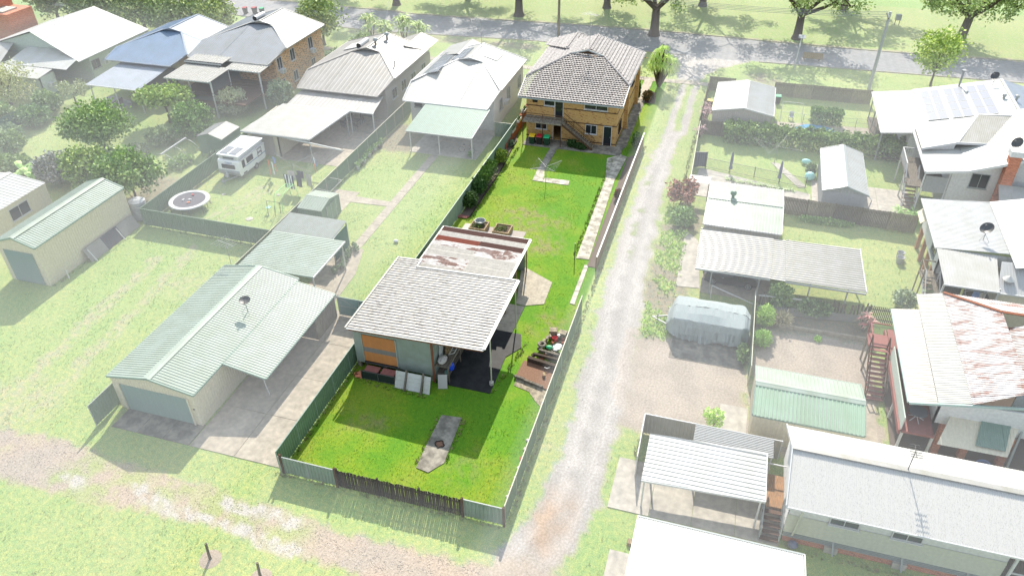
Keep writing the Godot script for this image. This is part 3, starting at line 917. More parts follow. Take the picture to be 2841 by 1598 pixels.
	var grassy := clampf(strip(wx, -36.5, -19.5, 1.5) * (0.7 + 1.6 * b + 0.8 * c), 0, 1) * 0.85
	if di > 0.5 and kind != 2: kind = 3
	var earth := Color(0.66, 0.545, 0.43).lerp(Color(0.58, 0.51, 0.435), clampf(0.5 + a * 1.2 + b, 0, 1))
	g = g.lerp(earth, di * (1.0 - grassy))
	var white := maxf(track(wx, wz, Vector2(-31.0, -22.3), Vector2(-26.6, -21.7), 0.75), track(wx, wz, Vector2(-25.8, -21.8), Vector2(-19.6, -21.3), 0.55))
	white = maxf(white, maxf(track(wx, wz, Vector2(-25.0, -23.2), Vector2(-20.6, -23.0), 0.6), patch(wx, wz, -35.2, -21.9, 1.0, 0.7)))
	white = clampf(white * (0.75 + 1.3 * c + 1.2 * b), 0, 0.9)
	g = g.lerp(Color(0.74, 0.70, 0.67), white)
	if white > 0.5: kind = 3
	# street
	var st := smoothstep(street_near(x) + 0.25, street_near(x) - 0.25, wz) * smoothstep(street_far(x) - 0.25, street_far(x) + 0.25, wz)
	if st > 0.5: kind = 4
	g = g.lerp(Color(0.33, 0.335, 0.345).lerp(Color(0.38, 0.37, 0.365), clampf(0.5 + a + b, 0, 1)), st)
	# litter along the far kerb
	g = g.lerp(Color(0.60, 0.47, 0.38), clampf(strip(-wz, -street_far(x), -street_far(x) + 0.9, 0.4) * (0.5 + b), 0, 0.8))
	# leaf litter in the park
	if z < -119: g = g.lerp(Color(0.62, 0.60, 0.36), clampf(0.25 + 0.9 * c, 0, 0.6))
	gcol = g
	return kind

func make_ground() -> void:
	fa = noise(5, 0.045, 3); fb = noise(6, 0.33, 3); fc = noise(7, 1.1, 2)
	var x0 := -112.0
	var z0 := -140.0
	var st := 0.25
	var nx := int((44.0 - x0) / st)
	var nz := int((-14.0 - z0) / st)
	var fd := noise(8, 0.9, 2)
	var vs := PackedVector3Array()
	var cs := PackedColorArray()
	var ks := PackedByteArray()
	vs.resize((nx + 1) * (nz + 1)); cs.resize(vs.size()); ks.resize(vs.size())
	var k := 0
	for j in nz + 1:
		var z := z0 + j * st
		for i in nx + 1:
			var x := x0 + i * st
			ks[k] = cover(x, z)
			cs[k] = gcol
			vs[k] = Vector3(x, 0.012 * fd.get_noise_2d(x, z) if ks[k] != 4 else 0.0, z)
			k += 1
	var idx := []
	for m in 6: idx.append(PackedInt32Array())
	for j in nz:
		for i in nx:
			var a := j * (nx + 1) + i
			var t: PackedInt32Array = idx[ks[a]]
			t.append(a); t.append(a + 1); t.append(a + nx + 2); t.append(a); t.append(a + nx + 2); t.append(a + nx + 1)
			idx[ks[a]] = t
	var info := [["ground", "grass_whitened", "mown grass with a white veil painted into its colour, around the houses and in the park", "grass"], ["lawn", "lawn", "vivid green lawn of the fenced brick house", "lawn"], ["gravel_lane", "gravel", "pale grey gravel lane curving beside the fenced lot", "lane"],
		["dirt_track", "gravel", "brown dirt track with white gravel patches behind the garage", "track"], ["street", "asphalt", "grey asphalt street in front of the houses", "street"], ["gravel_yard", "gravel", "brown gravel yard around the covered caravan", "yard"]]
	for m in 6:
		var used := PackedInt32Array()
		var map := {}
		var v := PackedVector3Array()
		var c := PackedColorArray()
		for a in idx[m]:
			var p = map.get(a)
			if p == null:
				p = v.size(); map[a] = p
				v.append(vs[a]); c.append(cs[a])
			used.append(p)
		var nn := PackedVector3Array()
		nn.resize(v.size()); nn.fill(Vector3.UP)
		var ar := []
		ar.resize(Mesh.ARRAY_MAX)
		ar[Mesh.ARRAY_VERTEX] = v; ar[Mesh.ARRAY_NORMAL] = nn; ar[Mesh.ARRAY_COLOR] = c; ar[Mesh.ARRAY_INDEX] = used
		var me := ArrayMesh.new()
		me.add_surface_from_arrays(Mesh.PRIMITIVE_TRIANGLES, ar)
		var o := inst(self, info[m][0], me, M[info[m][1]], Vector3.ZERO, "structure")
		o.set_meta("label", info[m][2]); o.set_meta("category", info[m][3])
	# the land beyond, to the horizon
	var b := B.new()
	b.col = Color(0.45, 0.60, 0.22)  # same whitened grass tone, veil included
	var o := -0.02
	b.q(V(-900, o, -900), V(900, o, -900), V(900, o, z0 + 0.2), V(-900, o, z0 + 0.2)); b.q(V(-900, o, -14.2), V(900, o, -14.2), V(900, o, 500), V(-900, o, 500))
	b.q(V(-900, o, z0), V(x0 + 0.2, o, z0), V(x0 + 0.2, o, -14), V(-900, o, -14)); b.q(V(43.8, o, z0), V(900, o, z0), V(900, o, -14), V(43.8, o, -14))
	struct("terrain", b, M.grass_whitened, "grassland with a white veil painted into its colour, reaching to the horizon", "terrain")

func _ready() -> void:
	# ---- camera
	var yaw := deg_to_rad(-17.4)
	var pit := deg_to_rad(35.95)
	var roll := deg_to_rad(-0.9)
	var fw := V(sin(yaw) * cos(pit), -sin(pit), -cos(yaw) * cos(pit))
	var rt := V(cos(yaw), 0, sin(yaw))
	var up := rt.cross(fw)
	var cam := Camera3D.new()
	cam.name = "camera"
	cam.fov = 41.13; cam.far = 2000.0; cam.near = 0.1
	add_child(cam)
	cam.transform = Transform3D(Basis(rt * cos(roll) + up * sin(roll), up * cos(roll) - rt * sin(roll), -fw), V(0, 37, 0))
	cam.current = true
	# ---- sky, exposure
	var sky := ProceduralSkyMaterial.new()
	sky.sky_top_color = Color(0.57, 0.625, 0.69); sky.sky_horizon_color = Color(0.83, 0.845, 0.865); sky.sky_curve = 0.14
	sky.ground_bottom_color = Color(0.35, 0.38, 0.30); sky.ground_horizon_color = Color(0.70, 0.76, 0.80)
	var env := Environment.new()
	env.background_mode = Environment.BG_SKY
	env.sky = Sky.new(); env.sky.sky_material = sky
	env.background_energy_multiplier = 1.35
	env.tonemap_mode = Environment.TONE_MAPPER_LINEAR
	env.tonemap_exposure = 1.97
	env.volumetric_fog_enabled = true; env.volumetric_fog_density = 0.0
	env.sdfgi_enabled = true; env.ssao_enabled = true; env.ssil_enabled = true
	var we := WorldEnvironment.new()
	we.name = "world_environment"; we.environment = env
	add_child(we)
	# ---- sun
	var sun := DirectionalLight3D.new()
	sun.name = "sun"
	sun.light_energy = 1.35; sun.light_color = Color(1.0, 0.97, 0.92); sun.light_angular_distance = 0.5; sun.shadow_enabled = true
	add_child(sun)
	sun.look_at_from_position(Vector3.ZERO, V(0.27, -1.0, 1.28), Vector3.UP)
	rng.seed = 1
	make_textures()
	make_materials()
	make_ground()
	print("ground ", Time.get_ticks_msec())
	slabs()
	main_house()
	main_shed()
	main_yard()
	print("lot ", Time.get_ticks_msec())
	leaf_veil_gain = 1.9  # foliage outside the lot brightened to carry the painted veil
	west_side()
	print("west ", Time.get_ticks_msec())
	east_side()
	print("east ", Time.get_ticks_msec())
	far_side()
	tufts()
	added_veil()
	print("done ", Time.get_ticks_msec())

func slabs() -> void:
	# the fenced lot
	slab("patio", rect(-22.0, -11.1, -76.95, -74.8), M.concrete_dark, 0.06, "dark stained concrete apron behind the brick house", "patio")
	bays("side_path", -11.95, -10.85, -91.0, -76.96, 1, 6, M.concrete_dark, 0.06, "stained concrete path along the brick house side", "path")
	slab("garden_path", [[-11.1, -75.2], [-10.3, -74.79], [-10.62, -69.3], [-10.06, -54.45], [-11.16, -54.35], [-11.55, -69.0], [-12.3, -73.9]], M.concrete_stained, 0.055, "long pale concrete strip beside the gravel bed", "path")
	slab("centre_path", rect(-18.8, -18.02, -74.79, -69.3), M.concrete_dark, 0.05, "short concrete path from the patio to the clothesline", "path")
	slab("clothesline_pad", [[-18.78, -69.29], [-18.0, -69.29], [-17.7, -68.2], [-17.6, -67.02], [-18.65, -67.02]], M.concrete_stained, 0.05, "white concrete pad at the clothesline", "path")
	slab("clothesline_step", [[-17.59, -67.9], [-15.0, -68.0], [-14.9, -67.0], [-17.59, -67.02]], M.concrete_stained, 0.045, "white concrete strip crossing the lawn by the clothesline", "path")
	slab("shed_apron", [[-15.4, -52.0], [-12.26, -50.3], [-12.15, -47.25], [-13.63, -46.6], [-14.3, -46.7]], M.concrete_tan, 0.05, "pale stained concrete apron beside the rusty shed", "path")
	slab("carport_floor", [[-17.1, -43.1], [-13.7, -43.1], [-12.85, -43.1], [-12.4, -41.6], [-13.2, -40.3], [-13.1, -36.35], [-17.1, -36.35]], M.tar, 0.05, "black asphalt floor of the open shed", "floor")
	slab("carport_slab", rect(-15.2, -13.55, -46.5, -43.11), M.concrete, 0.06, "grey concrete slab beside the shed", "path")
	slab("back_slab", [[-15.58, -33.5], [-14.18, -33.63], [-13.98, -30.5], [-13.92, -29.65], [-14.6, -28.66], [-15.46, -28.8], [-15.55, -30.4]], M.concrete_dark, 0.05, "isolated weathered concrete slab in the rear lawn", "slab")
	slab("drain_strip", [[-10.25, -53.55], [-9.9, -53.53], [-9.82, -47.85], [-10.2, -47.9]], M.concrete_stained, 0.05, "narrow concrete drain strip near the gate gap", "drain")
	slab("garden_bed", [[-23.35, -78.0], [-22.85, -75.6], [-22.8, -73.7], [-22.45, -69.35], [-22.4, -58.5], [-23.35, -58.5]], M.mulch, 0.04, "bark mulch bed along the green fence", "garden bed")
	slab("pebble_bed", [[-10.25, -74.7], [-9.3, -76.0], [-9.15, -53.4], [-10.0, -53.4]], M.mulch, 0.05, "dark pebble bed beside the brown side fence", "garden bed")
	slab("pebble_pad", rect(-22.4, -16.5, -57.3, -51.7), M.pebbles, 0.03, "pebbled pad behind the rusty shed", "garden bed")
	slab("front_path", rect(-12.0, -10.9, -97.8, -91.0), M.concrete, 0.05, "concrete path to the front of the brick house", "path")
	# neighbours
	bays("garage_drive", -36.3, -30.3, -28.3, -26.4, 3, 1, M.concrete_dark, 0.04, "stained concrete apron before the double garage", "driveway")
	bays("side_drive", -30.25, -23.65, -42.0, -26.4, 2, 4, M.concrete, 0.045, "long concrete driveway between the garage and the green fence", "driveway")
	slab("curved_path", [[-31.7, -50.9], [-29.6, -50.6], [-28.6, -47.0], [-28.4, -42.05], [-31.7, -42.05]], M.concrete, 0.035, "concrete path beside the flat green carport", "path")
	bays("yard_path", -30.85, -29.95, -69.8, -50.5, 1, 9, M.concrete, 0.04, "straight concrete path up the long lawn", "path")
	slab("branch_path", [[-35.4, -59.2], [-30.86, -59.1], [-30.86, -58.2], [-34.8, -58.0]], M.concrete, 0.036, "short concrete path to the garden shed", "path")
	slab("shed_pad", rect(-37.3, -34.6, -60.0, -56.3), M.concrete, 0.034, "concrete pad beside the little garden shed", "path")
	bays("patio_floor", -33.4, -25.7, -77.4, -69.85, 3, 2, M.concrete_pale, 0.06, "pale concrete floor under the mint green patio roof", "patio")
	bays("carport_drive", -46.3, -38.6, -77.0, -64.5, 3, 3, M.concrete, 0.04, "concrete floor under the corrugated carport", "driveway")
	slab("car_drive", [[-2.6, -61.6], [-1.3, -60.0], [-0.5, -52.8], [-2.4, -52.6]], M.concrete_pale, 0.045, "pale concrete strip beside the green roofed shed", "driveway")
	slab("car_floor", rect(-0.45, 5.0, -58.2, -52.3), M.concrete, 0.05, "concrete floor beneath the parked black car", "floor")
	slab("pool_deck", [[-3.0, -68.4], [8.3, -67.6], [8.3, -71.5], [-2.6, -74.4]], M.concrete_pale, 0.05, "pale deck around the small blue pool", "deck")
	bays("boat_pad", 8.4, 17.4, -74.6, -67.6, 3, 2, M.concrete_pale, 0.05, "pale concrete drive beside the grey shed", "driveway")
	slab("pavers", [[4.5, -88.4], [15.3, -89.2], [15.2, -85.6], [4.6, -85.3]], M.concrete, 0.05, "tan paving around the hidden pool", "paving")
	bays("carport_pad", -3.5, 6.2, -33.2, -29.2, 4, 1, M.concrete_pale, 0.05, "pale concrete pad under the white carport", "driveway")
	slab("shed_step", rect(2.2, 4.0, -39.75, -37.4), M.concrete_pale, 0.06, "square concrete pad beside the green shed", "path")
	slab("lane_pad", rect(-2.8, -1.45, -26.4, -23.0), M.concrete_pale, 0.05, "small concrete pad beside the white roof at the lane", "path")
	slab("green_shed_path", rect(10.7, 12.1, -42.8, -38.4), M.concrete, 0.05, "stained concrete path between green shed and stilt house", "path")
	bays("footpath", -70.0, -3.6, -98.7, -97.5, 30, 1, M.concrete, 0.04, "concrete footpath along the house fronts", "footpath")
	slab("caravan_pad", rect(-1.8, 3.5, -45.9, -43.6), M.concrete_dark, 0.03, "dark stained concrete under the covered caravan", "slab")
	slab("clothes_path", [[4.4, -77.6], [5.2, -77.6], [8.0, -73.0], [7.2, -72.6]], M.concrete_pale, 0.04, "narrow diagonal concrete path under the rotary line", "path")

# ---------------------------------------------------------------- the brick house
# courses of wavy tiles over a convex polygon, lowest course along the first edge
func tiles(b: B, pts: Array, course := 0.38, width := 0.32) -> B:
	var o: Vector3 = pts[0]
	var e: Vector3 = (pts[1] - o).normalized()
	var nn: Vector3 = Vector3.ZERO
	for k in pts.size() - 2: nn += (pts[k + 1] - o).cross(pts[k + 2] - o)
	nn = nn.normalized()
	if nn.y < 0: nn = -nn
	var up: Vector3 = nn.cross(e)
	if up.y < 0: up = -up
	var pa := []
	var pb := []
	var bmax := 0.0
	for p in pts:
		pa.append((p - o).dot(e)); pb.append((p - o).dot(up)); bmax = maxf(bmax, pb[-1])
	var rows := int(round(bmax / course))
	var ch := bmax / rows
	for r in rows:
		var lo_b := r * ch
		var ext := []
		for bb in [lo_b + 0.001, lo_b + ch - 0.001]:
			var l := 1e9
			var h := -1e9
			for k in pts.size():
				var j := (k + 1) % pts.size()
				if (pb[k] <= bb and pb[j] >= bb) or (pb[j] <= bb and pb[k] >= bb):
					var t: float = 0.0 if absf(pb[j] - pb[k]) < 1e-6 else (bb - pb[k]) / (pb[j] - pb[k])
					var x: float = lerpf(pa[k], pa[j], t)
					l = minf(l, x); h = maxf(h, x)
			ext.append([l, h])
		var off := 0.5 * width * (r % 2)
		var steps := int(ceil((maxf(ext[0][1], ext[1][1]) - minf(ext[0][0], ext[1][0])) / (width / 4))) + 1
		var x0: float = floor(minf(ext[0][0], ext[1][0]) / width) * width - off
		var last := []
		for s in steps + 8:
			var x: float = x0 + s * width / 4
			var w: float = [0.0, 0.012, 0.042, 0.03][s % 4]
			var xl := clampf(x, ext[0][0], ext[0][1])
			var xh := clampf(x, ext[1][0], ext[1][1])
			var p0: Vector3 = o + e * xl + up * (lo_b - 0.04) + nn * (w + 0.11)
			var p1: Vector3 = o + e * xh + up * (lo_b + ch) + nn * w
			var p2: Vector3 = o + e * xl + up * (lo_b - 0.04) + nn * (w + 0.085)
			if last and (p0.distance_squared_to(last[0]) > 1e-5 or p1.distance_squared_to(last[1]) > 1e-5):
				b.q(last[0], last[1], p1, p0); b.q(last[2], last[0], p0, p2)
			last = [p0, p1, p2]
	return b

func main_house() -> void:
	var t := thing("brick_house", "two storey yellow brick house with grey tiled roof and outside stair", "house", V(-17.0, 0, -83))
	var br: Material = M.brick_yellow
	# the main walls, with the open doorway at the back and the open bay at the side cut through to hollow rooms
	var cw := CSGCombiner3D.new()
	cw.name = "wall"
	t.add_child(cw, true)
	for d in [[-22.1, -12.0, 0.0, 5.1, -90.0, -76.9, 0], [-21.8, -16.0, 0.1, 2.4, -81.0, -77.15, 1], [-19.0, -18.12, 0.08, 1.97, -77.4, -76.0, 1], [-15.6, -12.25, 0.1, 2.5, -86.0, -81.5, 1], [-13.0, -11.0, 0.08, 2.45, -83.95, -82.45, 1]]:
		var bx := CSGBox3D.new()
		bx.name = "block"
		bx.size = V(d[1] - d[0], d[3] - d[2], d[5] - d[4])
		bx.position = V((d[0] + d[1]) / 2, (d[2] + d[3]) / 2, (d[4] + d[5]) / 2) - base_of[t]
		bx.material = br
		if d[6]: bx.operation = CSGShape3D.OPERATION_SUBTRACTION
		cw.add_child(bx, true)
	part(t, "upper_wall", B.new().prism([V(-22.1, 5.1, -76.95), V(-22.1, 5.12, -76.95), V(-22.1, 5.75, -79.9), V(-22.1, 5.75, -90.0), V(-22.1, 5.1, -90.0)], V(10.1, 0, 0)), br)
	part(t, "wall", B.new().bb(-22.9, -17.2, 0.0, 5.6, -92.0, -90.02), br)
	for y in [0.28, 2.38, 3.86]:
		var bd := B.new().bb(-22.13, -19.07, y - 0.045, y + 0.045, -76.92, -76.87).bb(-18.05, -11.97, y - 0.045, y + 0.045, -76.92, -76.87).bb(-12.02, -11.97, y - 0.045, y + 0.045, -82.4, -76.92).bb(-12.02, -11.97, y - 0.045, y + 0.045, -90.0, -84.0)
		part(t, "brick_band", bd, M.brick_brown)
	# rear openings
	var f := V(0, 0, 1)
	var z := -76.9
	window(t, V(-19.48, 4.35, z), 1.2, 0.72, f, M.trim_white, 1)
	window(t, V(-14.33, 4.38, z), 2.55, 0.66, f, M.trim_white, 2)
	window(t, V(-21.12, 4.5, z), 0.55, 0.55, f, M.brick_brown, 1, false)
	window(t, V(-20.4, 1.53, z), 1.3, 0.66, f, M.trim_white, 2)
	window(t, V(-14.77, 1.78, z), 1.25, 1.06, f, M.trim_white, 2)
	door(t, V(-18.4, 2.75, z), 0.85, 2.05, f, M.trim_white, M.glass)
	part(t, "door_frame", B.new().bb(-19.06, -19.0, 0.07, 2.03, z - 0.1, z + 0.05).bb(-18.12, -18.06, 0.07, 2.03, z - 0.1, z + 0.05).bb(-19.0, -18.12, 1.97, 2.03, z - 0.1, z + 0.05), M.trim_white)
	door(t, V(-12.94, 0.09, z), 0.82, 2.2, f, M.trim_white, M.glass)
	# side openings
	var e := V(1, 0, 0)
	window(t, V(-12.0, 1.6, -79.0), 1.6, 1.1, e, M.brick_brown, 2)
	window(t, V(-12.0, 4.2, -80.6), 1.5, 1.0, e, M.brick_brown, 2)
	window(t, V(-12.0, 4.2, -86.6), 1.8, 1.2, e, M.brick_brown, 2)
	part(t, "pier", B.new().bb(-11.99, -11.6, 0, 5.4, -82.2, -81.8), br)
	part(t, "pier", B.new().bb(-11.99, -11.6, 0, 5.4, -89.6, -89.2), br)
	# balcony
	var bal := part(t, "balcony", B.new().bb(-22.1, -17.7, 2.55, 2.72, -76.88, -75.2), M.stone)
	var rl := B.new()
	for y in [3.2, 3.62]:
		rl.bar(V(-22.08, y, -75.24), V(-17.72, y, -75.24), 0.05)
		rl.bar(V(-22.08, y, -75.24), V(-22.08, y, -76.85), 0.05)
	for x in [-22.08, -19.85, -17.74]: rl.bar(V(x, 2.7, -75.24), V(x, 3.62, -75.24), 0.05)
	part(bal, "railing", rl, M.timber_brown)
	for x in [-22.05, -19.8, -17.76]: post(t, V(x, 0.05, -75.24), 2.5, 0.07, M.timber_brown)
	# outside stair
	var stair := part(t, "stair", B.new().bar(V(-17.7, 2.66, -75.28), V(-14.25, 0.12, -75.28), 0.05, 0.22).bar(V(-17.7, 2.66, -76.2), V(-14.25, 0.12, -76.2), 0.05, 0.22), M.timber_brown)
	var n := 14
	for k in n:
		var u := (k + 0.5) / n
		part(stair, "tread", B.new().box(V(lerpf(-17.7, -14.25, u), lerpf(2.72, 0.2, u), -75.74), V(0.27, 0.05, 0.9)), M.stone)
	var hr := B.new()
	for zz in [-75.26, -76.24]:
		hr.bar(V(-17.7, 3.62, zz), V(-14.25, 1.05, zz), 0.05)
		hr.bar(V(-17.7, 3.2, zz), V(-14.25, 0.6, zz), 0.03)
		for u in [0.33, 0.66, 1.0]: hr.bar(V(lerpf(-17.7, -14.25, u), lerpf(2.6, 0.06, u), zz), V(lerpf(-17.7, -14.25, u), lerpf(3.62, 1.05, u), zz), 0.045)
	part(stair, "handrail", hr, M.timber_brown)
	# roof
	var x0 := -22.9
	var x1 := -11.35
	var xm := -17.15
	var hs := 5.95
	var zc := -79.7
	var h := 7.55
	var zn := -86.0
	var g := 0.45
	var hw := 1.75
	var zf := -90.7
	var hb := 7.1
	var zb := -85.1
	part(t, "roof_tiles", tiles(B.new(), [V(x0 + 0.12, 5.02, -76.1), V(x1 - 0.02, 5.02, -76.1), V(x1, hs, zc), V(xm + hw, hb, zb), V(xm - hw, hb, zb), V(x0, hs, zc)]), M.tile, "stuff")
	part(t, "roof_tiles", tiles(B.new(), [V(x1, hs, zc), V(x1, hs, zf), V(xm, h, zf), V(xm, h, zn + 0.5), V(xm + hw, hb, zb)]), M.tile, "stuff")
	part(t, "roof_tiles", tiles(B.new(), [V(x0, hs, zf), V(x0, hs, zc), V(xm - hw, hb, zb), V(xm, h, zn + 0.5), V(xm, h, zf)]), M.tile, "stuff")
	part(t, "roof_tiles", tiles(B.new(), [V(-23.5, 5.9, -92.8), V(-23.5, 5.9, -90.4), V(-20.1, 6.95, -86.8), V(-20.1, 6.95, -92.8)]), M.tile, "stuff")
	part(t, "roof_tiles", tiles(B.new(), [V(-16.7, 5.9, -90.7), V(-16.7, 5.9, -92.8), V(-20.1, 6.95, -92.8), V(-20.1, 6.95, -86.8)]), M.tile, "stuff")
	var tr: Material = M.trim_grey
	part(t, "gablet", B.new().prism([V(xm - hw, hb - 0.02, zb - 0.12), V(xm + hw, hb - 0.02, zb - 0.12), V(xm, h - 0.03, zb - 0.12)], V(0, 0, -0.06)), M.timber_brown)
	edge(t, "barge", [V(xm - hw - 0.1, hb + 0.06, zb + 0.25), V(xm, h + 0.06, zn + 0.95), V(xm + hw + 0.1, hb + 0.06, zb + 0.25)], 0.1, 0.16, tr)
	for s in [[V(x1, hs + 0.09, zc), V(xm + hw, hb + 0.09, zb)], [V(x0, hs + 0.09, zc), V(xm - hw, hb + 0.09, zb)], [V(xm, h + 0.08, zn + 0.9), V(xm, h + 0.08, zf)], [V(-20.1, 7.02, -87.2), V(-20.1, 7.02, -92.8)]]:
		var k := int(s[0].distance_to(s[1]) / 0.4)
		for j in k: part(t, "ridge_tile", B.new().tube([s[0].lerp(s[1], float(j) / k), s[0].lerp(s[1], (j + 1.08) / k)], [0.125, 0.105], 7), M.tile)
	edge(t, "gutter", [V(x0 + 0.1, 4.97, -76.0), V(x1, 4.97, -76.0)], 0.13, 0.13, tr)
	edge(t, "gutter", [V(x1 + 0.05, hs - 0.05, zc), V(x1 + 0.05, hs - 0.05, zf)], 0.12, 0.12, tr)
	edge(t, "gutter", [V(x0 - 0.05, hs - 0.05, zc), V(x0 - 0.05, hs - 0.05, zf)], 0.12, 0.12, tr)
	edge(t, "barge", [V(x1 + 0.02, 5.0, -76.1), V(x1 + 0.04, hs + 0.02, zc)], 0.07, 0.22, M.trim_white)
	edge(t, "barge", [V(x0 + 0.08, 5.0, -76.1), V(x0 - 0.04, hs + 0.02, zc)], 0.07, 0.22, M.trim_white)
	edge(t, "barge", [V(x1, hs, zf), V(xm, h, zf)], 0.08, 0.2, M.trim_white)
	part(t, "gable_wall", B.new().prism([V(-17, hs - 0.4, -90.02), V(x1 + 0.5, hs - 0.4, -90.02), V(xm, h - 0.1, -90.02)], V(0, 0, 0.06)), br)
	part(t, "eave_lining", B.new().bb(x0 + 0.15, x1 - 0.05, 4.86, 4.9, -76.88, -76.1), M.trim_white)
	# aerial on the roof
	aerial("roof_aerial", "thin television aerial above the tiled brick house roof", V(-17.3, 7.55, -86.6), 3.6, 0.4)

func aerial(called: String, label: String, p: Vector3, h: float, turn: float) -> void:
	var t := thing(called, label, "aerial", p)
	part(t, "mast", B.new().cyl(p, p + V(0, h, 0), 0.025, 6), M.steel)
	var d := V(cos(turn), 0, sin(turn))
	var s := V(-sin(turn), 0, cos(turn))
	var b := B.new()
	b.bar(p + V(0, h, 0) - d * 0.9, p + V(0, h, 0) + d * 0.9, 0.03)
	for k in 7:
		var c := p + V(0, h, 0) + d * (-0.85 + k * 0.28)
		var l := 0.85 - k * 0.07
		b.bar(c - s * l, c + s * l, 0.018)
	part(t, "antenna", b, M.steel)

# ---------------------------------------------------------------- the sheds on the lot
func main_shed() -> void:
	var t := thing("farm_shed", "large shed with flaking ivory ribbed roof and orange roller door", "shed", V(-20, 0, -40))
	# roof rises a little from the fence side to the open side; its ribs run across
	var hl := 3.88
	var hr := 4.22
	var xl := -23.3
	var xr := -13.3
	var zf := -36.0
	var zb := -44.1
	roof(t, [V(xl, hl, zb), V(xl, hl, zf), V(xr, hr, zf), V(xr, hr, zb)], M.roof_ivory, 0.3, 0.05)
	roof(t, [V(xl, hl, -45.2), V(xl, hl, zb - 0.01), V(-21.45, 3.943, zb - 0.01), V(-21.45, 3.943, -45.2)], M.roof_ivory, 0.28, 0.05)
	edge(t, "fascia", [V(xl, hl - 0.02, zf + 0.02), V(xr, hr - 0.02, zf + 0.02)], 0.16, 0.05, M.roof_white)
	edge(t, "fascia", [V(xl + 0.1, hl - 0.15, zf - 0.03), V(xr - 0.1, hr - 0.15, zf - 0.03)], 0.05, 0.14, M.rust)
	edge(t, "capping", [V(xr, hr + 0.03, zf), V(xr, hr + 0.03, zb)], 0.22, 0.06, M.roof_white)
	edge(t, "capping", [V(-21.4, 3.98, zb), V(xr, hr + 0.02, zb)], 0.1, 0.12, M.roof_white)
	edge(t, "capping", [V(-21.42, 3.98, -45.2), V(-21.42, 3.98, zb)], 0.1, 0.12, M.roof_white)
	edge(t, "gutter", [V(xl - 0.12, hl - 0.05, zf), V(xl - 0.12, hl - 0.05, -45.2)], 0.12, 0.12, M.roof_zinc)
	# walls
	var wz := -36.35
	part(t, "wall", sheet(B.new(), [V(-23.1, 0.62, wz), V(-22.45, 0.62, wz), V(-22.45, hl - 0.1, wz), V(-23.1, hl - 0.12, wz)], 0.08, 0.018, 0.3), M.wall_zinc)
	part(t, "wall", sheet(B.new(), [V(-22.45, 3.25, wz), V(-19.85, 3.25, wz), V(-19.85, 3.88, wz), V(-22.45, 3.80, wz)], 0.08, 0.018, 0.3), M.wall_zinc)
	part(t, "wall", sheet(B.new(), [V(-19.85, 0.62, wz), V(-17.2, 0.62, wz), V(-17.2, 3.95, wz), V(-19.85, 3.88, wz)], 0.08, 0.018, 0.3), M.wall_zinc)
	part(t, "wall", sheet(B.new(), [V(-23.1, 0.2, -45.0), V(-23.1, 0.2, wz), V(-23.1, hl - 0.1, wz), V(-23.1, hl - 0.1, -45.0)], 0.08, 0.018, 0.3), M.wall_zinc)
	part(t, "wall", sheet(B.new(), [V(-17.2, 0.05, -44.0), V(-17.2, 0.05, wz), V(-17.2, 3.98, wz), V(-17.2, 3.98, -44.0)], 0.08, 0.018, 0.3), M.wall_zinc)
	part(t, "wall", sheet(B.new(), [V(-23.1, 0.2, -44.0), V(-15.1, 0.2, -44.0), V(-15.1, 4.05, -44.0), V(-23.1, 3.8, -44.0)], 0.08, 0.018, 0.3), M.wall_zinc)
	part(t, "floor", B.new().bb(-23.05, -17.25, 0.6, 0.75, -43.9, -36.4), M.timber_grey)
	# roller door in three bands of fading paint
	roller_door(t, V(-21.15, 0.86, wz + 0.02), 2.55, 0.86, V(0, 0, 1), M.door_orange)
	roller_door(t, V(-21.15, 1.72, wz + 0.02), 2.55, 0.42, V(0, 0, 1), M.door_grey)
	roller_door(t, V(-21.15, 2.14, wz + 0.02), 2.55, 1.1, V(0, 0, 1), M.door_orange)
	part(t, "door_sill", B.new().bb(-22.45, -19.85, 0.72, 0.85, wz - 0.05, wz + 0.12), M.timber_dark)
	for x in [-22.46, -19.86]: part(t, "jamb", B.new().bb(x - 0.04, x + 0.04, 0.8, 3.3, wz, wz + 0.09), M.wall_zinc)
	part(t, "corner_trim", B.new().bb(-17.24, -17.12, 0.1, 3.95, wz - 0.02, wz + 0.08), M.rust)
	for x in [-23.0, -21.0, -19.4, -17.4]: post(t, V(x, 0, wz - 0.2), 0.62, 0.2, M.block, "stump")
	# carport posts
	var pp := part(t, "post", B.new().cyl(V(-13.28, 0.0, -37.25), V(-13.28, 4.1, -37.25), 0.05, 8), M.fence_cream)
	part(pp, "footing", B.new().cyl(V(-13.28, -0.02, -37.25), V(-13.28, 0.28, -37.25), 0.16, 10), M.concrete_pale)
	part(t, "post", B.new().cyl(V(-13.4, 0.05, -43.6), V(-13.4, 4.1, -43.6), 0.05, 8), M.fence_cream)
	for z in [-38.5, -41.0]: part(t, "rafter", B.new().bar(V(-17.2, 3.98, z), V(-13.35, 4.12, z), 0.08, 0.14), M.timber_grey)
	# workbench along the inner wall, with what lies on it
	var wb := thing("workbench", "long rough timber workbench under the open shed roof", "workbench", V(-16.8, 0.05, -39))
	part(wb, "top", B.new().bb(-17.12, -16.15, 1.45, 1.53, -43.5, -36.5), M.timber_grey)
	part(wb, "shelf", B.new().bb(-17.12, -16.2, 0.55, 0.61, -43.5, -36.5), M.timber_grey)
	part(wb, "apron", B.new().bb(-16.17, -16.12, 1.38, 1.53, -43.5, -36.5), M.timber_pale)
	for z in [-36.6, -38.9, -41.2, -43.4]: post(wb, V(-16.2, 0.05, z), 1.4, 0.09, M.timber_grey, "leg")
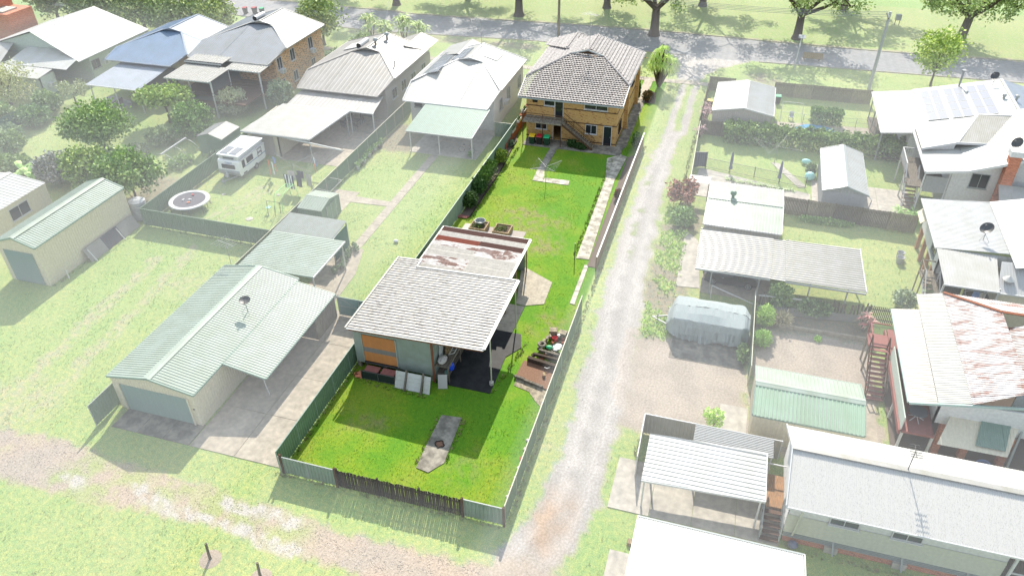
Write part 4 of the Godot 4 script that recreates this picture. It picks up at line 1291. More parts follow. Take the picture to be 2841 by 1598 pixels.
	solo("plastic_drum", "bright blue plastic drum below the shed workbench", "drum", B.new().lathe(V(-16.35, 0.62, -37.4), [Vector2(0, 0), Vector2(0.24, 0), Vector2(0.26, 0.1), Vector2(0.26, 0.45), Vector2(0.2, 0.55), Vector2(0, 0.56)]), M.blue)
	solo("metal_sheet", "pale grey sheet leaning on the shed workbench", "sheet", B.new().box(V(-16.5, 0.45, -36.15), V(0.65, 1.0, 0.03), Basis(Vector3.RIGHT, -0.55).rotated(Vector3.UP, 0.3)), M.roof_zinc)
	solo("window_frame", "white empty window frame lying on the workbench", "frame", B.new().box(V(-16.5, 1.75, -38.0), V(0.06, 0.04, 0.8), Basis(Vector3.BACK, 0.5)).box(V(-16.1, 1.95, -38.0), V(0.06, 0.04, 0.8), Basis(Vector3.BACK, 0.5)).box(V(-16.3, 1.85, -38.4), V(0.5, 0.04, 0.06), Basis(Vector3.BACK, 0.5)).box(V(-16.3, 1.85, -37.6), V(0.5, 0.04, 0.06), Basis(Vector3.BACK, 0.5)).box(V(-16.3, 1.85, -38.0), V(0.5, 0.03, 0.04), Basis(Vector3.BACK, 0.5)), M.trim_white)
	rng.seed = 77
	solo("feed_sack", "slumped pale sack on the shed workbench", "sack", B.new().ico(V(-16.75, 1.72, -37.0), V(0.3, 0.22, 0.45), 10, 6, 0.12, rng), M.cloth_beige)
	solo("cardboard_box", "tan cardboard box on the shed workbench", "box", B.new().box(V(-16.75, 1.72, -36.75 - 1.35), V(0.4, 0.36, 0.5), Basis(Vector3.UP, 0.3)), M.timber_new)
	solo("paint_tin", "teal tin below the workbench", "tin", B.new().lathe(V(-16.4, 0.62, -36.75), [Vector2(0, 0), Vector2(0.14, 0), Vector2(0.14, 0.3), Vector2(0, 0.3)]), M.fence_teal)
	for k in 3: solo("timber_offcut", "long timber offcut on the workbench shelf", "timber", B.new().bar(V(-16.5 + k * 0.12, 0.66 + k * 0.03, -43.0), V(-16.75 + k * 0.16, 0.68, -39.2 - k * 0.4), 0.09, 0.05), M.timber_pale if k == 1 else M.timber_brown, "offcuts on the workbench shelf")
	for k in 4: solo("conduit_length", "white pipe leaning inside the shed", "pipe", B.new().cyl(V(-17.0, 1.55, -37.1 - k * 0.16), V(-17.1, 3.0, -37.6 - k * 0.2), 0.03, 6), M.trim_white, "pipes leaning inside the shed")
	# things along the front of the shed
	var cage := thing("trailer_cage", "dark green mesh stock cage in front of the shed", "cage", V(-21, 0, -35.6))
	part(cage, "side_panel", B.new().bb(-22.3, -19.75, 0.12, 0.75, -35.32, -35.29), M.mesh_black)
	part(cage, "floor", B.new().bb(-22.3, -19.75, 0.08, 0.12, -36.2, -35.3), M.steel_dark)
	var cf := B.new()
	for x in [-22.3, -21.03, -19.75]:
		for z in [-35.3, -36.2]: cf.bar(V(x, 0, z), V(x, 0.85, z), 0.05)
	for y in [0.1, 0.78]:
		for z in [-35.3, -36.2]: cf.bar(V(-22.3, y, z), V(-19.75, y, z), 0.05)
	part(cage, "frame", cf, M.steel_dark)
	for k in 2:
		var cr := thing("crate", "maroon slatted crate inside the dark stock cage", "crate", V(-21.65 + k * 1.25, 0.12, -35.75), "crates in the stock cage")
		for j in 7: part(cr, "slat", B.new().box(V(-22.1 + k * 1.25 + j * 0.15, 0.42, -35.5), V(0.09, 0.5, 0.03)), M.timber_red)
		part(cr, "rim", B.new().bb(-22.17 + k * 1.25, -21.13 + k * 1.25, 0.62, 0.7, -36.05, -35.45), M.timber_red)
	for d in [[-19.35, 0.72, 0.0], [-18.35, 1.15, 0.02], [-17.35, 0.5, -0.03]]:
		var w := thing("roofing_sheet", "weathered white ribbed sheet leaning on the shed wall, " + ("beside the dark cage" if d[0] < -19 else "widest of the three" if d[0] < -18 else "narrow one at the rusty corner trim"), "sheet", V(d[0], 0, -35.2), "white sheets leaning on the shed")
		var bs := Basis(Vector3.RIGHT, -0.42).rotated(Vector3.UP, d[2])
		var b := B.new()
		for k in 4: b.box(V(d[0], 0.17 + k * 0.29, -35.17 - k * 0.128), V(d[1], 0.30, 0.03), bs).box(V(d[0], 0.04 + k * 0.29, -35.09 - k * 0.128), V(d[1], 0.03, 0.04), bs)
		part(w, "sheet", b, M.roof_white)
	for x in [-18.93, -17.7]: solo("fence_post_offcut", "grey post propped between the leaning white sheets", "post", B.new().bar(V(x, 0.02, -34.95), V(x + 0.05, 1.35, -35.65), 0.12), M.timber_grey, "posts propped on the shed")
	rng.seed = 5
	for k in 9: solo("roof_tile", "loose terracotta tile in the heap beside the stock cage", "tile", B.new().box(V(-22.95 + rng.randf() * 0.6, 0.06 + 0.05 * (k / 3), -35.75 + rng.randf() * 0.4), V(0.26, 0.03, 0.36), Basis(Vector3.UP, rng.randf_range(-0.4, 0.4)).rotated(Vector3.RIGHT, rng.randf_range(-0.3, 0.3))), M.orange if k % 3 else M.rust, "loose tiles by the cage")
	# the lower rusty shed
	var r := thing("rusty_shed", "low shed with rust streaked corrugated iron roof", "shed", V(-18.3, 0, -48.3))
	# iron sheets, each lap a step; several have rusted through to brown
	var xa := -22.1
	var xb := -14.5
	var ym := 3.14
	var rows := 9
	rng.seed = 12
	for k in rows:
		for s in 2:
			var za := -51.5 + k * (6.4 / rows)
			var zb2 := za + 6.4 / rows
			var lx := xa if s == 0 else -18.3
			var rx := -18.28 if s == 0 else xb
			var m: Material = M.roof_rust
			if (k == 0) or (k == 2 and s == 1): m = M.rust_sheet
			elif k == 2 and s == 0: m = M.rust_sheet_red
			elif k in [1, 5, 8] or (k == 4 and s == 0) or (k == 6 and s == 1) or (k == 7 and s == 1): m = M.roof_zinc_old
			var y := ym - 0.02 * s + 0.012 * (k % 2)
			part(r, "roof_sheet", sheet(B.new(), [V(lx, y, za - 0.05), V(lx, y, zb2), V(rx, y - 0.06, zb2), V(rx, y - 0.06, za - 0.05)], 0.105, 0.02, 0.3), m)
	edge(r, "barge", [V(xa, ym - 0.06, -51.55), V(xb, ym - 0.12, -51.55)], 0.05, 0.14, M.trim_grey)
	edge(r, "capping", [V(xb + 0.04, ym - 0.06, -51.55), V(xb + 0.04, ym - 0.06, -45.0)], 0.2, 0.08, M.roof_white)
	edge(r, "gutter", [V(xa - 0.05, ym - 0.05, -51.55), V(xa - 0.05, ym - 0.05, -45.2)], 0.1, 0.1, M.roof_zinc)
	walls(r, -21.8, -14.9, 0.0, 3.02, -51.3, -44.6, M.wall_zinc, 0.1, "e")
	for z in [-51.2, -48.2, -45.2]: post(r, V(-14.75, 0, z), 3.02, 0.1, M.timber_new)
	part(r, "inner_wall", B.new().bb(-15.6, -15.5, 0, 3.0, -51.2, -44.7), M.timber_grey)
	part(r, "workshop_box", B.new().bb(-14.95, -14.7, 0.9, 1.5, -47.6, -46.9), M.steel_dark)

# ---------------------------------------------------------------- the rest of the lot
func wheelie_bin(label: String, p: Vector3, body: Material, lid: Material, turn := 0.0, called := "wheelie_bin", group := "") -> Node3D:
	var t := thing(called, label, "bin", p, group)
	var bs := Basis(Vector3.UP, turn)
	var b := B.new()
	var lo := []
	var hi := []
	for k in 4:
		var sx: float = [-1, 1, 1, -1][k]
		var sz: float = [1, 1, -1, -1][k]
		lo.append(p + bs * V(sx * 0.24, 0.06, sz * 0.26)); hi.append(p + bs * V(sx * 0.30, 0.95, sz * 0.36))
	for k in 4: b.q(lo[k], hi[k], hi[(k + 1) % 4], lo[(k + 1) % 4])
	b.q(lo[0], lo[1], lo[2], lo[3])
	b.box(p + bs * V(0, 0.92, 0.36), V(0.62, 0.06, 0.05), bs)
	part(t, "body", b, body)
	part(t, "lid", B.new().prism([p + bs * V(-0.32, 0.96, 0.40), p + bs * V(-0.32, 1.03, 0.34), p + bs * V(-0.32, 1.08, -0.30), p + bs * V(-0.32, 1.0, -0.40), p + bs * V(-0.32, 0.955, -0.38)], bs * V(0.64, 0, 0)), lid)
	part(t, "handle", B.new().cyl(p + bs * V(-0.26, 0.98, -0.44), p + bs * V(0.26, 0.98, -0.44), 0.02, 6), body)
	for s in [-1, 1]: part(t, "wheel", B.new().cyl(p + bs * V(s * 0.26, 0.11, -0.27), p + bs * V(s * 0.32, 0.11, -0.27), 0.11, 12), M.tyre)
	return t

func clothes_hoist(label: String, p: Vector3, h: float, r: float, turn: float, wires := 6, tilt := 0.0) -> Node3D:
	var t := thing("rotary_clothesline", label, "clothesline", p)
	part(t, "pole", B.new().cyl(p, p + V(0, h + 0.15, 0), 0.03, 8), M.steel)
	var tips := []
	var hub := p + V(0, h - 0.12, 0)
	for k in 4:
		var a := turn + k * PI / 2
		var q := p + V(cos(a) * r, h + 0.12 + tilt * cos(a), sin(a) * r)
		tips.append(q)
		var arm := part(t, "arm", B.new().cyl(hub, q, 0.014, 6), M.steel)
		part(arm, "stay", B.new().cyl(p + V(0, h + 0.15, 0), hub.lerp(q, 0.55), 0.005, 4), M.steel)
	var w := B.new()
	for k in 4:
		for j in wires:
			var u := 1.0 - j * 0.11
			w.cyl(hub.lerp(tips[k], u), hub.lerp(tips[(k + 1) % 4], u), 0.005, 3)
	part(t, "line", w, M.steel)
	return t

func main_yard() -> void:
	steel_fence("tall green steel fence between the driveway and the fenced lawn", V(-23.45, 0, -26.2), V(-23.45, 0, -45.3), 1.8, M.fence_green, M.trim_green)
	steel_fence("green steel fence between the long lawn and the hedged bed", V(-23.45, 0, -45.4), V(-23.45, 0, -77.4), 1.8, M.fence_green_pale, M.trim_green)
	steel_fence("short green steel panels closing the rear corner by the driveway", V(-23.3, 0, -26.15), V(-19.5, 0, -26.15), 1.5, M.fence_green_pale, M.trim_grey)
	paling_fence("old blackened timber paling fence at the end of the vivid lawn", V(-19.45, 0, -26.18), V(-11.45, 0, -26.24), 1.5, [M.timber_dark, M.timber_dark_b, M.timber_dark_c, M.timber_dark], true)
	steel_fence("single green steel panel beside the old paling fence", V(-11.35, 0, -26.24), V(-8.95, 0, -26.26), 1.55, M.fence_green_pale, M.trim_grey)
	for p in [V(-23.15, 0, -26.12), V(-19.47, 0, -26.1), V(-11.4, 0, -26.16), V(-8.92, 0, -26.2)]:
		solo("fence_post", "stout rusty brown timber post in the rear fence", "post", B.new().box(p + V(0, 0.86, 0), V(0.13, 1.72, 0.13)), M.timber_brown, "timber posts of the rear fence")
	steel_fence("green steel fence with pale rail beside the lane's bend", V(-8.9, 0, -26.3), V(-9.05, 0, -46.9), 1.75, M.fence_green, M.fence_cream)
	var sf := thing("side_fence", "low brown board fence with pale rail beside the pebble bed", "fence", V(-9.12, 0, -65))
	for k in 11:
		var za := -52.9 - k * 2.3
		part(sf, "panel", B.new().bb(-9.14, -9.10, 0.05, 1.42, za - 2.25, za), M.fence_brown)
		part(sf, "rail", B.new().bb(-9.17, -9.07, 1.42, 1.49, za - 2.3, za), M.trim_white)
		part(sf, "post", B.new().bb(-9.2, -9.14, 0, 1.45, za - 0.05, za + 0.05), M.fence_brown)
	solo("gate_post", "lone dark metal post at the end of the concrete strip", "post", B.new().cyl(V(-11.25, 0, -54.1), V(-11.25, 1.7, -54.1), 0.04, 8), M.steel_dark)
	# brick retaining wall beside the house, with white planter blocks on top
	var rw := thing("retaining_wall", "low brown brick retaining wall stepping down to the bed", "wall", V(-23.6, 0, -78))
	for k in 5: part(rw, "step", B.new().bb(-23.75, -23.35, 0, 1.5 - k * 0.22, -84.0 + k * 2.2, -81.8 + k * 2.2), M.masonry_brown)
	var bk := [[-23.5, 1.5, -83.2], [-23.5, 1.28, -80.9], [-23.5, 1.06, -78.6], [-23.5, 0.84, -76.2]]
	for q in bk:
		var pb := thing("planter_block", "white planter block with green plant on the retaining wall", "planter", V(q[0], q[1], q[2]), "planter blocks on the retaining wall")
		var b := B.new()
		var p := V(q[0], q[1], q[2])
		b.box(p + V(-0.18, 0.15, 0), V(0.05, 0.3, 1.2)).box(p + V(0.18, 0.15, 0), V(0.05, 0.3, 1.2)).box(p + V(0, 0.15, 0.58), V(0.31, 0.3, 0.05)).box(p + V(0, 0.15, -0.58), V(0.31, 0.3, 0.05))
		part(pb, "block", b, M.trim_white)
		var lb := B.new()
		rng.seed = int(-q[2] * 10)
		for k in 3: clump(lb, p + V(0, 0.32, -0.4 + k * 0.4), 0.17, 40, 0.12, Color(0.05, 0.14, 0.02), Color(0.12, 0.22, 0.04))
		part(pb, "plant", lb, M.leaf)
	var ed := thing("bed_edging", "dark timber edging between lawn and mulch bed", "edging", V(-22.5, 0, -67))
	var ep := [V(-22.8, 0.07, -75.4), V(-22.78, 0.07, -73.6), V(-22.42, 0.07, -69.3), V(-22.36, 0.07, -64.0), V(-22.36, 0.07, -58.4)]
	for k in 4: part(ed, "board", B.new().bar(ep[k], ep[k + 1], 0.06, 0.16), M.timber_dark)
	# plants on the lot
	var dk := Color(0.020, 0.060, 0.010)
	var md := Color(0.060, 0.150, 0.018)
	bush("round_bush", "clipped round lime green bush against the green fence", V(-23.0, 0.02, -69.9), V(0.85, 0.75, 0.9), 3000, 0.13, Color(0.10, 0.19, 0.015), Color(0.30, 0.36, 0.04), 31)
	hedge("hedge", "square clipped bright green hedge along the mulch bed", -23.35, -22.35, 1.75, -66.9, -63.6, 5200, 0.13, Color(0.05, 0.13, 0.015), Color(0.17, 0.27, 0.04), 32, 0.12)
	bush("glossy_shrub", "dark glossy shrub with white flecks by the clipped hedge", V(-23.0, 0.02, -62.6), V(0.75, 0.95, 0.95), 2600, 0.14, dk, md, 33)
	bush("glossy_shrub", "dark leafy shrub at the end of the mulch bed", V(-22.95, 0.02, -60.3), V(0.7, 0.75, 0.95), 2200, 0.15, dk, Color(0.09, 0.17, 0.02), 34)
	bush("grey_plant", "small grey green plant by the bed edging", V(-23.1, 0.02, -74.2), V(0.35, 0.3, 0.5), 500, 0.14, Color(0.10, 0.15, 0.08), Color(0.2, 0.24, 0.14), 35, {"category": "plant"})
	bush("stair_shrub", "dark fern like shrub under the outside stair", V(-16.6, 0.06, -75.6), V(0.5, 0.4, 0.4), 900, 0.16, dk, Color(0.06, 0.12, 0.02), 36)
	bush("stair_shrub", "wide dark shrub at the foot of the outside stair", V(-15.6, 0.06, -75.35), V(0.75, 0.33, 0.35), 1000, 0.16, dk, Color(0.05, 0.10, 0.02), 37)
	bush("fence_bush", "tall green bush between side path and brown fence", V(-9.75, 0.04, -77.2), V(0.5, 0.85, 0.9), 2000, 0.15, Color(0.03, 0.09, 0.012), Color(0.16, 0.27, 0.04), 38)
	bush("red_tipped_bush", "small bush with red tips beside the pebble bed", V(-9.6, 0.04, -65.6), V(0.35, 0.5, 0.55), 900, 0.13, Color(0.04, 0.10, 0.015), Color(0.42, 0.06, 0.03), 39)
	bush("flower_bed", "dark flower bed with orange leaves in the front garden", V(-10.6, 0.02, -91.3), V(0.7, 0.45, 1.1), 1500, 0.16, dk, Color(0.34, 0.14, 0.05), 40, {"category": "flower bed"})
	bush("creeper", "dark climbing plant on the brick house corner", V(-11.75, 0.06, -90.2), V(0.3, 1.3, 0.4), 900, 0.15, dk, md, 41)
	slab("front_bed", [[-11.4, -92.6], [-9.9, -93.8], [-9.6, -90.0], [-11.2, -90.0]], M.soil, 0.04, "dark soil bed in the front garden", "garden bed")
	# bins
	var g := "wheelie bins behind the brick house"
	wheelie_bin("dark green wheelie bin with yellow lid by the brick wall", V(-21.0, 0.06, -75.3), M.bin_green, M.yellow, 0.05, "wheelie_bin", g)
	wheelie_bin("black wheelie bin with red lid by the brick wall", V(-20.15, 0.06, -75.4), M.black, M.red, -0.05, "wheelie_bin", g)
	wheelie_bin("dark green wheelie bin with bright green lid by the brick wall", V(-19.35, 0.06, -75.4), M.bin_green, M.green, 0.04, "wheelie_bin", g)
	clothes_hoist("empty silver rotary clothesline standing on the vivid lawn", V(-17.1, 0, -66.5), 2.15, 1.75, 0.85, 6, 0.1)
	# timber planters behind the rusty shed
	for d in [[-20.8, 0], [-18.55, 1]]:
		var pl2 := thing("garden_planter", ["timber framed planter holding a metal tub behind the rusty shed", "timber framed planter of green herbs behind the rusty shed"][d[1]], "planter", V(d[0], 0.03, -56.6))
		var c := V(d[0], 0.28, -56.6)
		for s in [-1, 1]:
			part(pl2, "board", B.new().box(c + V(s * 0.72, 0, 0), V(0.1, 0.5, 1.5)), M.timber_new)
			part(pl2, "board", B.new().box(c + V(0, 0, s * 0.7), V(1.34, 0.5, 0.1)), M.timber_new)
		part(pl2, "soil", B.new().box(c + V(0, 0.02, 0), V(1.34, 0.3, 1.3)), M.soil)
		var lb := B.new()
		rng.seed = 50 + d[1]
		for k in 6: clump(lb, c + V(rng.randf_range(-0.5, 0.5), 0.25, rng.randf_range(-0.2, 0.5)), 0.2, 45, 0.16, Color(0.06, 0.13, 0.02), Color(0.2, 0.24, 0.06), 0.2)
		part(pl2, "plant", lb, M.leaf)
	solo("metal_tub", "oval grey metal tub standing in the timber planter", "tub", B.new().lathe(V(-20.8, 0.5, -56.9), [Vector2(0, 0.05), Vector2(0.36, 0.05), Vector2(0.46, 0.32), Vector2(0.5, 0.33), Vector2(0.38, 0.02), Vector2(0, 0)], 16), M.steel)
	solo("paving_slab", "pale square paving slab beside the timber planters", "slab", B.new().bb(-22.35, -21.75, 0.03, 0.1, -57.2, -55.6), M.concrete_pale)
	solo("red_board", "pile of red painted boards at the end of the mulch bed", "board", B.new().box(V(-23.0, 0.12, -58.1), V(1.0, 0.05, 0.2), Basis(Vector3.UP, 0.15)).box(V(-22.95, 0.1, -58.4), V(1.1, 0.05, 0.2), Basis(Vector3.UP, -0.05)).box(V(-23.0, 0.15, -58.25), V(0.9, 0.05, 0.18), Basis(Vector3.UP, 0.05)), M.timber_red)
	# hole in the isolated slab, with its broken rim
	rng.seed = 9
	var hole := thing("slab_hole", "broken hole with a raised rim in the isolated slab", "hole", V(-14.75, 0.05, -31.0))
	var hp := []
	for k in 12: hp.append(V(-14.75 + cos(TAU * k / 12) * rng.randf_range(0.22, 0.34), 0.056, -31.0 + sin(TAU * k / 12) * rng.randf_range(0.22, 0.36)))
	part(hole, "earth", B.new().poly(hp), M.red_soil)
	for k in 12: part(hole, "rim", B.new().bar(hp[k] + V(0, 0.02, 0), hp[(k + 1) % 12] + V(0, 0.02, 0), 0.06, 0.05), M.timber_dark)
	# the heap of rubble and stepped garden bed by the lane fence
	rng.seed = 60
	slab("earth_bed", [[-11.8, -40.2], [-9.3, -40.4], [-9.2, -37.7], [-11.9, -38.4]], M.red_soil, 0.12, "reddish earth bed within the rubble heap", "garden bed")
	slab("sand_patch", [[-11.8, -38.35], [-9.2, -37.6], [-9.3, -36.0], [-9.9, -36.5], [-10.6, -37.3], [-11.75, -37.6]], M.block, 0.03, "sandy bare patch below the sleeper wall", "ground patch")
	var sl := [[V(-11.95, 0.16, -38.4), V(-11.2, 0.16, -38.25), 0.2], [V(-11.2, 0.14, -38.2), V(-9.75, 0.14, -37.85), 0.2], [V(-11.5, 0.3, -40.3), V(-9.3, 0.3, -39.95), 0.34], [V(-11.2, 0.42, -40.75), V(-9.3, 0.4, -40.6), 0.22], [V(-10.9, 0.5, -41.2), V(-9.4, 0.5, -41.0), 0.2], [V(-11.0, 0.2, -41.6), V(-10.0, 0.24, -41.4), 0.18]]
	for s in sl: solo("timber_sleeper", "charred old timber sleeper in the rubble heap", "sleeper", B.new().bar(s[0], s[1], s[2] * 0.8, s[2]), M.timber_dark_b if s[2] > 0.2 else M.timber_grey, "sleepers in the rubble heap")
	for k in 46:
		var u := rng.randf()
		var p := V(lerpf(-11.3, -9.35, rng.randf()), 0.12 + rng.randf() * 0.35, lerpf(-43.6, -40.6, u))
		p.x = maxf(p.x, lerpf(-10.5, -11.3, u))
		var s := V(rng.randf_range(0.14, 0.42), rng.randf_range(0.1, 0.24), rng.randf_range(0.14, 0.3))
		solo("rubble_block", "broken masonry lump in the rubble heap", "rubble", B.new().box(p, s, Basis.from_euler(V(rng.randf_range(-0.4, 0.4), rng.randf() * 3, rng.randf_range(-0.4, 0.4)))), [M.stone, M.block, M.timber_dark_b, M.masonry_brown, M.timber_grey][k % 5], "broken blocks of the rubble heap")
	for k in 2: solo("stone_block", "large squared stone block capping the rubble heap", "stone", B.new().box(V(-10.45 + k * 0.75, 0.45, -43.55 + k * 0.1), V(0.6, 0.5, 0.5), Basis(Vector3.UP, 0.2 - k * 0.3)), M.block, "stone blocks capping the heap")
	for k in 8: solo("hollow_brick", "hollow brick stacked on the rubble heap", "brick", B.new().box(V(-11.0 + (k % 4) * 0.16, 0.5 + 0.12 * (k / 4), -41.9 - (k % 4) * 0.32), V(0.3, 0.11, 0.14), Basis(Vector3.UP, 1.0 + 0.15 * k)), M.block, "hollow bricks on the heap")
	solo("car_tyre", "old black tyre lying in the rubble heap", "tyre", B.new().ring_y(V(-10.85, 0.62, -41.75), 0.24, 0.1), M.stone)
	solo("red_bucket", "red plastic bucket among the rubble", "bucket", B.new().lathe(V(-10.1, 0.45, -42.6), [Vector2(0, 0), Vector2(0.16, 0), Vector2(0.2, 0.32), Vector2(0.17, 0.3), Vector2(0, 0.1)]), M.red)
	solo("green_tub", "bright green tub tipped over in the rubble", "tub", B.new().ico(V(-10.25, 0.55, -41.65), V(0.26, 0.14, 0.18), 10, 6), M.green)
	solo("white_sack", "white plastic sack crumpled in the rubble", "sack", B.new().ico(V(-9.75, 0.4, -42.0), V(0.34, 0.14, 0.42), 9, 6, 0.2, rng), M.cloth_white)
	solo("white_tin", "small white tin in the rubble heap", "tin", B.new().lathe(V(-9.9, 0.5, -43.05), [Vector2(0, 0), Vector2(0.1, 0), Vector2(0.1, 0.2), Vector2(0, 0.2)]), M.trim_white)
	solo("yellow_offcut", "yellow painted wood offcut on the earth bed", "offcut", B.new().box(V(-9.95, 0.28, -39.0), V(0.18, 0.12, 0.34), Basis(Vector3.UP, 0.4)), M.timber_new)
	solo("bent_pipe", "white bent pipe on the earth bed", "pipe", B.new().tube([V(-10.1, 0.3, -39.7), V(-9.9, 0.34, -39.6), V(-9.75, 0.32, -39.75), V(-9.72, 0.28, -39.95)], [0.03], 6), M.trim_white)
	rng.seed = 61
	for k in 26:
		var z := lerpf(-37.2, -27.5, k / 25.0)
		solo("edging_stone", "pale rough stone at the foot of the lane fence", "stone", B.new().ico(V(-9.25 + rng.randf_range(-0.15, 0.1), 0.04, z), V(rng.randf_range(0.1, 0.2), 0.08, rng.randf_range(0.12, 0.26)), 6, 4, 0.2, rng), M.concrete_pale if k % 3 else M.masonry_brown, "edging stones along the lane fence")

# ---------------------------------------------------------------- west of the lot
func dish(label: String, p: Vector3, r: float, face: Vector3, m: Material) -> void:
	var t := thing("satellite_dish", label, "dish", p)
	part(t, "mast", B.new().cyl(p, p + V(0, 0.7, 0), 0.03, 6).cyl(p + V(0.35, 0, 0.3), p + V(0, 0.5, 0), 0.015, 5).cyl(p + V(-0.35, 0, 0.3), p + V(0, 0.5, 0), 0.015, 5), M.steel)
	var c := p + V(0, 0.95, 0)
	var f := face.normalized()
	var x := f.cross(Vector3.UP).normalized()
	var y := x.cross(f)
	var b := B.new()
	for k in 4:
		for s in 16:
			var q := []
			for w in [[k, s], [k, s + 1], [k + 1, s + 1], [k + 1, s]]:
				var rr: float = r * w[0] / 4.0
				var a: float = TAU * w[1] / 16.0
				q.append(c + (x * cos(a) + y * sin(a)) * rr + f * (rr * rr * 0.35 / r))
			b.q(q[0], q[1], q[2], q[3])
	part(t, "reflector", b, m)
	part(t, "feed_arm", B.new().cyl(c - y * r * 0.8, c + f * r * 1.1, 0.02, 5).box(c + f * r * 1.1, V(0.1, 0.1, 0.14)), M.steel_dark)

func ac_box(label: String, p: Vector3, face: Vector3) -> void:
	var t := thing("air_conditioner", label, "air conditioner", p)
	var r := Vector3.UP.cross(face)
	var bs := Basis(r, Vector3.UP, face)
	part(t, "case", B.new().box(p + face * 0.25, V(0.75, 0.5, 0.5), bs), M.trim_white)
	part(t, "grille", B.new().box(p + face * 0.505, V(0.45, 0.36, 0.012), bs), M.trim_grey)

func house_walls(t: Node, x0: float, x1: float, h: float, z0: float, z1: float, m: Material) -> void:
	part(t, "wall", B.new().bb(x0, x1, 0, h, z0, z1), m)

func solar_panel(parent: Node, o: Vector3, u: Vector3, v: Vector3, cells: int, cm: Material = null) -> void:
	var nn := v.cross(u).normalized()
	if nn.y < 0: nn = -nn
	var fr := B.new()
	fr.prism([o + nn * 0.05, o + u + nn * 0.05, o + u + v + nn * 0.05, o + v + nn * 0.05], nn * 0.035)
	var t := part(parent, "solar_panel", fr, M.steel)
	for k in cells:
		var a := o + v * (k + 0.06) / cells + nn * 0.09 + u * 0.03
		part(t, "cell", B.new().q4(a, a + u * 0.94, a + u * 0.94 + v * 0.88 / cells, a + v * 0.88 / cells), cm if cm else M.solar)

func garment(label: String, p: Vector3, w: float, h: float, m: Material, turn: float, group: String, stripes := false) -> void:
	var t := thing("laundry_item", label, "laundry", p, group)
	var d := V(cos(turn), 0, sin(turn))
	var s := V(-sin(turn), 0, cos(turn))
	var n := 7
	for k in n:
		var b := B.new()
		for j in 5:
			var a0 := float(k) / n
			var a1 := float(k + 1) / n
			var y0 := -h * j / 5.0
			var y1 := -h * (j + 1) / 5.0
			var f := func(a: float, y: float) -> Vector3: return p + d * (a - 0.5) * w + V(0, y, 0) + s * 0.05 * sin(a * 11.0 + y * 3.0)
			b.q(f.call(a0, y0), f.call(a1, y0), f.call(a1, y1), f.call(a0, y1))
		part(t, "stripe" if stripes else "fold", b, (M.cloth_white if k % 2 else M.navy) if stripes else m)

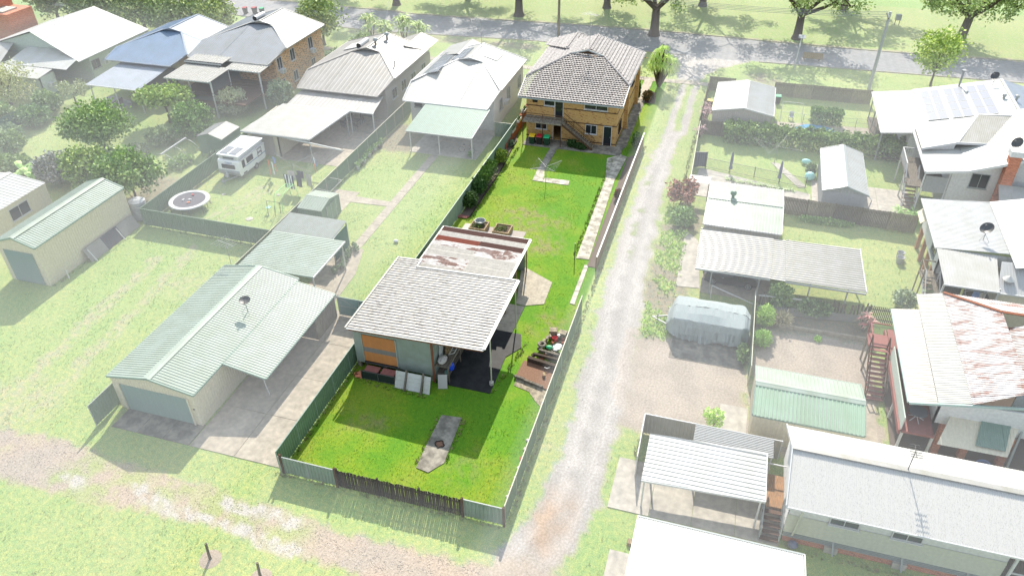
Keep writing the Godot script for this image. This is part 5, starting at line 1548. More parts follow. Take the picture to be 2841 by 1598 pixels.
func west_side() -> void:
	var s := V(0, 0, 1)
	var e := V(1, 0, 0)
	# ---- double garage with carport wing
	var t := gable_shed("garage", "double garage with pale green ribbed roof and green roller door", -37.0, -30.3, -41.5, -28.05, 2.9, 3.5, "z", M.roof_green_pale, M.wall_cream, 0.22, 0.12, M.trim_green, true, "garage")
	roof(t, [V(-27.1, 2.32, -31.3), V(-27.1, 2.32, -41.2), V(-30.3, 2.89, -41.2), V(-30.3, 2.89, -31.3)], M.roof_green_pale, 0.22, 0.035)
	edge(t, "gutter", [V(-27.1, 2.28, -31.3), V(-27.1, 2.28, -41.2)], 0.1, 0.1, M.trim_green)
	edge(t, "barge", [V(-27.1, 2.32, -31.25), V(-30.3, 2.9, -31.25)], 0.07, 0.14, M.trim_green)
	roller_door(t, V(-33.63, 0.03, -28.16), 5.2, 2.3, s, M.door_green)
	for x in [-36.3, -30.95]: part(t, "jamb", B.new().bb(x - 0.06, x + 0.06, 0, 2.4, -28.17, -28.06), M.wall_cream)
	part(t, "post", B.new().tube([V(-27.75, 0, -32.0), V(-27.8, 1.2, -31.9), V(-27.6, 2.3, -31.6)], [0.04], 8), M.trim_white)
	part(t, "meter", B.new().box(V(-30.7, 1.5, -28.14), V(0.1, 0.1, 0.05)), M.steel_dark)
	var tw := thing("timber_screen", "pinkish grey horizontal board screen under the carport wing", "screen", V(-27.3, 0, -39.8))
	for k in 12:
		part(tw, "board", B.new().bb(-27.34, -27.28, 0.1 + k * 0.16, 0.24 + k * 0.16, -41.2, -38.2), M.timber_pale)
		part(tw, "board", B.new().bb(-28.9, -27.36, 0.1 + k * 0.16, 0.24 + k * 0.16, -38.25, -38.2), M.timber_grey)
	dish("round dark satellite dish on the double garage roof", V(-31.6, 3.13, -36.5), 0.42, V(0.1, 1.0, 0.2), M.steel_dark)
	var ae := V(-36.9, 0.0, -42.2)
	aerial("yard_aerial", "large television aerial on a mast behind the garage", ae, 4.6, 0.25)
	# teal gate between garage and big shed
	var gt := thing("teal_gate", "teal shade cloth gate between garage and shed", "gate", V(-25.4, 0, -41.5))
	part(gt, "cloth", B.new().bb(-27.2, -23.6, 0.15, 1.85, -41.52, -41.49), M.gate_teal)
	var gf := B.new()
	for x in [-27.2, -25.4, -23.6]: gf.bar(V(x, 0.1, -41.46), V(x, 1.9, -41.46), 0.05)
	for y in [0.15, 1.0, 1.85]: gf.bar(V(-27.2, y, -41.46), V(-23.6, y, -41.46), 0.05)
	gf.bar(V(-27.2, 1.85, -41.45), V(-25.4, 0.95, -41.45), 0.04)
	part(gt, "frame", gf, M.trim_green)
	steel_fence("short pale green steel fence end beside the garage door", V(-37.3, 0, -26.2), V(-37.3, 0, -28.6), 1.85, M.fence_green_pale, M.trim_grey)
	# ---- flat carport and shade roof behind it
	var c := thing("flat_carport", "flat pale green ribbed carport behind the garage", "carport", V(-32.8, 0, -44.8))
	roof(c, [V(-36.1, 2.8, -47.4), V(-36.1, 2.8, -42.0), V(-29.4, 2.9, -42.0), V(-29.4, 2.9, -47.4)], M.roof_green_pale, 0.24, 0.035)
	edge(c, "gutter", [V(-29.35, 2.84, -42.0), V(-29.35, 2.84, -47.4)], 0.1, 0.12, M.trim_white)
	edge(c, "barge", [V(-36.1, 2.76, -42.0), V(-29.4, 2.86, -42.0)], 0.06, 0.12, M.trim_green)
	for p in [V(-29.6, 0, -47.2), V(-29.6, 0, -42.3), V(-35.9, 0, -47.2), V(-35.9, 0, -42.3)]: post(c, p, 2.8, 0.1, M.trim_white)
	var sr := thing("shade_house", "low shade house with dark grey green sheet roof", "shade house", V(-33.7, 0, -49.3))
	roof(sr, [V(-36.6, 2.45, -47.75), V(-30.75, 2.45, -47.75), V(-30.95, 2.62, -50.8), V(-36.5, 2.62, -50.8)], M.roof_slate, 0.16, 0.025)
	for p in [V(-30.9, 0, -47.9), V(-31.0, 0, -50.7), V(-36.4, 0, -50.7), V(-36.4, 0, -47.9)]: post(sr, p, 2.5, 0.08, M.trim_green)
	part(sr, "screen", B.new().bb(-31.0, -30.97, 0.1, 2.3, -50.7, -48.0), M.shade_cloth)
	rng.seed = 201
	for k in 12: bush("potted_plant", "dark potted plant crowded beside the shade house", V(-30.4 + rng.randf_range(-0.3, 0.4), 0.03, -50.6 + k * 0.38), V(0.2, 0.3, 0.2), 90, 0.14, Color(0.10, 0.14, 0.08), Color(0.2, 0.26, 0.14), 300 + k, {"category": "pot plant", "group": "pot plants by the shade house"})
	# ---- little green garden shed
	var gs := gable_shed("garden_shed", "small pale green garden shed behind the clothesline fence", -37.1, -34.6, -56.25, -52.75, 1.9, 2.3, "x", M.roof_green_pale, M.fence_green_pale, 0.25, 0.03, null, false)
	part(gs, "door", B.new().bb(-34.6, -34.58, 0.05, 1.85, -55.3, -53.6), M.fence_green_pale)
	part(gs, "door_frame", B.new().bar(V(-34.57, 0, -55.3), V(-34.57, 1.9, -55.3), 0.04).bar(V(-34.57, 0, -54.4), V(-34.57, 1.9, -54.4), 0.04).bar(V(-34.57, 0, -53.6), V(-34.57, 1.9, -53.6), 0.04), M.trim_white)
	# ---- long cream shed
	var ls := gable_shed("long_shed", "long cream ribbed shed with pale green roof", -56.45, -52.3, -48.9, -38.3, 3.8, 4.45, "z", M.roof_green_pale, M.wall_cream, 0.24, 0.08, M.trim_green)
	roller_door(ls, V(-54.35, 0.03, -38.36), 3.0, 3.1, s, M.door_green)
	part(ls, "downpipe", B.new().tube([V(-52.25, 3.7, -48.8), V(-52.1, 3.4, -48.9), V(-52.1, 2.6, -49.3)], [0.05], 6), M.wall_cream)
	for k in 3:
		var p := thing("corrugated_sheet", "loose dark corrugated panel propped against the long shed", "sheet", V(-52.0, 0, -43 - k * 1.8), "panels propped against the long shed")
		part(p, "sheet", sheet(B.new(), [V(-51.6, 0.02, -42.3 - k * 2.1), V(-51.6, 0.02, -44.4 - k * 2.1), V(-52.2, 1.15, -44.4 - k * 2.1), V(-52.2, 1.15, -42.3 - k * 2.1)], 0.12, 0.03), M.roof_zinc if k != 1 else M.cloth_grey)
	for z in [-42.6, -46.2]: solo("propped_post", "white post propped against the loose panels", "post", B.new().bar(V(-51.3, 0, z), V(-51.95, 1.1, z), 0.08), M.trim_white, "posts against the loose panels")
	solo("short_post", "lone white post standing by the long shed corner", "post", B.new().box(V(-51.7, 0.45, -39.7), V(0.09, 0.9, 0.09)), M.trim_white)
	var tk := thing("rain_tank", "ribbed grey rainwater tank behind the long shed", "tank", V(-52.4, 0, -49.9))
	var pr := []
	for k in 16: pr.append(Vector2(0.72 + (0.03 if k % 2 else 0.0), 0.1 + k * 0.12))
	pr.append(Vector2(0.4, 2.1)); pr.append(Vector2(0, 2.15))
	part(tk, "tank_body", B.new().lathe(V(-52.4, 0, -49.9), pr, 18), M.wall_grey)
	# ---- cream shed at the far side
	var cs := gable_shed("cream_shed", "cream shed with plain white roof beside the banana plants", -70.0, -61.8, -49.2, -42.5, 2.8, 3.3, "z", M.roof_white, M.wall_cream, 0.4, 0.1)
	window(cs, V(-61.9, 1.75, -45.6), 2.2, 1.2, e, M.trim_white, 2)
	# ---- fences of these lots
	steel_fence("green steel fence behind the trampoline yard", V(-51.3, 0, -48.9), V(-37.6, 0, -48.8), 1.8, M.fence_green, M.fence_green_pale)
	steel_fence("green steel fence beside the caravan", V(-51.3, 0, -49.0), V(-51.3, 0, -68.0), 1.8, M.fence_green, M.fence_green_pale)
	steel_fence("long green steel fence between the clothesline yard and the path lawn", V(-37.5, 0, -42.4), V(-37.5, 0, -80.0), 1.8, M.fence_green, M.fence_cream)
	steel_fence("pale green steel return fence beside the mint patio", V(-25.6, 0, -76.0), V(-23.6, 0, -76.0), 1.8, M.fence_green_pale, M.fence_cream)
	steel_fence("weathered green fence stub behind the big yard tree", V(-67.5, 0, -55.6), V(-63.0, 0, -59.6), 1.6, M.fence_green, M.fence_green_pale)
	steel_fence("dark teal fence at the back of the mint house", V(-81.0, 0, -58.0), V(-80.6, 0, -70.8), 1.8, M.fence_teal, M.fence_green_pale)
	# ---- caravan
	caravan()
	# ---- trampoline
	var tr := thing("trampoline", "round trampoline with white pad beside the green fence", "trampoline", V(-49.0, 0, -52.8))
	var tc := V(-49.0, 0.9, -52.8)
	part(tr, "mat", B.new().lathe(tc, [Vector2(0, 0), Vector2(1.55, 0.0)], 28), M.cloth_grey)
	part(tr, "pad", B.new().lathe(tc + V(0, 0.02, 0), [Vector2(1.5, 0.0), Vector2(1.55, 0.04), Vector2(1.88, 0.03), Vector2(1.93, -0.04)], 28), M.trim_white)
	for k in 6:
		var a := TAU * k / 6 + 0.3
		var q := V(cos(a), 0, sin(a)) * 1.85
		part(tr, "leg", B.new().tube([tc + q, tc + q + V(0, -0.85, 0), tc + q.rotated(Vector3.UP, 0.35) + V(0, -0.87, 0), tc + q.rotated(Vector3.UP, 0.35)], [0.025], 6), M.steel_dark)
	for d in [[-0.5, 0.2, "white"], [0.3, 0.5, "orange"], [-0.2, -0.9, "red"], [0.1, 0.0, "white"]]: solo("toy", "small %s toy lying on the trampoline" % d[2], "toy", B.new().box(tc + V(d[0], 0.06, d[1]), V(0.3, 0.1, 0.14), Basis(Vector3.UP, d[0] * 3)), {"white": M.trim_white, "orange": M.orange, "red": M.red}[d[2]], "toys on the trampoline")
	# ---- clothesline with washing
	clothes_hoist("rotary clothesline hung with washing beside the caravan", V(-42.1, 0, -60.5), 1.95, 3.3, 0.45, 3, 0.0)
	var g := "washing on the caravan yard line"
	garment("navy and white striped towel hanging on the line", V(-41.2, 1.95, -58.2), 1.2, 1.5, M.navy, 0.15, g, true)
	garment("dark grey trousers hanging on the line", V(-40.2, 1.95, -58.4), 0.7, 1.3, M.cloth_grey, 0.15, g)
	garment("beige towel hanging on the line", V(-39.4, 1.95, -58.9), 0.7, 1.4, M.cloth_beige, 0.2, g)
	garment("beige shirt hanging on the line behind the striped towel", V(-41.4, 2.0, -59.0), 0.9, 0.7, M.cloth_beige, 0.1, g)
	garment("charcoal shirt hanging on the line", V(-40.5, 2.0, -59.2), 0.8, 0.8, M.cloth_grey, 0.1, g)
	garment("blue shirt hanging beside the caravan", V(-44.7, 1.95, -61.3), 0.5, 0.7, M.blue_soft, 0.6, g)
	garment("orange and white cloth hanging beside the caravan", V(-44.9, 1.95, -60.6), 0.4, 1.7, M.orange, 0.8, g)
	garment("white cloth hanging beside the caravan", V(-44.2, 1.95, -60.2), 0.5, 1.3, M.cloth_white, 0.8, g)
	garment("salmon cloth hanging beside the caravan", V(-43.6, 1.95, -59.8), 0.3, 0.7, M.orange, 0.8, g)
	garment("blue cloth hanging at the carport end of the line", V(-40.2, 1.95, -61.9), 0.5, 0.7, M.blue_soft, 1.0, g)
	garment("orange patterned cloth hanging at the carport end of the line", V(-39.8, 1.95, -61.0), 0.5, 0.9, M.orange, 1.0, g)
	garment("white cloth hanging at the carport end of the line", V(-40.6, 1.95, -62.3), 0.4, 0.8, M.cloth_white, 1.0, g)
	# ---- climbing frame
	var mg := thing("climbing_frame", "lime green monkey bar frame beside the steel fence", "climbing frame", V(-40.2, 0, -55.5))
	var mb := B.new()
	for x in [-40.7, -39.9]: mb.tube([V(x, 0, -57.4), V(x, 1.5, -57.2), V(x, 1.75, -56.9), V(x, 1.75, -54.9), V(x, 1.5, -54.6), V(x, 0, -54.4)], [0.03], 6)
	part(mg, "side_rail", mb, M.lime)
	for k in 7: part(mg, "rung", B.new().cyl(V(-40.7, 1.75, -56.9 + k * 0.33), V(-39.9, 1.75, -56.9 + k * 0.33), 0.02, 6), M.lime)
	var ml := B.new()
	for d in [[-41.5, -54.3], [-40.3, -53.7], [-41.0, -53.6], [-40.1, -54.3]]: ml.cyl(V(d[0], 0, d[1]), V(d[0] + 0.25, 1.3, d[1] + 0.2), 0.025, 5)
	ml.cyl(V(-41.3, 1.2, -54.2), V(-39.9, 1.3, -54.1), 0.02, 5)
	part(mg, "support", ml, M.steel_dark)
	part(mg, "seat", B.new().bb(-41.4, -41.0, 0.55, 0.6, -54.3, -53.9), M.aqua)
	for d in [[-42.4, -52.5, 0.35], [-47.6, -56.0, 0.2], [-42.2, -57.4, 0.2]]: solo("drain_cover", "round white drain cover set in the trampoline lawn", "drain cover", B.new().lathe(V(d[0], 0.0, d[1]), [Vector2(0, 0.06), Vector2(d[2] * 0.7, 0.06), Vector2(d[2], 0.03), Vector2(d[2], 0)], 14), M.concrete_pale, "drain covers in the lawn")
	# fold-down line on the fence
	var fl := thing("fold_clothesline", "fold down wire clothesline fixed to the green fence", "clothesline", V(-37.4, 1.5, -58.2))
	var fb2 := B.new()
	for k in 9: fb2.cyl(V(-37.4, 1.62, -57.0 - k * 0.3), V(-36.0, 1.5, -57.0 - k * 0.3), 0.008, 4)
	fb2.bar(V(-36.0, 1.5, -57.0), V(-36.0, 1.5, -59.4), 0.03); fb2.bar(V(-37.4, 1.62, -57.0), V(-36.0, 1.5, -57.0), 0.03); fb2.bar(V(-37.4, 1.62, -59.4), V(-36.0, 1.5, -59.4), 0.03)
	part(fl, "wire_frame", fb2, M.steel)
	rng.seed = 220
	for k in 9:
		var p := V(-37.1 + rng.randf_range(-0.1, 0.2), 0.02, -70.5 + k * 0.75)
		var pt := thing("flower_pot", "dark flower pot with small plant along the green fence", "pot", p, "pots along the green fence")
		part(pt, "pot", B.new().lathe(p, [Vector2(0, 0), Vector2(0.16, 0), Vector2(0.24, 0.4), Vector2(0.2, 0.38), Vector2(0, 0.36)], 10), M.steel_dark if k % 2 else M.wall_grey)
		var lb := B.new()
		clump(lb, p + V(0, 0.6, 0), 0.28, 60, 0.16, Color(0.10, 0.18, 0.06), Color(0.24, 0.32, 0.12))
		part(pt, "plant", lb, M.leaf)
	var bk := thing("bicycle", "dark bicycle parked under the mint patio roof", "bicycle", V(-27.3, 0.06, -71.2))
	for x in [-27.8, -26.6]:
		var pts := []
		for k in 17: pts.append(V(x + 0.33 * cos(TAU * k / 16), 0.39 + 0.33 * sin(TAU * k / 16), -71.2))
		part(bk, "wheel", B.new().tube(pts, [0.025], 5, false), M.tyre)
	part(bk, "frame", B.new().tube([V(-27.8, 0.39, -71.2), V(-27.3, 0.4, -71.2), V(-26.85, 0.85, -71.2), V(-27.45, 0.9, -71.2), V(-27.3, 0.4, -71.2)], [0.02], 5).cyl(V(-26.6, 0.39, -71.2), V(-26.85, 1.0, -71.2), 0.02, 5).cyl(V(-26.85, 1.0, -71.45), V(-26.85, 1.0, -70.95), 0.018, 5), M.rust)
	part(bk, "saddle", B.new().box(V(-27.5, 0.98, -71.2), V(0.26, 0.06, 0.12)), M.black)
	bush("potted_shrub", "small pot plant by the mint patio post", V(-26.5, 0.06, -70.3), V(0.25, 0.35, 0.25), 160, 0.16, Color(0.12, 0.2, 0.08), Color(0.26, 0.34, 0.14), 230, {"category": "pot plant"})
	solo("garden_ornament", "small white ornament sitting in the path lawn", "ornament", B.new().ico(V(-27.3, 0.15, -52.5), V(0.25, 0.15, 0.2), 8, 5), M.trim_white)
	# ---- house with mint patio
	var h5 := thing("solar_house", "white roofed house with solar panels and mint green patio", "house", V(-31.2, 0, -82))
	house_walls(h5, -36.3, -26.1, 3.35, -89.3, -77.5, M.wall_white)
	dutch_roof(h5, -36.7, -25.75, 4.25, -79.1, 3.4, -75.5, 5.75, -84.6, -89.6, M.roof_white_b, M.trim_white, 0.3, 0.02, 0.4)
	part(h5, "wall", B.new().prism([V(-36.3, 3.3, -77.5), V(-36.3, 3.8, -77.5), V(-36.3, 4.15, -79.2), V(-36.3, 4.15, -89.3), V(-36.3, 3.3, -89.3)], V(10.2, 0, 0)), M.wall_white)
	roof(h5, [V(-36.6, 4.3, -92.0), V(-36.6, 4.3, -88.0), V(-33.6, 5.3, -86.4), V(-33.6, 5.3, -92.0)], M.roof_white_b, 0.3, 0.02)
	roof(h5, [V(-30.6, 4.3, -88.0), V(-30.6, 4.3, -92.0), V(-33.6, 5.3, -92.0), V(-33.6, 5.3, -86.4)], M.roof_white_b, 0.3, 0.02)
	roof(h5, [V(-33.4, 2.72, -69.4), V(-25.85, 2.72, -69.4), V(-25.95, 3.32, -75.6), V(-33.45, 3.32, -75.6)], M.roof_mint, 0.2, 0.03, "patio_roof")
	edge(h5, "patio_gutter", [V(-33.4, 2.66, -69.35), V(-25.85, 2.66, -69.35)], 0.1, 0.12, M.trim_grey)
	edge(h5, "barge", [V(-25.85, 2.7, -69.4), V(-25.92, 3.3, -75.6)], 0.06, 0.12, M.trim_grey)
	for x in [-33.2, -29.87, -26.15]: post(h5, V(x, 0.06, -70.0), 2.65, 0.1, M.trim_white)
	for d in [[-26.1, 2.2, -80.0], [-26.1, 2.4, -83.0], [-26.1, 2.2, -87.5]]: window(h5, V(d[0], d[1], d[2]), 1.2, 1.3, e, M.trim_grey, 2)
	window(h5, V(-35.3, 2.3, -77.5), 1.0, 0.9, s, M.trim_grey, 1)
	door(h5, V(-29.5, 0.06, -77.5), 1.8, 2.1, s, M.trim_white, M.glass)
	ac_box("white air conditioner on the solar house side wall", V(-26.1, 1.9, -81.6), e)
	var sl := 1.5 / 5.475
	for k in 6:
		var o := V(-35.9, 4.25 + (0.8) * sl, -80.8 - k * 1.3)
		solar_panel(h5, o, V(0, 0, -1.2), V(1.9, 1.9 * sl, 0), 5)
	for k in 3: solar_panel(h5, V(-33.7, 4.25 + 3.0 * sl, -84.6 - k * 1.3), V(0, 0, -1.2), V(1.6, 1.6 * sl, 0), 4)
	var hw := thing("solar_heater", "flat white solar collector on the white house roof", "solar collector", V(-29.0, 5.0, -87))
	part(hw, "collector", B.new().prism([V(-30.2, 5.45, -86.0), V(-30.2, 5.45, -88.3), V(-28.4, 4.97, -88.3), V(-28.4, 4.97, -86.0)], V(0.03, 0.1, 0)), M.roof_white)
	aerial("roof_aerial", "small television aerial above the white solar house", V(-31.3, 5.7, -89.0), 3.2, 0.1)
	# ---- grey house with carport
	var h4 := thing("grey_house", "beige house with warm grey hipped roof and rear skillion", "house", V(-44.3, 0, -82))
	house_walls(h4, -49.4, -39.2, 3.55, -91.0, -77.2, M.wall_beige)
	part(h4, "wall", B.new().prism([V(-49.4, 3.5, -77.2), V(-49.4, 3.85, -77.2), V(-49.4, 4.3, -79.2), V(-49.4, 4.3, -90.5), V(-49.4, 3.5, -90.5)], V(10.2, 0, 0)), M.wall_beige)
	dutch_roof(h4, -50.1, -38.75, 4.4, -79.0, 3.6, -75.3, 5.95, -84.2, -89.8, M.roof_grey, M.roof_grey_b, 0.55, 0.015, 0.5)
	roof(h4, [V(-38.75, 4.4, -89.0), V(-38.75, 4.4, -93.2), V(-41.1, 5.25, -93.2), V(-41.1, 5.25, -87.6)], M.roof_grey, 0.55, 0.015)
	roof(h4, [V(-43.4, 4.4, -93.2), V(-43.4, 4.4, -89.0), V(-41.1, 5.25, -87.6), V(-41.1, 5.25, -93.2)], M.roof_grey, 0.55, 0.015)
	roof(h4, [V(-49.3, 2.85, -72.3), V(-38.5, 2.85, -72.3), V(-39.0, 3.25, -76.2), V(-49.3, 3.25, -76.2)], M.roof_grey_b, 0.5, 0.015, "skillion_roof")
	edge(h4, "gutter", [V(-49.3, 2.8, -72.25), V(-38.5, 2.8, -72.25)], 0.1, 0.12, M.trim_white)
	for x in [-38.7, -41.5, -44.5, -48.8]: post(h4, V(x, 0.04, -72.5), 2.8, 0.1, M.trim_white)
	for d in [[-79.5, 2.4], [-82.2, 2.4], [-85.2, 2.3], [-88.5, 2.3]]: window(h4, V(-39.2, d[1], d[0]), 1.4, 1.2, e, M.trim_white, 2)
	door(h4, V(-42.0, 0.06, -77.2), 1.8, 2.1, s, M.trim_white, M.glass)
	for p in [V(-44.0, 5.9, -85.5), V(-43.6, 5.85, -88.0)]:
		var w := thing("roof_ventilator", "grey whirling ventilator on the grey house ridge", "ventilator", p, "ventilators on the grey house")
		part(w, "stem", B.new().cyl(p - V(0, 0.2, 0), p + V(0, 0.35, 0), 0.14, 10), M.roof_grey)
		part(w, "head", B.new().lathe(p + V(0, 0.35, 0), [Vector2(0.14, 0), Vector2(0.3, 0.1), Vector2(0.3, 0.3), Vector2(0.16, 0.42), Vector2(0, 0.44)], 12), M.trim_grey)
	var hs := thing("hot_water_heater", "white cylinder solar water heater on the grey house roof", "water heater", V(-46.5, 5.2, -85.5))
	part(hs, "tank_body", B.new().cyl(V(-46.0, 5.75, -84.8), V(-46.0, 5.75, -87.2), 0.3, 14), M.trim_white)
	part(hs, "end_cap", B.new().cyl(V(-46.0, 5.75, -84.75), V(-46.0, 5.75, -84.81), 0.31, 14), M.black)
	part(hs, "collector", B.new().prism([V(-48.2, 4.98, -84.8), V(-46.2, 5.52, -84.8), V(-46.2, 5.52, -87.2), V(-48.2, 4.98, -87.2)], V(0, 0.08, 0)), M.roof_white)
	solo("flue_pipe", "short steel flue on the grey house roof", "flue", B.new().cyl(V(-40.0, 4.7, -82.0), V(-40.0, 5.3, -82.0), 0.07, 8).cyl(V(-40.0, 5.3, -82.0), V(-40.0, 5.38, -82.0), 0.13, 8), M.steel)
	var cp := thing("carport", "corrugated white roofed garage and carport beside the caravan", "carport", V(-46, 0, -68))
	roof(cp, [V(-50.3, 2.9, -64.3), V(-42.0, 2.9, -64.3), V(-41.2, 2.98, -71.9), V(-49.6, 2.98, -71.9)], M.roof_white_b, 0.22, 0.03)
	edge(cp, "gutter", [V(-50.3, 2.82, -64.25), V(-42.0, 2.82, -64.25)], 0.1, 0.14, M.trim_grey)
	edge(cp, "barge", [V(-42.0, 2.88, -64.3), V(-41.2, 2.96, -71.9)], 0.06, 0.14, M.trim_white)
	walls(cp, -50.1, -46.3, 0, 2.85, -71.5, -65.0, M.wall_cream)
	roller_door(cp, V(-48.2, 0.05, -64.98), 2.6, 2.2, s, M.wall_beige)
	part(cp, "beam", B.new().bar(V(-46.3, 2.7, -64.6), V(-38.0, 2.5, -63.6), 0.08, 0.16), M.trim_white)
	for p in [V(-42.2, 0.04, -64.5), V(-41.5, 0.04, -71.6)]: post(cp, p, 2.85, 0.1, M.trim_grey)
	var tb := thing("outdoor_table", "dark outdoor table under the grey house skillion", "table", V(-42.5, 0.04, -74.5))
	part(tb, "top", B.new().bb(-43.4, -41.6, 0.72, 0.76, -75.0, -74.0), M.black)
	for x in [-43.3, -41.7]:
		for z in [-74.9, -74.1]: part(tb, "leg", B.new().bb(x - 0.03, x + 0.03, 0.04, 0.72, z - 0.03, z + 0.03), M.black)
	for k in 4:
		var p := V(-43.2 + (k % 2) * 1.4, 0.04, -75.4 + (k / 2) * 1.8)
		var ch := thing("outdoor_chair", "black outdoor chair at the dark table", "chair", p, "chairs under the skillion")
		part(ch, "seat", B.new().box(p + V(0, 0.43, 0), V(0.5, 0.05, 0.5)), M.black)
		part(ch, "backrest", B.new().box(p + V(0, 0.7, 0.24 if k > 1 else -0.24), V(0.5, 0.5, 0.04)), M.black)
		for j in 4: part(ch, "leg", B.new().box(p + V(-0.22 + (j % 2) * 0.44, 0.21, -0.22 + (j / 2) * 0.44), V(0.04, 0.42, 0.04)), M.black)
	# ---- mottled brick house with decks
	var h3 := thing("mottled_house", "two storey mottled brick house with bluish grey roof and decks", "house", V(-60, 0, -84))
	house_walls(h3, -66.0, -54.9, 5.05, -91.3, -79.6, M.brick_mottled)
	part(h3, "wall", B.new().prism([V(-66.0, 5.0, -79.6), V(-66.0, 5.15, -79.6), V(-66.0, 5.6, -81.9), V(-66.0, 5.6, -91.3), V(-66.0, 5.0, -91.3)], V(11.1, 0, 0)), M.brick_mottled)
	dutch_roof(h3, -66.4, -54.4, 5.7, -81.8, 4.95, -77.9, 7.35, -86.4, -91.6, M.roof_bluegrey, M.roof_white_b, 0.3, 0.02, 0.3)
	for d in [[-80.5, 4.2], [-83.6, 4.3], [-88.2, 4.3]]:
		window(h3, V(-54.9, d[1], d[0]), 1.1, 1.5, e, M.trim_white, 2)
		window(h3, V(-54.9, d[1] - 2.7, d[0]), 1.1, 1.3, e, M.trim_white, 2)
	ac_box("white window air conditioner by the deck end of the mottled brick wall", V(-54.85, 3.3, -80.5), e)
	ac_box("white window air conditioner by the street end of the mottled brick wall", V(-54.85, 3.3, -88.2), e)
	var dk := [[-65.2, -58.9, -76.2, -71.9, 4.55, 0.35], [-65.4, -60.2, -79.6, -76.3, 5.0, 0.3], [-59.6, -54.6, -78.4, -75.9, 4.7, 0.3]]
	for d in dk:
		roof(h3, [V(d[0], d[4], d[3]), V(d[1], d[4], d[3]), V(d[1], d[4] + d[5] * 0.5, d[2]), V(d[0], d[4] + d[5] * 0.5, d[2])], M.roof_zinc, 0.4, 0.04, "deck_roof")
		edge(h3, "gutter", [V(d[0], d[4] - 0.06, d[3] + 0.03), V(d[1], d[4] - 0.06, d[3] + 0.03)], 0.1, 0.12, M.trim_grey)
	part(h3, "deck", B.new().bb(-65.1, -55.0, 1.9, 2.1, -79.5, -72.2), M.timber_deck)
	part(h3, "skirt", B.new().bb(-65.1, -59.1, 1.3, 1.9, -72.3, -72.2), M.timber_deck)
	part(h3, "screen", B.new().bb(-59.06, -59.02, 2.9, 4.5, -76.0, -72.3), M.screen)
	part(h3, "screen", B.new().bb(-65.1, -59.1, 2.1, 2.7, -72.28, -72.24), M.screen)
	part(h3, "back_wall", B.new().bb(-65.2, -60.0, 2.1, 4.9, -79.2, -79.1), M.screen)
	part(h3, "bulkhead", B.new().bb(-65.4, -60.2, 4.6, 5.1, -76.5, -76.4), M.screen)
	for p in [V(-65.0, 0, -72.2), V(-59.05, 0, -72.2), V(-59.05, 0, -75.8), V(-55.0, 0, -76.1), V(-62.0, 0, -72.2)]: post(h3, p, 4.6, 0.14, M.trim_white)
	for y in [2.7, 3.1]: edge(h3, "rail", [V(-65.0, y, -72.15), V(-59.0, y, -72.15), V(-59.0, y, -75.8), V(-55.0, y, -76.0)], 0.06, 0.06, M.timber_deck)
	var hw2 := thing("hot_water_heater", "white cylinder water heater on the bluish grey roof", "water heater", V(-61.5, 7.1, -88))
	part(hw2, "tank_body", B.new().cyl(V(-61.6, 7.35, -86.8), V(-61.6, 7.35, -89.0), 0.28, 14), M.trim_white)
	part(hw2, "end_cap", B.new().cyl(V(-61.6, 7.35, -86.75), V(-61.6, 7.35, -86.81), 0.29, 14), M.black)
	# ---- blue roofed house
	var h2 := thing("blue_roof_house", "house with pale blue hipped roof and blue patio cover", "house", V(-72.5, 0, -83))
	house_walls(h2, -77.2, -68.0, 4.0, -90.0, -78.2, M.wall_cream)
	part(h2, "wall", B.new().prism([V(-77.2, 3.95, -78.2), V(-77.2, 4.1, -78.2), V(-77.2, 4.5, -79.4), V(-77.2, 4.5, -90.0), V(-77.2, 3.95, -90.0)], V(9.2, 0, 0)), M.wall_cream)
	dutch_roof(h2, -78.0, -67.2, 4.6, -79.2, 4.1, -76.4, 6.2, -84.0, -89.8, M.roof_blue, M.roof_blue_pale, 0.3, 0.02, 0.5)
	roof(h2, [V(-75.8, 3.15, -70.6), V(-68.2, 3.15, -70.6), V(-68.6, 3.75, -78.4), V(-75.8, 3.75, -78.4)], M.roof_blue_pale, 0.3, 0.025, "patio_roof")
	edge(h2, "gutter", [V(-75.8, 3.1, -70.55), V(-68.2, 3.1, -70.55)], 0.1, 0.12, M.trim_white)
	for x in [-75.5, -72.0, -68.5]: post(h2, V(x, 0, -70.9), 3.1, 0.1, M.trim_white)
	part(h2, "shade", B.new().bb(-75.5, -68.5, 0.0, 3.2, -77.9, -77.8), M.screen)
	var spa := thing("spa_tub", "brown spa tub under the blue patio cover", "spa", V(-74.3, 0, -72.0))
	part(spa, "cabinet", B.new().bb(-75.3, -73.3, 0, 0.8, -73.0, -71.2), M.timber_deck)
	part(spa, "tub_shell", B.new().bb(-75.2, -73.4, 0.79, 0.84, -72.9, -71.3), M.cloth_beige)
	solo("garden_bench", "silver garden seat under the blue patio cover", "seat", B.new().bb(-72.6, -71.4, 0.42, 0.48, -72.2, -71.6).bb(-72.6, -71.4, 0.48, 0.95, -72.24, -72.18).bb(-72.6, -72.5, 0, 0.42, -72.2, -71.6).bb(-71.5, -71.4, 0, 0.42, -72.2, -71.6), M.steel)
	# ---- mint weatherboard house
	var h1 := thing("mint_house", "pale mint house with wide white gable roof", "house", V(-90, 0, -82))
	part(h1, "wall", B.new().prism([V(-99.0, 0, -78.6), V(-82.4, 0, -78.6), V(-82.4, 3.3, -78.6), V(-90.4, 5.8, -78.6), V(-99.0, 3.3, -78.6)], V(0, 0, -11.2)), M.wall_mint)
	roof(h1, [V(-81.9, 3.35, -76.4), V(-81.9, 3.35, -90.2), V(-90.4, 5.95, -90.2), V(-90.4, 5.95, -78.3)], M.roof_white, 0.5, 0.012)
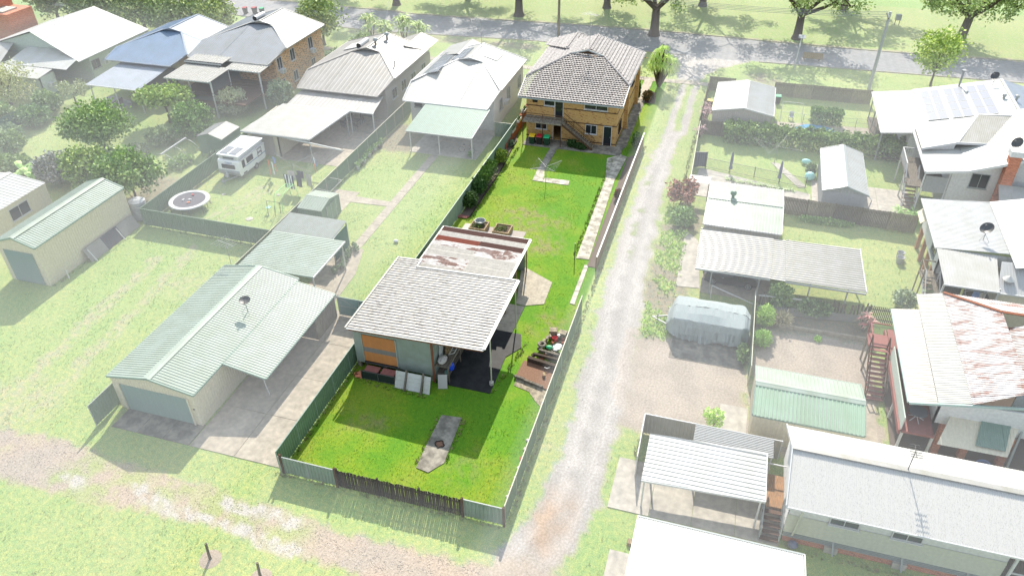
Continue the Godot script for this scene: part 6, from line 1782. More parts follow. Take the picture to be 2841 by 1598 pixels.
	roof(h1, [V(-99.2, 3.35, -90.2), V(-99.2, 3.35, -78.3), V(-90.4, 5.95, -78.3), V(-90.4, 5.95, -90.2)], M.roof_white, 0.5, 0.012)
	roof(h1, [V(-92.0, 2.9, -74.4), V(-82.0, 3.05, -74.2), V(-82.2, 3.4, -76.6), V(-86.0, 3.9, -78.5), V(-92.0, 3.9, -78.5)], M.roof_white, 0.5, 0.012)
	roof(h1, [V(-92.4, 2.6, -71.6), V(-84.2, 2.6, -71.6), V(-84.2, 2.95, -74.2), V(-92.4, 2.95, -74.2)], M.roof_white, 0.5, 0.012)
	roof(h1, [V(-104.0, 3.0, -74.0), V(-92.4, 3.0, -74.0), V(-94.0, 4.1, -78.4), V(-104.0, 4.1, -78.4)], M.roof_white_b, 0.3, 0.02)
	walls(h1, -92.2, -84.4, 0, 2.6, -74.5, -72.0, M.wall_mint)
	walls(h1, -104.0, -92.3, 0, 2.95, -78.5, -74.6, M.wall_mint)
	edge(h1, "gutter", [V(-81.9, 3.3, -76.4), V(-81.9, 3.3, -90.2)], 0.12, 0.12, M.trim_grey)
	for z in [-79.5, -83.0, -87.0]: window(h1, V(-82.4, 2.0, z), 1.5, 1.2, e, M.trim_grey, 2)
	ac_box("white air conditioner on the mint wall corner", V(-82.4, 1.8, -80.9), e)
	ac_box("white air conditioner beside the mint house annexe", V(-84.4, 1.3, -73.3), e)
	aerial("roof_aerial", "wide television aerial on the white gable roof", V(-90.4, 5.9, -84.5), 1.8, 0.2)
	var ch := thing("chimney_stack", "red brick chimney stack beyond the mint house", "chimney", V(-104, 0, -86))
	part(ch, "stack", B.new().bb(-106.5, -100.5, 0, 5.6, -89.0, -84.5), M.brick_pink)
	part(ch, "upper_stack", B.new().bb(-106.5, -103.8, 5.6, 7.2, -89.0, -86.5), M.brick_pink)
	part(ch, "cap", B.new().bb(-106.6, -103.7, 7.2, 7.45, -89.1, -86.4), M.concrete_pale)
	part(ch, "ledge", B.new().bb(-103.75, -101.6, 5.6, 5.8, -87.5, -85.0), M.concrete_pale)
	# ---- small garden shed with arched roof, hoop frame
	gable_shed("tin_shed", "little pale shed with white roof under the citrus tree", -55.5, -52.3, -66.9, -63.5, 1.95, 2.45, "z", M.roof_white_b, M.fence_green_pale, 0.2, 0.03, null, false)
	var hf := thing("hoop_frame", "bare hoop frame of a greenhouse over the vegetable beds", "frame", V(-56.2, 0, -60.8))
	for z in [-58.8, -60.6, -62.6]:
		var pts := []
		for k in 13: pts.append(V(-56.3 + 1.8 * cos(PI * k / 12), 2.0 * sin(PI * k / 12), z))
		part(hf, "hoop", B.new().tube(pts, [0.03], 6), M.steel)
	part(hf, "ridge_pole", B.new().bar(V(-56.3, 2.02, -58.6), V(-56.3, 2.02, -62.8), 0.1), M.trim_white)
	# ---- trees and shrubs in these yards
	var d1 := Color(0.09, 0.14, 0.055)
	var l1 := Color(0.25, 0.33, 0.11)
	var l2 := Color(0.30, 0.36, 0.10)
	tree("yard_tree", "broad feathery green tree in the big back yard", V(-65.4, 0, -60.6), 1.5, 3.1, V(4.3, 2.5, 3.6), 100, 75, 0.32, d1, l1, 0.2, 401, {"narrow": 0.3, "limbs": 9, "flat": 0.25})
	tree("yard_tree", "flat topped light green tree by the deck", V(-64.0, 0, -69.6), 2.0, 3.2, V(3.6, 0.9, 2.6), 70, 62, 0.34, Color(0.14, 0.20, 0.06), l2, 0.12, 402, {"limbs": 10, "flat": 0.1, "clump": 0.7})
	tree("citrus_tree", "rounded dark green citrus tree beside the little shed", V(-58.6, 0, -67.0), 1.0, 2.1, V(2.3, 1.7, 2.1), 60, 66, 0.25, Color(0.07, 0.12, 0.045), Color(0.22, 0.31, 0.10), 0.1, 403, {"limbs": 6})
	tree("yard_tree", "leafy two stemmed tree against the long shed", V(-55.4, 0, -52.8), 1.6, 3.0, V(3.4, 2.0, 2.6), 84, 70, 0.28, Color(0.08, 0.13, 0.05), l1, 0.11, 404, {"limbs": 8})
	tree("yard_tree", "bushy tree behind the long shed roof", V(-60.6, 0, -53.0), 1.3, 2.6, V(2.6, 1.8, 2.3), 64, 64, 0.29, Color(0.09, 0.14, 0.05), l2, 0.12, 405, {"limbs": 5})
	bush("dark_shrub", "greyish purple leaved shrub beside the banana plants", V(-65.0, 0, -53.4), V(2.1, 1.7, 1.9), 3600, 0.24, Color(0.11, 0.12, 0.10), Color(0.30, 0.29, 0.30), 406)
	bush("wispy_shrub", "grey green wispy shrub between decks and carport", V(-57.6, 0, -73.4), V(1.9, 1.7, 1.7), 3000, 0.3, Color(0.16, 0.18, 0.11), Color(0.33, 0.34, 0.24), 407, {"narrow": 0.16})
	bush("dark_shrub", "dark rounded shrub against the mottled brick house", V(-53.4, 0, -77.2), V(1.5, 1.7, 1.6), 2600, 0.24, Color(0.10, 0.13, 0.09), Color(0.26, 0.30, 0.20), 408)
	bush("dark_shrub", "dark green shrub beside the teal fence", V(-79.0, 0, -64.6), V(1.9, 1.2, 1.7), 2400, 0.26, Color(0.09, 0.14, 0.07), Color(0.22, 0.30, 0.13), 409)
	tree("wispy_tree", "wispy pale olive tree before the mint house", V(-87.0, 0, -69.0), 1.6, 3.0, V(4.6, 2.4, 3.0), 70, 60, 0.32, Color(0.20, 0.21, 0.11), Color(0.40, 0.40, 0.22), 0.18, 410, {"narrow": 0.2, "limbs": 9})
	tree("wispy_tree", "straggly grey tree behind the teal fence", V(-79.2, 0, -71.4), 1.2, 2.0, V(1.8, 1.3, 1.5), 24, 50, 0.28, Color(0.18, 0.20, 0.12), Color(0.34, 0.36, 0.22), 0.1, 411, {"narrow": 0.2})
	bush("low_shrub", "low straggling shrub at the edge of the big yard", V(-71.5, 0, -54.4), V(2.6, 0.9, 1.2), 2600, 0.26, Color(0.12, 0.17, 0.07), Color(0.28, 0.34, 0.14), 412)
	bush("low_shrub", "dark ground shrub under the hoop frame", V(-61.8, 0, -60.8), V(1.2, 0.6, 1.5), 1300, 0.24, Color(0.10, 0.12, 0.09), Color(0.22, 0.27, 0.14), 413)
	bush("low_shrub", "leafy vegetable patch inside the hoop frame", V(-55.8, 0, -60.5), V(1.1, 0.35, 1.6), 900, 0.26, Color(0.14, 0.2, 0.08), Color(0.28, 0.36, 0.14), 414)
	bush("low_shrub", "dark bush by the tin shed wall", V(-52.6, 0, -62.2), V(0.7, 0.6, 0.7), 700, 0.22, Color(0.10, 0.13, 0.09), Color(0.2, 0.25, 0.15), 415)
	bush("dark_shrub", "dark leafy shrub at the far lawn edge", V(-78.6, 0, -60.3), V(1.4, 0.9, 1.6), 1300, 0.28, Color(0.10, 0.14, 0.09), Color(0.22, 0.28, 0.15), 416)
	for d in [[-75.5, -57.6, 1.7, 1.3, "leafy pale shrub on the lawn edge beyond the big yard tree"], [-79.6, -67.6, 1.5, 1.5, "tall grey green shrub hiding the teal fence"], [-82.6, -63.0, 2.0, 1.5, "spreading shrub outside the teal fence"], [-70.2, -65.4, 1.3, 0.9, "low tangled shrub between lawn and spa"], [-61.0, -64.2, 1.4, 1.0, "shrub filling the gap beside the citrus tree"], [-72.6, -51.8, 2.2, 1.6, "bushy shrub behind the cream shed"]]:
		bush("yard_shrub", d[4], V(d[0], 0, d[1]), V(d[2], d[3], d[2]), 2300, 0.27, Color(0.12, 0.16, 0.085), Color(0.28, 0.33, 0.17), 430 + int(-d[0]))
	rng.seed = 420
	for d in [[-67.6, -52.2, 1.5], [-69.4, -53.2, 1.1], [-66.6, -50.7, 0.7]]:
		var p := V(d[0], 0, d[1])
		var bn := thing("banana_plant", "banana plant with broad torn leaves behind the cream shed", "banana plant", p, "banana plants")
		part(bn, "stem", B.new().tube([p, p + V(0.1, d[2], 0.1)], [0.18, 0.12], 8), M.bark_pale)
		for k in 9:
			var a := rng.randf() * TAU
			var dir := V(cos(a), 0.0, sin(a))
			var side := V(-sin(a), 0, cos(a))
			var q := p + V(0.1, d[2], 0.1)
			var lb := B.new()
			var l := rng.randf_range(1.5, 2.3)
			var rise := rng.randf_range(0.5, 1.6)
			for j in 6:
				var u0 := j / 6.0
				var u1 := (j + 1) / 6.0
				var f := func(u: float) -> Vector3: return q + dir * l * u + V(0, rise * u * 1.7 - 2.2 * u * u, 0)
				var w0 := 0.34 * sin(PI * clampf(u0 * 0.9 + 0.08, 0, 1))
				var w1 := 0.34 * sin(PI * clampf(u1 * 0.9 + 0.08, 0, 1))
				lb.col = tone(Color(0.16, 0.28, 0.07), Color(0.38, 0.46, 0.18))
				lb.q(f.call(u0), f.call(u1), f.call(u1) + side * w1 + V(0, -0.1, 0), f.call(u0) + side * w0 + V(0, -0.1, 0))
				lb.q(f.call(u0), f.call(u1), f.call(u1) - side * w1 + V(0, -0.1, 0), f.call(u0) - side * w0 + V(0, -0.1, 0))
			part(bn, "leaf", lb, M.leaf)

func caravan() -> void:
	var t := thing("caravan", "white pop top caravan parked beside the green fence", "caravan", V(-48.3, 0, -61.2))
	var x0 := -49.9
	var x1 := -47.4
	var zf := -59.2                                                   # the end with the drawbar
	var zb := -63.9
	var prof := [V(x0, 0.45, zf + 0.05), V(x0, 0.8, zf + 0.2), V(x0, 1.95, zf + 0.05), V(x0, 2.05, zf - 0.05), V(x0, 2.05, zb), V(x0, 0.6, zb + 0.1), V(x0, 0.45, zb + 0.3)]
	part(t, "body", B.new().prism(prof, V(x1 - x0, 0, 0)), M.white_gloss)
	part(t, "pop_top", B.new().bb(x0 + 0.12, x1 - 0.12, 2.05, 2.5, zb + 0.15, zf - 0.15), M.trim_white)
	part(t, "roof", B.new().bb(x0 - 0.02, x1 + 0.02, 2.5, 2.62, zb + 0.05, zf - 0.02).box(V(-48.65, 2.64, -61.6), V(2.1, 0.05, 4.2)), M.white_gloss)
	part(t, "front_band", B.new().prism([V(x0 + 0.02, 0.46, zf + 0.07), V(x0 + 0.02, 0.8, zf + 0.22), V(x0 + 0.02, 1.05, zf + 0.19), V(x0 + 0.02, 1.05, zf), V(x0 + 0.02, 0.46, zf)], V(x1 - x0 - 0.04, 0, 0)), M.wall_grey)
	var s := V(0, 0, 1)
	var e := V(1, 0, 0)
	window(t, V(-48.65, 1.45, zf + 0.15), 1.5, 0.42, s, M.black, 1, false)
	window(t, V(-48.65, 2.27, zf - 0.14), 1.3, 0.26, s, M.trim_grey, 1, false, M.glass_grey)
	window(t, V(x1, 1.55, -59.85), 0.42, 0.75, e, M.black, 1, false)
	window(t, V(x1, 1.6, -61.0), 1.1, 0.55, e, M.black, 1, false)
	window(t, V(x1, 1.75, -62.8), 0.75, 0.4, e, M.black, 1, false)
	window(t, V(x1, 1.3, -62.8), 0.75, 0.4, e, M.black, 1, false)
	part(t, "door", B.new().bb(x1, x1 + 0.025, 0.5, 1.95, -63.2, -62.4), M.white_gloss)
	part(t, "stripe", B.new().bb(x1, x1 + 0.012, 1.08, 1.16, -63.85, -60.2), M.stripe_blue)
	part(t, "vent", B.new().bb(x1, x1 + 0.02, 0.5, 0.62, -60.2, -59.6), M.black)
	part(t, "awning", B.new().bar(V(x1 + 0.06, 2.1, -59.4), V(x1 + 0.06, 2.1, -63.8), 0.12), M.trim_white)
	var tm := TextMesh.new()
	tm.text = "Gazer"
	tm.font = SystemFont.new()
	tm.font.font_names = PackedStringArray(["Droid Serif"])
	tm.font_size = 32; tm.pixel_size = 0.0095; tm.depth = 0.01
	var o := inst(t, "lettering", tm, M.stripe_blue, V(-48.6, 1.83, zf + 0.1) - base_of[t])
	o.rotation.x = -0.1
	for x in [x0 + 0.06, x1 - 0.06]:
		var w := part(t, "wheel", B.new().cyl(V(x - 0.1, 0.32, -61.9), V(x + 0.1, 0.32, -61.9), 0.32, 18), M.tyre)
		part(w, "rim", B.new().cyl(V(x - 0.105, 0.32, -61.9), V(x + 0.105, 0.32, -61.9), 0.17, 12), M.steel)
	part(t, "chassis", B.new().bb(x0 + 0.3, x1 - 0.3, 0.35, 0.45, zb + 0.3, zf), M.steel_dark)
	part(t, "drawbar", B.new().bar(V(x0 + 0.5, 0.42, zf), V(-48.65, 0.42, zf + 1.65), 0.08, 0.1).bar(V(x1 - 0.5, 0.42, zf), V(-48.65, 0.42, zf + 1.65), 0.08, 0.1).cyl(V(-48.65, 0.02, zf + 1.3), V(-48.65, 0.6, zf + 1.3), 0.04, 8), M.steel)
	part(t, "gas_bottle", B.new().lathe(V(-48.7, 0.45, zf + 0.6), [Vector2(0, 0), Vector2(0.17, 0.02), Vector2(0.18, 0.4), Vector2(0.1, 0.52), Vector2(0.1, 0.6), Vector2(0, 0.6)], 12), M.wall_grey)
	for k in 2: solar_panel(t, V(-49.65 + k * 1.05, 2.63, -59.5), V(0.8, 0, 0), V(0, 0, -1.5), 3, M.solar_mid)

# ---------------------------------------------------------------- east of the lane
func stairs(t: Node, top: Vector3, foot: Vector3, across: Vector3, n: int, m: Material, rm: Material) -> void:
	var st := part(t, "stair", B.new().bar(top, foot, 0.06, 0.24).bar(top + across, foot + across, 0.06, 0.24), rm)
	for k in n:
		var p := top.lerp(foot, (k + 0.5) / n)
		var b := B.new()
		var d := (foot - top).normalized()
		var flat := V(d.x, 0, d.z).normalized()
		b.prism([p + V(0, 0.04, 0), p + across + V(0, 0.04, 0), p + across + flat * 0.26 + V(0, 0.04, 0), p + flat * 0.26 + V(0, 0.04, 0)], V(0, 0.05, 0))
		part(st, "tread", b, m)
	for q in [Vector3.ZERO, across]:
		var hb := B.new().bar(top + q + V(0, 0.95, 0), foot + q + V(0, 0.95, 0), 0.06, 0.09)
		for u in [0.0, 0.5, 1.0]: hb.bar(top.lerp(foot, u) + q, top.lerp(foot, u) + q + V(0, 0.95, 0), 0.07)
		part(st, "handrail", hb, rm)

func parked_car() -> void:
	var t := thing("parked_car", "black hatchback parked under the long white carport", "car", V(1.9, 0.05, -54.6))
	var zc := -54.45
	var st := [ # x, half width, sill, belt, roof, roof half width
		[-0.35, 0.55, 0.35, 0.75, 0.80, 0.45], [-0.2, 0.78, 0.24, 0.88, 0.98, 0.55], [0.1, 0.84, 0.2, 0.95, 1.30, 0.55], [0.5, 0.87, 0.2, 0.97, 1.46, 0.58], [1.3, 0.88, 0.2, 0.96, 1.50, 0.6], [2.0, 0.88, 0.2, 0.95, 1.44, 0.58], [2.75, 0.87, 0.2, 0.94, 0.99, 0.66], [3.4, 0.84, 0.2, 0.86, 0.90, 0.62], [3.85, 0.74, 0.24, 0.70, 0.74, 0.5], [4.0, 0.55, 0.3, 0.58, 0.60, 0.4]]
	var body := B.new()
	var glass := B.new()
	for k in st.size() - 1:
		var a: Array = st[k]
		var b: Array = st[k + 1]
		for s in [-1.0, 1.0]:
			var p := func(q: Array, j: int) -> Vector3:
				var ys := [q[2], lerpf(q[2], q[3], 0.55), q[3], q[4] - 0.03, q[4]]
				var ws := [q[1] * 0.94, q[1], q[1] * 0.97, q[5] + 0.04, q[5] * 0.8]
				return V(q[0], ys[j] + 0.05, zc + s * ws[j])
			for j in 4:
				var tgt: B = glass if (j == 2 and k >= 1 and k <= 5) else body
				tgt.q(p.call(a, j), p.call(b, j), p.call(b, j + 1), p.call(a, j + 1))
		var tg: B = glass if k == 5 or k == 1 else body
		tg.q(V(a[0], a[4] + 0.05, zc - a[5] * 0.8), V(b[0], b[4] + 0.05, zc - b[5] * 0.8), V(b[0], b[4] + 0.05, zc + b[5] * 0.8), V(a[0], a[4] + 0.05, zc + a[5] * 0.8))
		body.q(V(a[0], a[2] + 0.05, zc - a[1]), V(b[0], b[2] + 0.05, zc - b[1]), V(b[0], b[2] + 0.05, zc + b[1]), V(a[0], a[2] + 0.05, zc + a[1]))
	part(t, "body", body, M.car_paint)
	part(t, "windows", glass, M.glass)
	for x in [0.45, 3.25]:
		for s in [-1.0, 1.0]:
			var w := part(t, "wheel", B.new().cyl(V(x, 0.37, zc + s * 0.70), V(x, 0.37, zc + s * 0.89), 0.32, 20), M.tyre)
			var rb := B.new().ring_z(V(x, 0.37, zc + s * 0.895), 0.21, 0.022)
			for k in 7: rb.bar(V(x, 0.37, zc + s * 0.895), V(x + 0.2 * cos(TAU * k / 7), 0.37 + 0.2 * sin(TAU * k / 7), zc + s * 0.895), 0.05, 0.02)
			part(w, "rim", rb, M.steel)
	for s in [-1.0, 1.0]:
		part(t, "tail_light", B.new().box(V(-0.24, 0.92, zc + s * 0.66), V(0.18, 0.22, 0.12)), M.tail)
		part(t, "mirror", B.new().box(V(2.45, 1.05, zc + s * 0.97), V(0.16, 0.12, 0.14)), M.car_paint)
		part(t, "handle", B.new().box(V(1.2, 0.86, zc + s * 0.9), V(0.18, 0.03, 0.03)), M.steel)

func covered_caravan() -> void:
	var t := thing("covered_caravan", "caravan wrapped in a pale grey tarpaulin on the gravel yard", "caravan", V(0.7, 0, -47.4))
	# the cover is a lofted cloth: a long hip with sagging, gathered skirts
	rng.seed = 90
	var f := noise(91, 0.9, 3)
	var nx := 44
	var prof := [[0.0, 1.06], [0.28, 1.04], [0.62, 1.0], [0.86, 0.97], [0.92, 0.93], [0.98, 0.5], [1.03, 0.0]]
	var rows := []
	for k in nx + 1:
		var u := float(k) / nx
		var x := lerpf(-2.45, 3.55, u)
		var end: float = clampf(minf(u, 1.0 - u) * 9.0, 0, 1)
		var ew := lerpf(0.62, 1.0, smoothstep(0.0, 1.0, end))
		var eh := lerpf(0.50, 1.0, smoothstep(0.0, 0.8, end)) if u < 0.5 else lerpf(0.82, 1.0, smoothstep(0.0, 0.6, end))
		var line := []
		for s in [1.0, -1.0]:
			var col := []
			for j in prof.size():
				var y: float = prof[j][0]
				var w: float = prof[j][1]
				var fold := f.get_noise_3d(x * 3.2, j * 0.6, s * 9.0) * 0.26 * (1.0 - y) + f.get_noise_3d(x * 1.1, j, s * 5.0) * 0.09
				var hem := 0.16 + 0.14 * sin(u * 9.0 + s) + 0.1 * sin(u * 23.0)
				var yy := 2.0 * eh * y
				if j == 0: yy = maxf(0.05, hem)
				var wz := (1.55 * w * ew if j < prof.size() - 1 else 0.0) + fold
				col.append(V(x + (0.1 * f.get_noise_2d(x * 4, j) if j < 4 else 0.0), yy + (0.16 * exp(-pow((u - 0.52) * 5.0, 2)) + 0.05 * f.get_noise_2d(x * 2.0, s)) * (1.0 if j >= 5 else 0.0), -47.4 + s * maxf(wz, 0.0)))
			line.append(col)
		rows.append(line)
	var b := B.new()
	for k in nx:
		for s in 2:
			for j in prof.size() - 1: b.q(rows[k][s][j], rows[k + 1][s][j], rows[k + 1][s][j + 1], rows[k][s][j + 1])
	for s in 2:
		for j in prof.size() - 1:
			b.q(rows[0][s][j], rows[0][s][j + 1], V(-2.45, rows[0][s][j + 1].y, -47.4), V(-2.45, rows[0][s][j].y, -47.4))
			b.q(rows[nx][s][j], rows[nx][s][j + 1], V(3.55, rows[nx][s][j + 1].y, -47.4), V(3.55, rows[nx][s][j].y, -47.4))
	part(t, "tarpaulin", b, M.tarp)
	part(t, "wheel", B.new().cyl(V(0.6, 0.3, -46.35), V(0.6, 0.3, -46.15), 0.3, 14), M.tyre)
	part(t, "drawbar", B.new().bar(V(-2.3, 0.45, -46.8), V(-3.6, 0.45, -47.5), 0.08).bar(V(-2.3, 0.45, -48.0), V(-3.6, 0.45, -47.5), 0.08).cyl(V(-3.2, 0.0, -47.5), V(-3.2, 0.8, -47.5), 0.035, 6), M.steel)

func east_side() -> void:
	var s := V(0, 0, 1)
	var w := V(-1, 0, 0)
	# ---- white shed at the top of the lane
	gable_shed("white_shed", "plain white roofed shed beside the top of the lane", -2.5, 4.1, -92.2, -83.6, 2.6, 3.2, "z", M.roof_white, M.wall_beige, 0.22, 0.1, M.trim_white)
	wheelie_bin("bin with bright green lid behind the white shed", V(4.7, 0, -94.0), M.black, M.green, 0.1)
	wheelie_bin("bin with yellow lid between white shed and lane", V(-3.1, 0, -90.4), M.black, M.yellow, 1.5)
	var tg := [M.timber_grey, M.timber_pale, M.timber_grey]
	paling_fence("weathered paling fence along the street behind the goal frame", V(4.2, 0, -96.4), V(15.3, 0, -96.5), 1.8, tg)
	paling_fence("weathered paling fence at the street corner of the lane", V(-3.7, 0, -96.3), V(-0.6, 0, -96.3), 1.8, tg)
	paling_fence("weathered paling fence between lane and white shed", V(-3.7, 0, -83.5), V(-3.7, 0, -96.2), 1.8, tg)
	paling_fence("low paling fence behind the long hedge", V(-3.4, 0, -82.8), V(1.0, 0, -82.8), 1.7, tg)
	paling_fence("paling fence closing the hedge by the weatherboard house", V(15.8, 0, -82.6), V(19.0, 0, -82.6), 1.8, tg)
	steel_fence("cream edged grey fence between lane and pool yard", V(-3.55, 0, -82.3), V(-3.1, 0, -68.3), 1.75, M.fence_slate, M.fence_cream)
	steel_fence("dark slate steel panel beside the pool fence", V(-3.2, 0, -74.4), V(-2.05, 0, -74.7), 1.75, M.fence_slate, M.fence_slate)
	# goal frame, chair, hedges
	var gl := thing("goal_frame", "white metal goal frame on the small lawn", "goal", V(6.3, 0, -88.6))
	part(gl, "frame", B.new().tube([V(5.1, 0, -88.4), V(5.1, 1.9, -90.0), V(7.4, 1.9, -90.0), V(7.45, 0, -88.4)], [0.035], 6), M.trim_white)
	part(gl, "crossbar", B.new().cyl(V(5.1, 1.0, -89.2), V(7.43, 1.0, -89.2), 0.02, 5), M.trim_white)
	var pc := thing("plastic_chair", "white plastic chair behind the goal frame", "chair", V(6.3, 0, -89.4))
	part(pc, "seat", B.new().box(V(6.3, 0.42, -89.4), V(0.5, 0.05, 0.5)), M.trim_white)
	part(pc, "backrest", B.new().box(V(6.3, 0.7, -89.63), V(0.5, 0.55, 0.05)), M.trim_white)
	for k in 4: part(pc, "leg", B.new().box(V(6.08 + (k % 2) * 0.44, 0.2, -89.6 + (k / 2) * 0.4), V(0.05, 0.4, 0.05)), M.trim_white)
	var wf := thing("wire_fence", "low wire pool fence around the tan paving", "fence", V(10, 0, -88.6))
	for k in 5: part(wf, "post", B.new().cyl(V(7.6 + k * 1.9, 0, -88.6 - k * 0.1), V(7.6 + k * 1.9, 1.2, -88.6 - k * 0.1), 0.03, 6), M.steel)
	for y in [0.15, 0.65, 1.15]: part(wf, "wire", B.new().cyl(V(7.6, y, -88.6), V(15.2, y, -89.0), 0.015, 5), M.steel)
	hedge("clipped_hedge", "squared dark hedge on the lawn behind the goal frame", 8.4, 11.75, 1.6, -90.0, -88.7, 3600, 0.22, Color(0.08, 0.13, 0.05), Color(0.24, 0.32, 0.12), 501, 0.15)
	hedge("long_hedge", "long leafy hedge dividing the pool yards", -0.8, 18.0, 1.75, -83.0, -81.2, 14000, 0.26, Color(0.08, 0.13, 0.05), Color(0.26, 0.33, 0.11), 502, 0.4)
	strap_plant("ginger_clump", "pale yellow green clump growing in the long hedge", V(9.6, 0, -82.6), [V(0, 1.6, 0), V(0.7, 1.5, 0.1), V(-0.6, 1.5, 0.1), V(1.3, 1.4, 0)], 16, 0.8, 0.07, Color(0.3, 0.36, 0.12), Color(0.5, 0.5, 0.24), 503)
	solo("swimming_pool", "sliver of blue pool behind the long hedge", "pool", B.new().lathe(V(9.0, 0.03, -86.4), [Vector2(0, 0.03), Vector2(2.3, 0.03)], 20), M.water)
	for d in [[-3.3, -87.6, 1.6], [-3.2, -85.6, 1.9], [-3.4, -82.0, 1.2]]: strap_plant("cordyline", "maroon leaved cordyline beside the lane fence", V(d[0], 0, d[1]), [V(0.1, d[2], 0), V(-0.3, d[2] * 0.8, 0.3), V(0.3, d[2] * 0.65, -0.3), V(0, d[2] * 0.5, 0.5)], 22, 0.65, 0.05, Color(0.20, 0.12, 0.12), Color(0.36, 0.24, 0.24), 504 + int(d[2] * 10), {"group": "cordylines by the lane", "category": "plant"})
	# pool yard
	clothes_hoist("empty white rotary clothesline in the pool yard", V(4.75, 0, -77.4), 2.1, 2.6, 0.35, 3, 0.0)
	var pf := thing("pool_fence", "black picket pool fence across the lawn", "fence", V(2.8, 0, -73.7))
	var a := V(-2.1, 0, -74.6)
	var c := V(7.8, 0, -72.7)
	for k in 5: part(pf, "post", B.new().bar(a.lerp(c, k / 4.0), a.lerp(c, k / 4.0) + V(0, 1.25, 0), 0.06), M.steel_dark)
	for k in 4:
		var pk := B.new()
		var p0 := a.lerp(c, k / 4.0)
		var p1 := a.lerp(c, (k + 1) / 4.0)
		for j in 22: pk.bar(p0.lerp(p1, (j + 0.5) / 22.0) + V(0, 0.08, 0), p0.lerp(p1, (j + 0.5) / 22.0) + V(0, 1.12, 0), 0.018)
		pk.bar(p0 + V(0, 1.12, 0), p1 + V(0, 1.12, 0), 0.035); pk.bar(p0 + V(0, 0.12, 0), p1 + V(0, 0.12, 0), 0.035)
		part(pf, "picket_bay", pk, M.steel_dark)
	for d in [[0.45, -73.9], [5.25, -73.1]]:
		var um := thing("folded_umbrella", "closed slate blue umbrella standing by the pool fence", "umbrella", V(d[0], 0, d[1]), "closed umbrellas by the pool")
		var p := V(d[0], 0, d[1])
		part(um, "pole", B.new().cyl(p, p + V(0, 2.5, 0), 0.025, 6), M.steel)
		part(um, "canopy", B.new().lathe(p, [Vector2(0.05, 0.5), Vector2(0.2, 0.6), Vector2(0.13, 1.0), Vector2(0.15, 1.6), Vector2(0.1, 2.2), Vector2(0.03, 2.5)], 9), M.cloth_slate)
	rng.seed = 510
	for k in 26: strap_plant("lily_clump", "pale strappy lily clump edging the pool deck", V(0.2 + k * 0.26, 0.03, -72.4 + k * 0.025 + rng.randf_range(-0.15, 0.15)), [V(0, 0.12, 0)], 13, 0.42, 0.035, Color(0.2, 0.27, 0.12), Color(0.4, 0.44, 0.24), 511 + k, {"group": "lilies edging the pool"})
	solo("small_pool", "kidney shaped blue pool behind the green roofed shed", "pool", B.new().lathe(V(1.4, 0.05, -68.9), [Vector2(0, 0.03), Vector2(1.75, 0.03), Vector2(1.9, 0.05), Vector2(2.0, 0.03)], 24), M.water)
	var wr := thing("lean_to", "narrow white corrugated lean to beside the lane fence", "lean-to", V(-2.2, 0, -67.8))
	roof(wr, [V(-3.2, 2.0, -67.3), V(-1.2, 2.0, -67.3), V(-1.2, 2.1, -68.5), V(-3.2, 2.1, -68.5)], M.roof_white, 0.2, 0.04)
	for x in [-3.1, -1.3]: post(wr, V(x, 0, -67.5), 2.0, 0.08, M.timber_grey)
	solo("water_toy", "aqua rounded pool toy on the lawn", "toy", B.new().ico(V(7.9, 0.3, -78.2), V(0.5, 0.28, 0.32), 12, 7), M.aqua)
	solo("beach_ball", "pale aqua ball beside the grey shed", "ball", B.new().ico(V(8.2, 0.45, -74.6), V(0.5, 0.45, 0.5), 14, 9), M.aqua)
	bush("pool_shrub", "small dark shrub at the corner of the grey shed", V(8.3, 0.02, -75.8), V(0.5, 0.6, 0.5), 600, 0.2, Color(0.1, 0.14, 0.08), Color(0.22, 0.28, 0.14), 540)
	# grey shed with steep white roof
	var bs := gable_shed("weatherboard_shed", "grey weatherboard shed with white gable roof", 8.85, 12.85, -77.1, -68.0, 2.4, 3.05, "z", M.roof_white, M.wall_grey, 0.3, 0.15, M.trim_grey)
	boards(bs, V(9.0, 0, -68.14), V(12.7, 0, -68.14), 2.35, s, M.wall_grey, 0.2)
	part(bs, "downpipe", B.new().tube([V(12.9, 2.3, -68.2), V(13.2, 2.0, -68.0), V(13.0, 0.1, -67.9)], [0.05], 6), M.trim_white)
	paling_fence("grey paling fence between pool yard and green lawn", V(5.5, 0, -67.1), V(17.1, 0, -66.6), 1.8, tg)
	# ---- green roofed shed and the long carport
	var g := gable_shed("green_roof_shed", "shed with pale green roof and roof vent above the car", -1.1, 5.3, -65.9, -58.05, 3.0, 3.55, "x", M.roof_green_pale, M.wall_beige, 0.25, 0.12, M.trim_white)
	var vt := thing("roof_vent", "green metal vent cowl on the pale green shed roof", "vent", V(1.0, 3.5, -62.3))
	part(vt, "stem", B.new().cyl(V(1.0, 3.45, -62.3), V(1.0, 3.8, -62.3), 0.13, 10), M.fence_green_pale)
	part(vt, "cowl", B.new().lathe(V(1.0, 3.8, -62.3), [Vector2(0.13, 0), Vector2(0.26, 0.08), Vector2(0.27, 0.3), Vector2(0.15, 0.42), Vector2(0, 0.43)], 12), M.fence_green_pale)
	var cp := thing("long_carport", "long white ribbed carport over the black car", "carport", V(5, 0, -54.7))
	roof(cp, [V(-1.2, 2.75, -57.8), V(-1.05, 2.7, -51.75), V(4.65, 2.7, -51.72), V(4.75, 2.75, -57.75)], M.roof_zinc, 0.3, 0.045)
	roof(cp, [V(4.66, 2.68, -57.75), V(4.6, 2.66, -51.72), V(5.75, 2.66, -51.7), V(5.7, 2.68, -57.75)], M.roof_zinc, 0.3, 0.045)
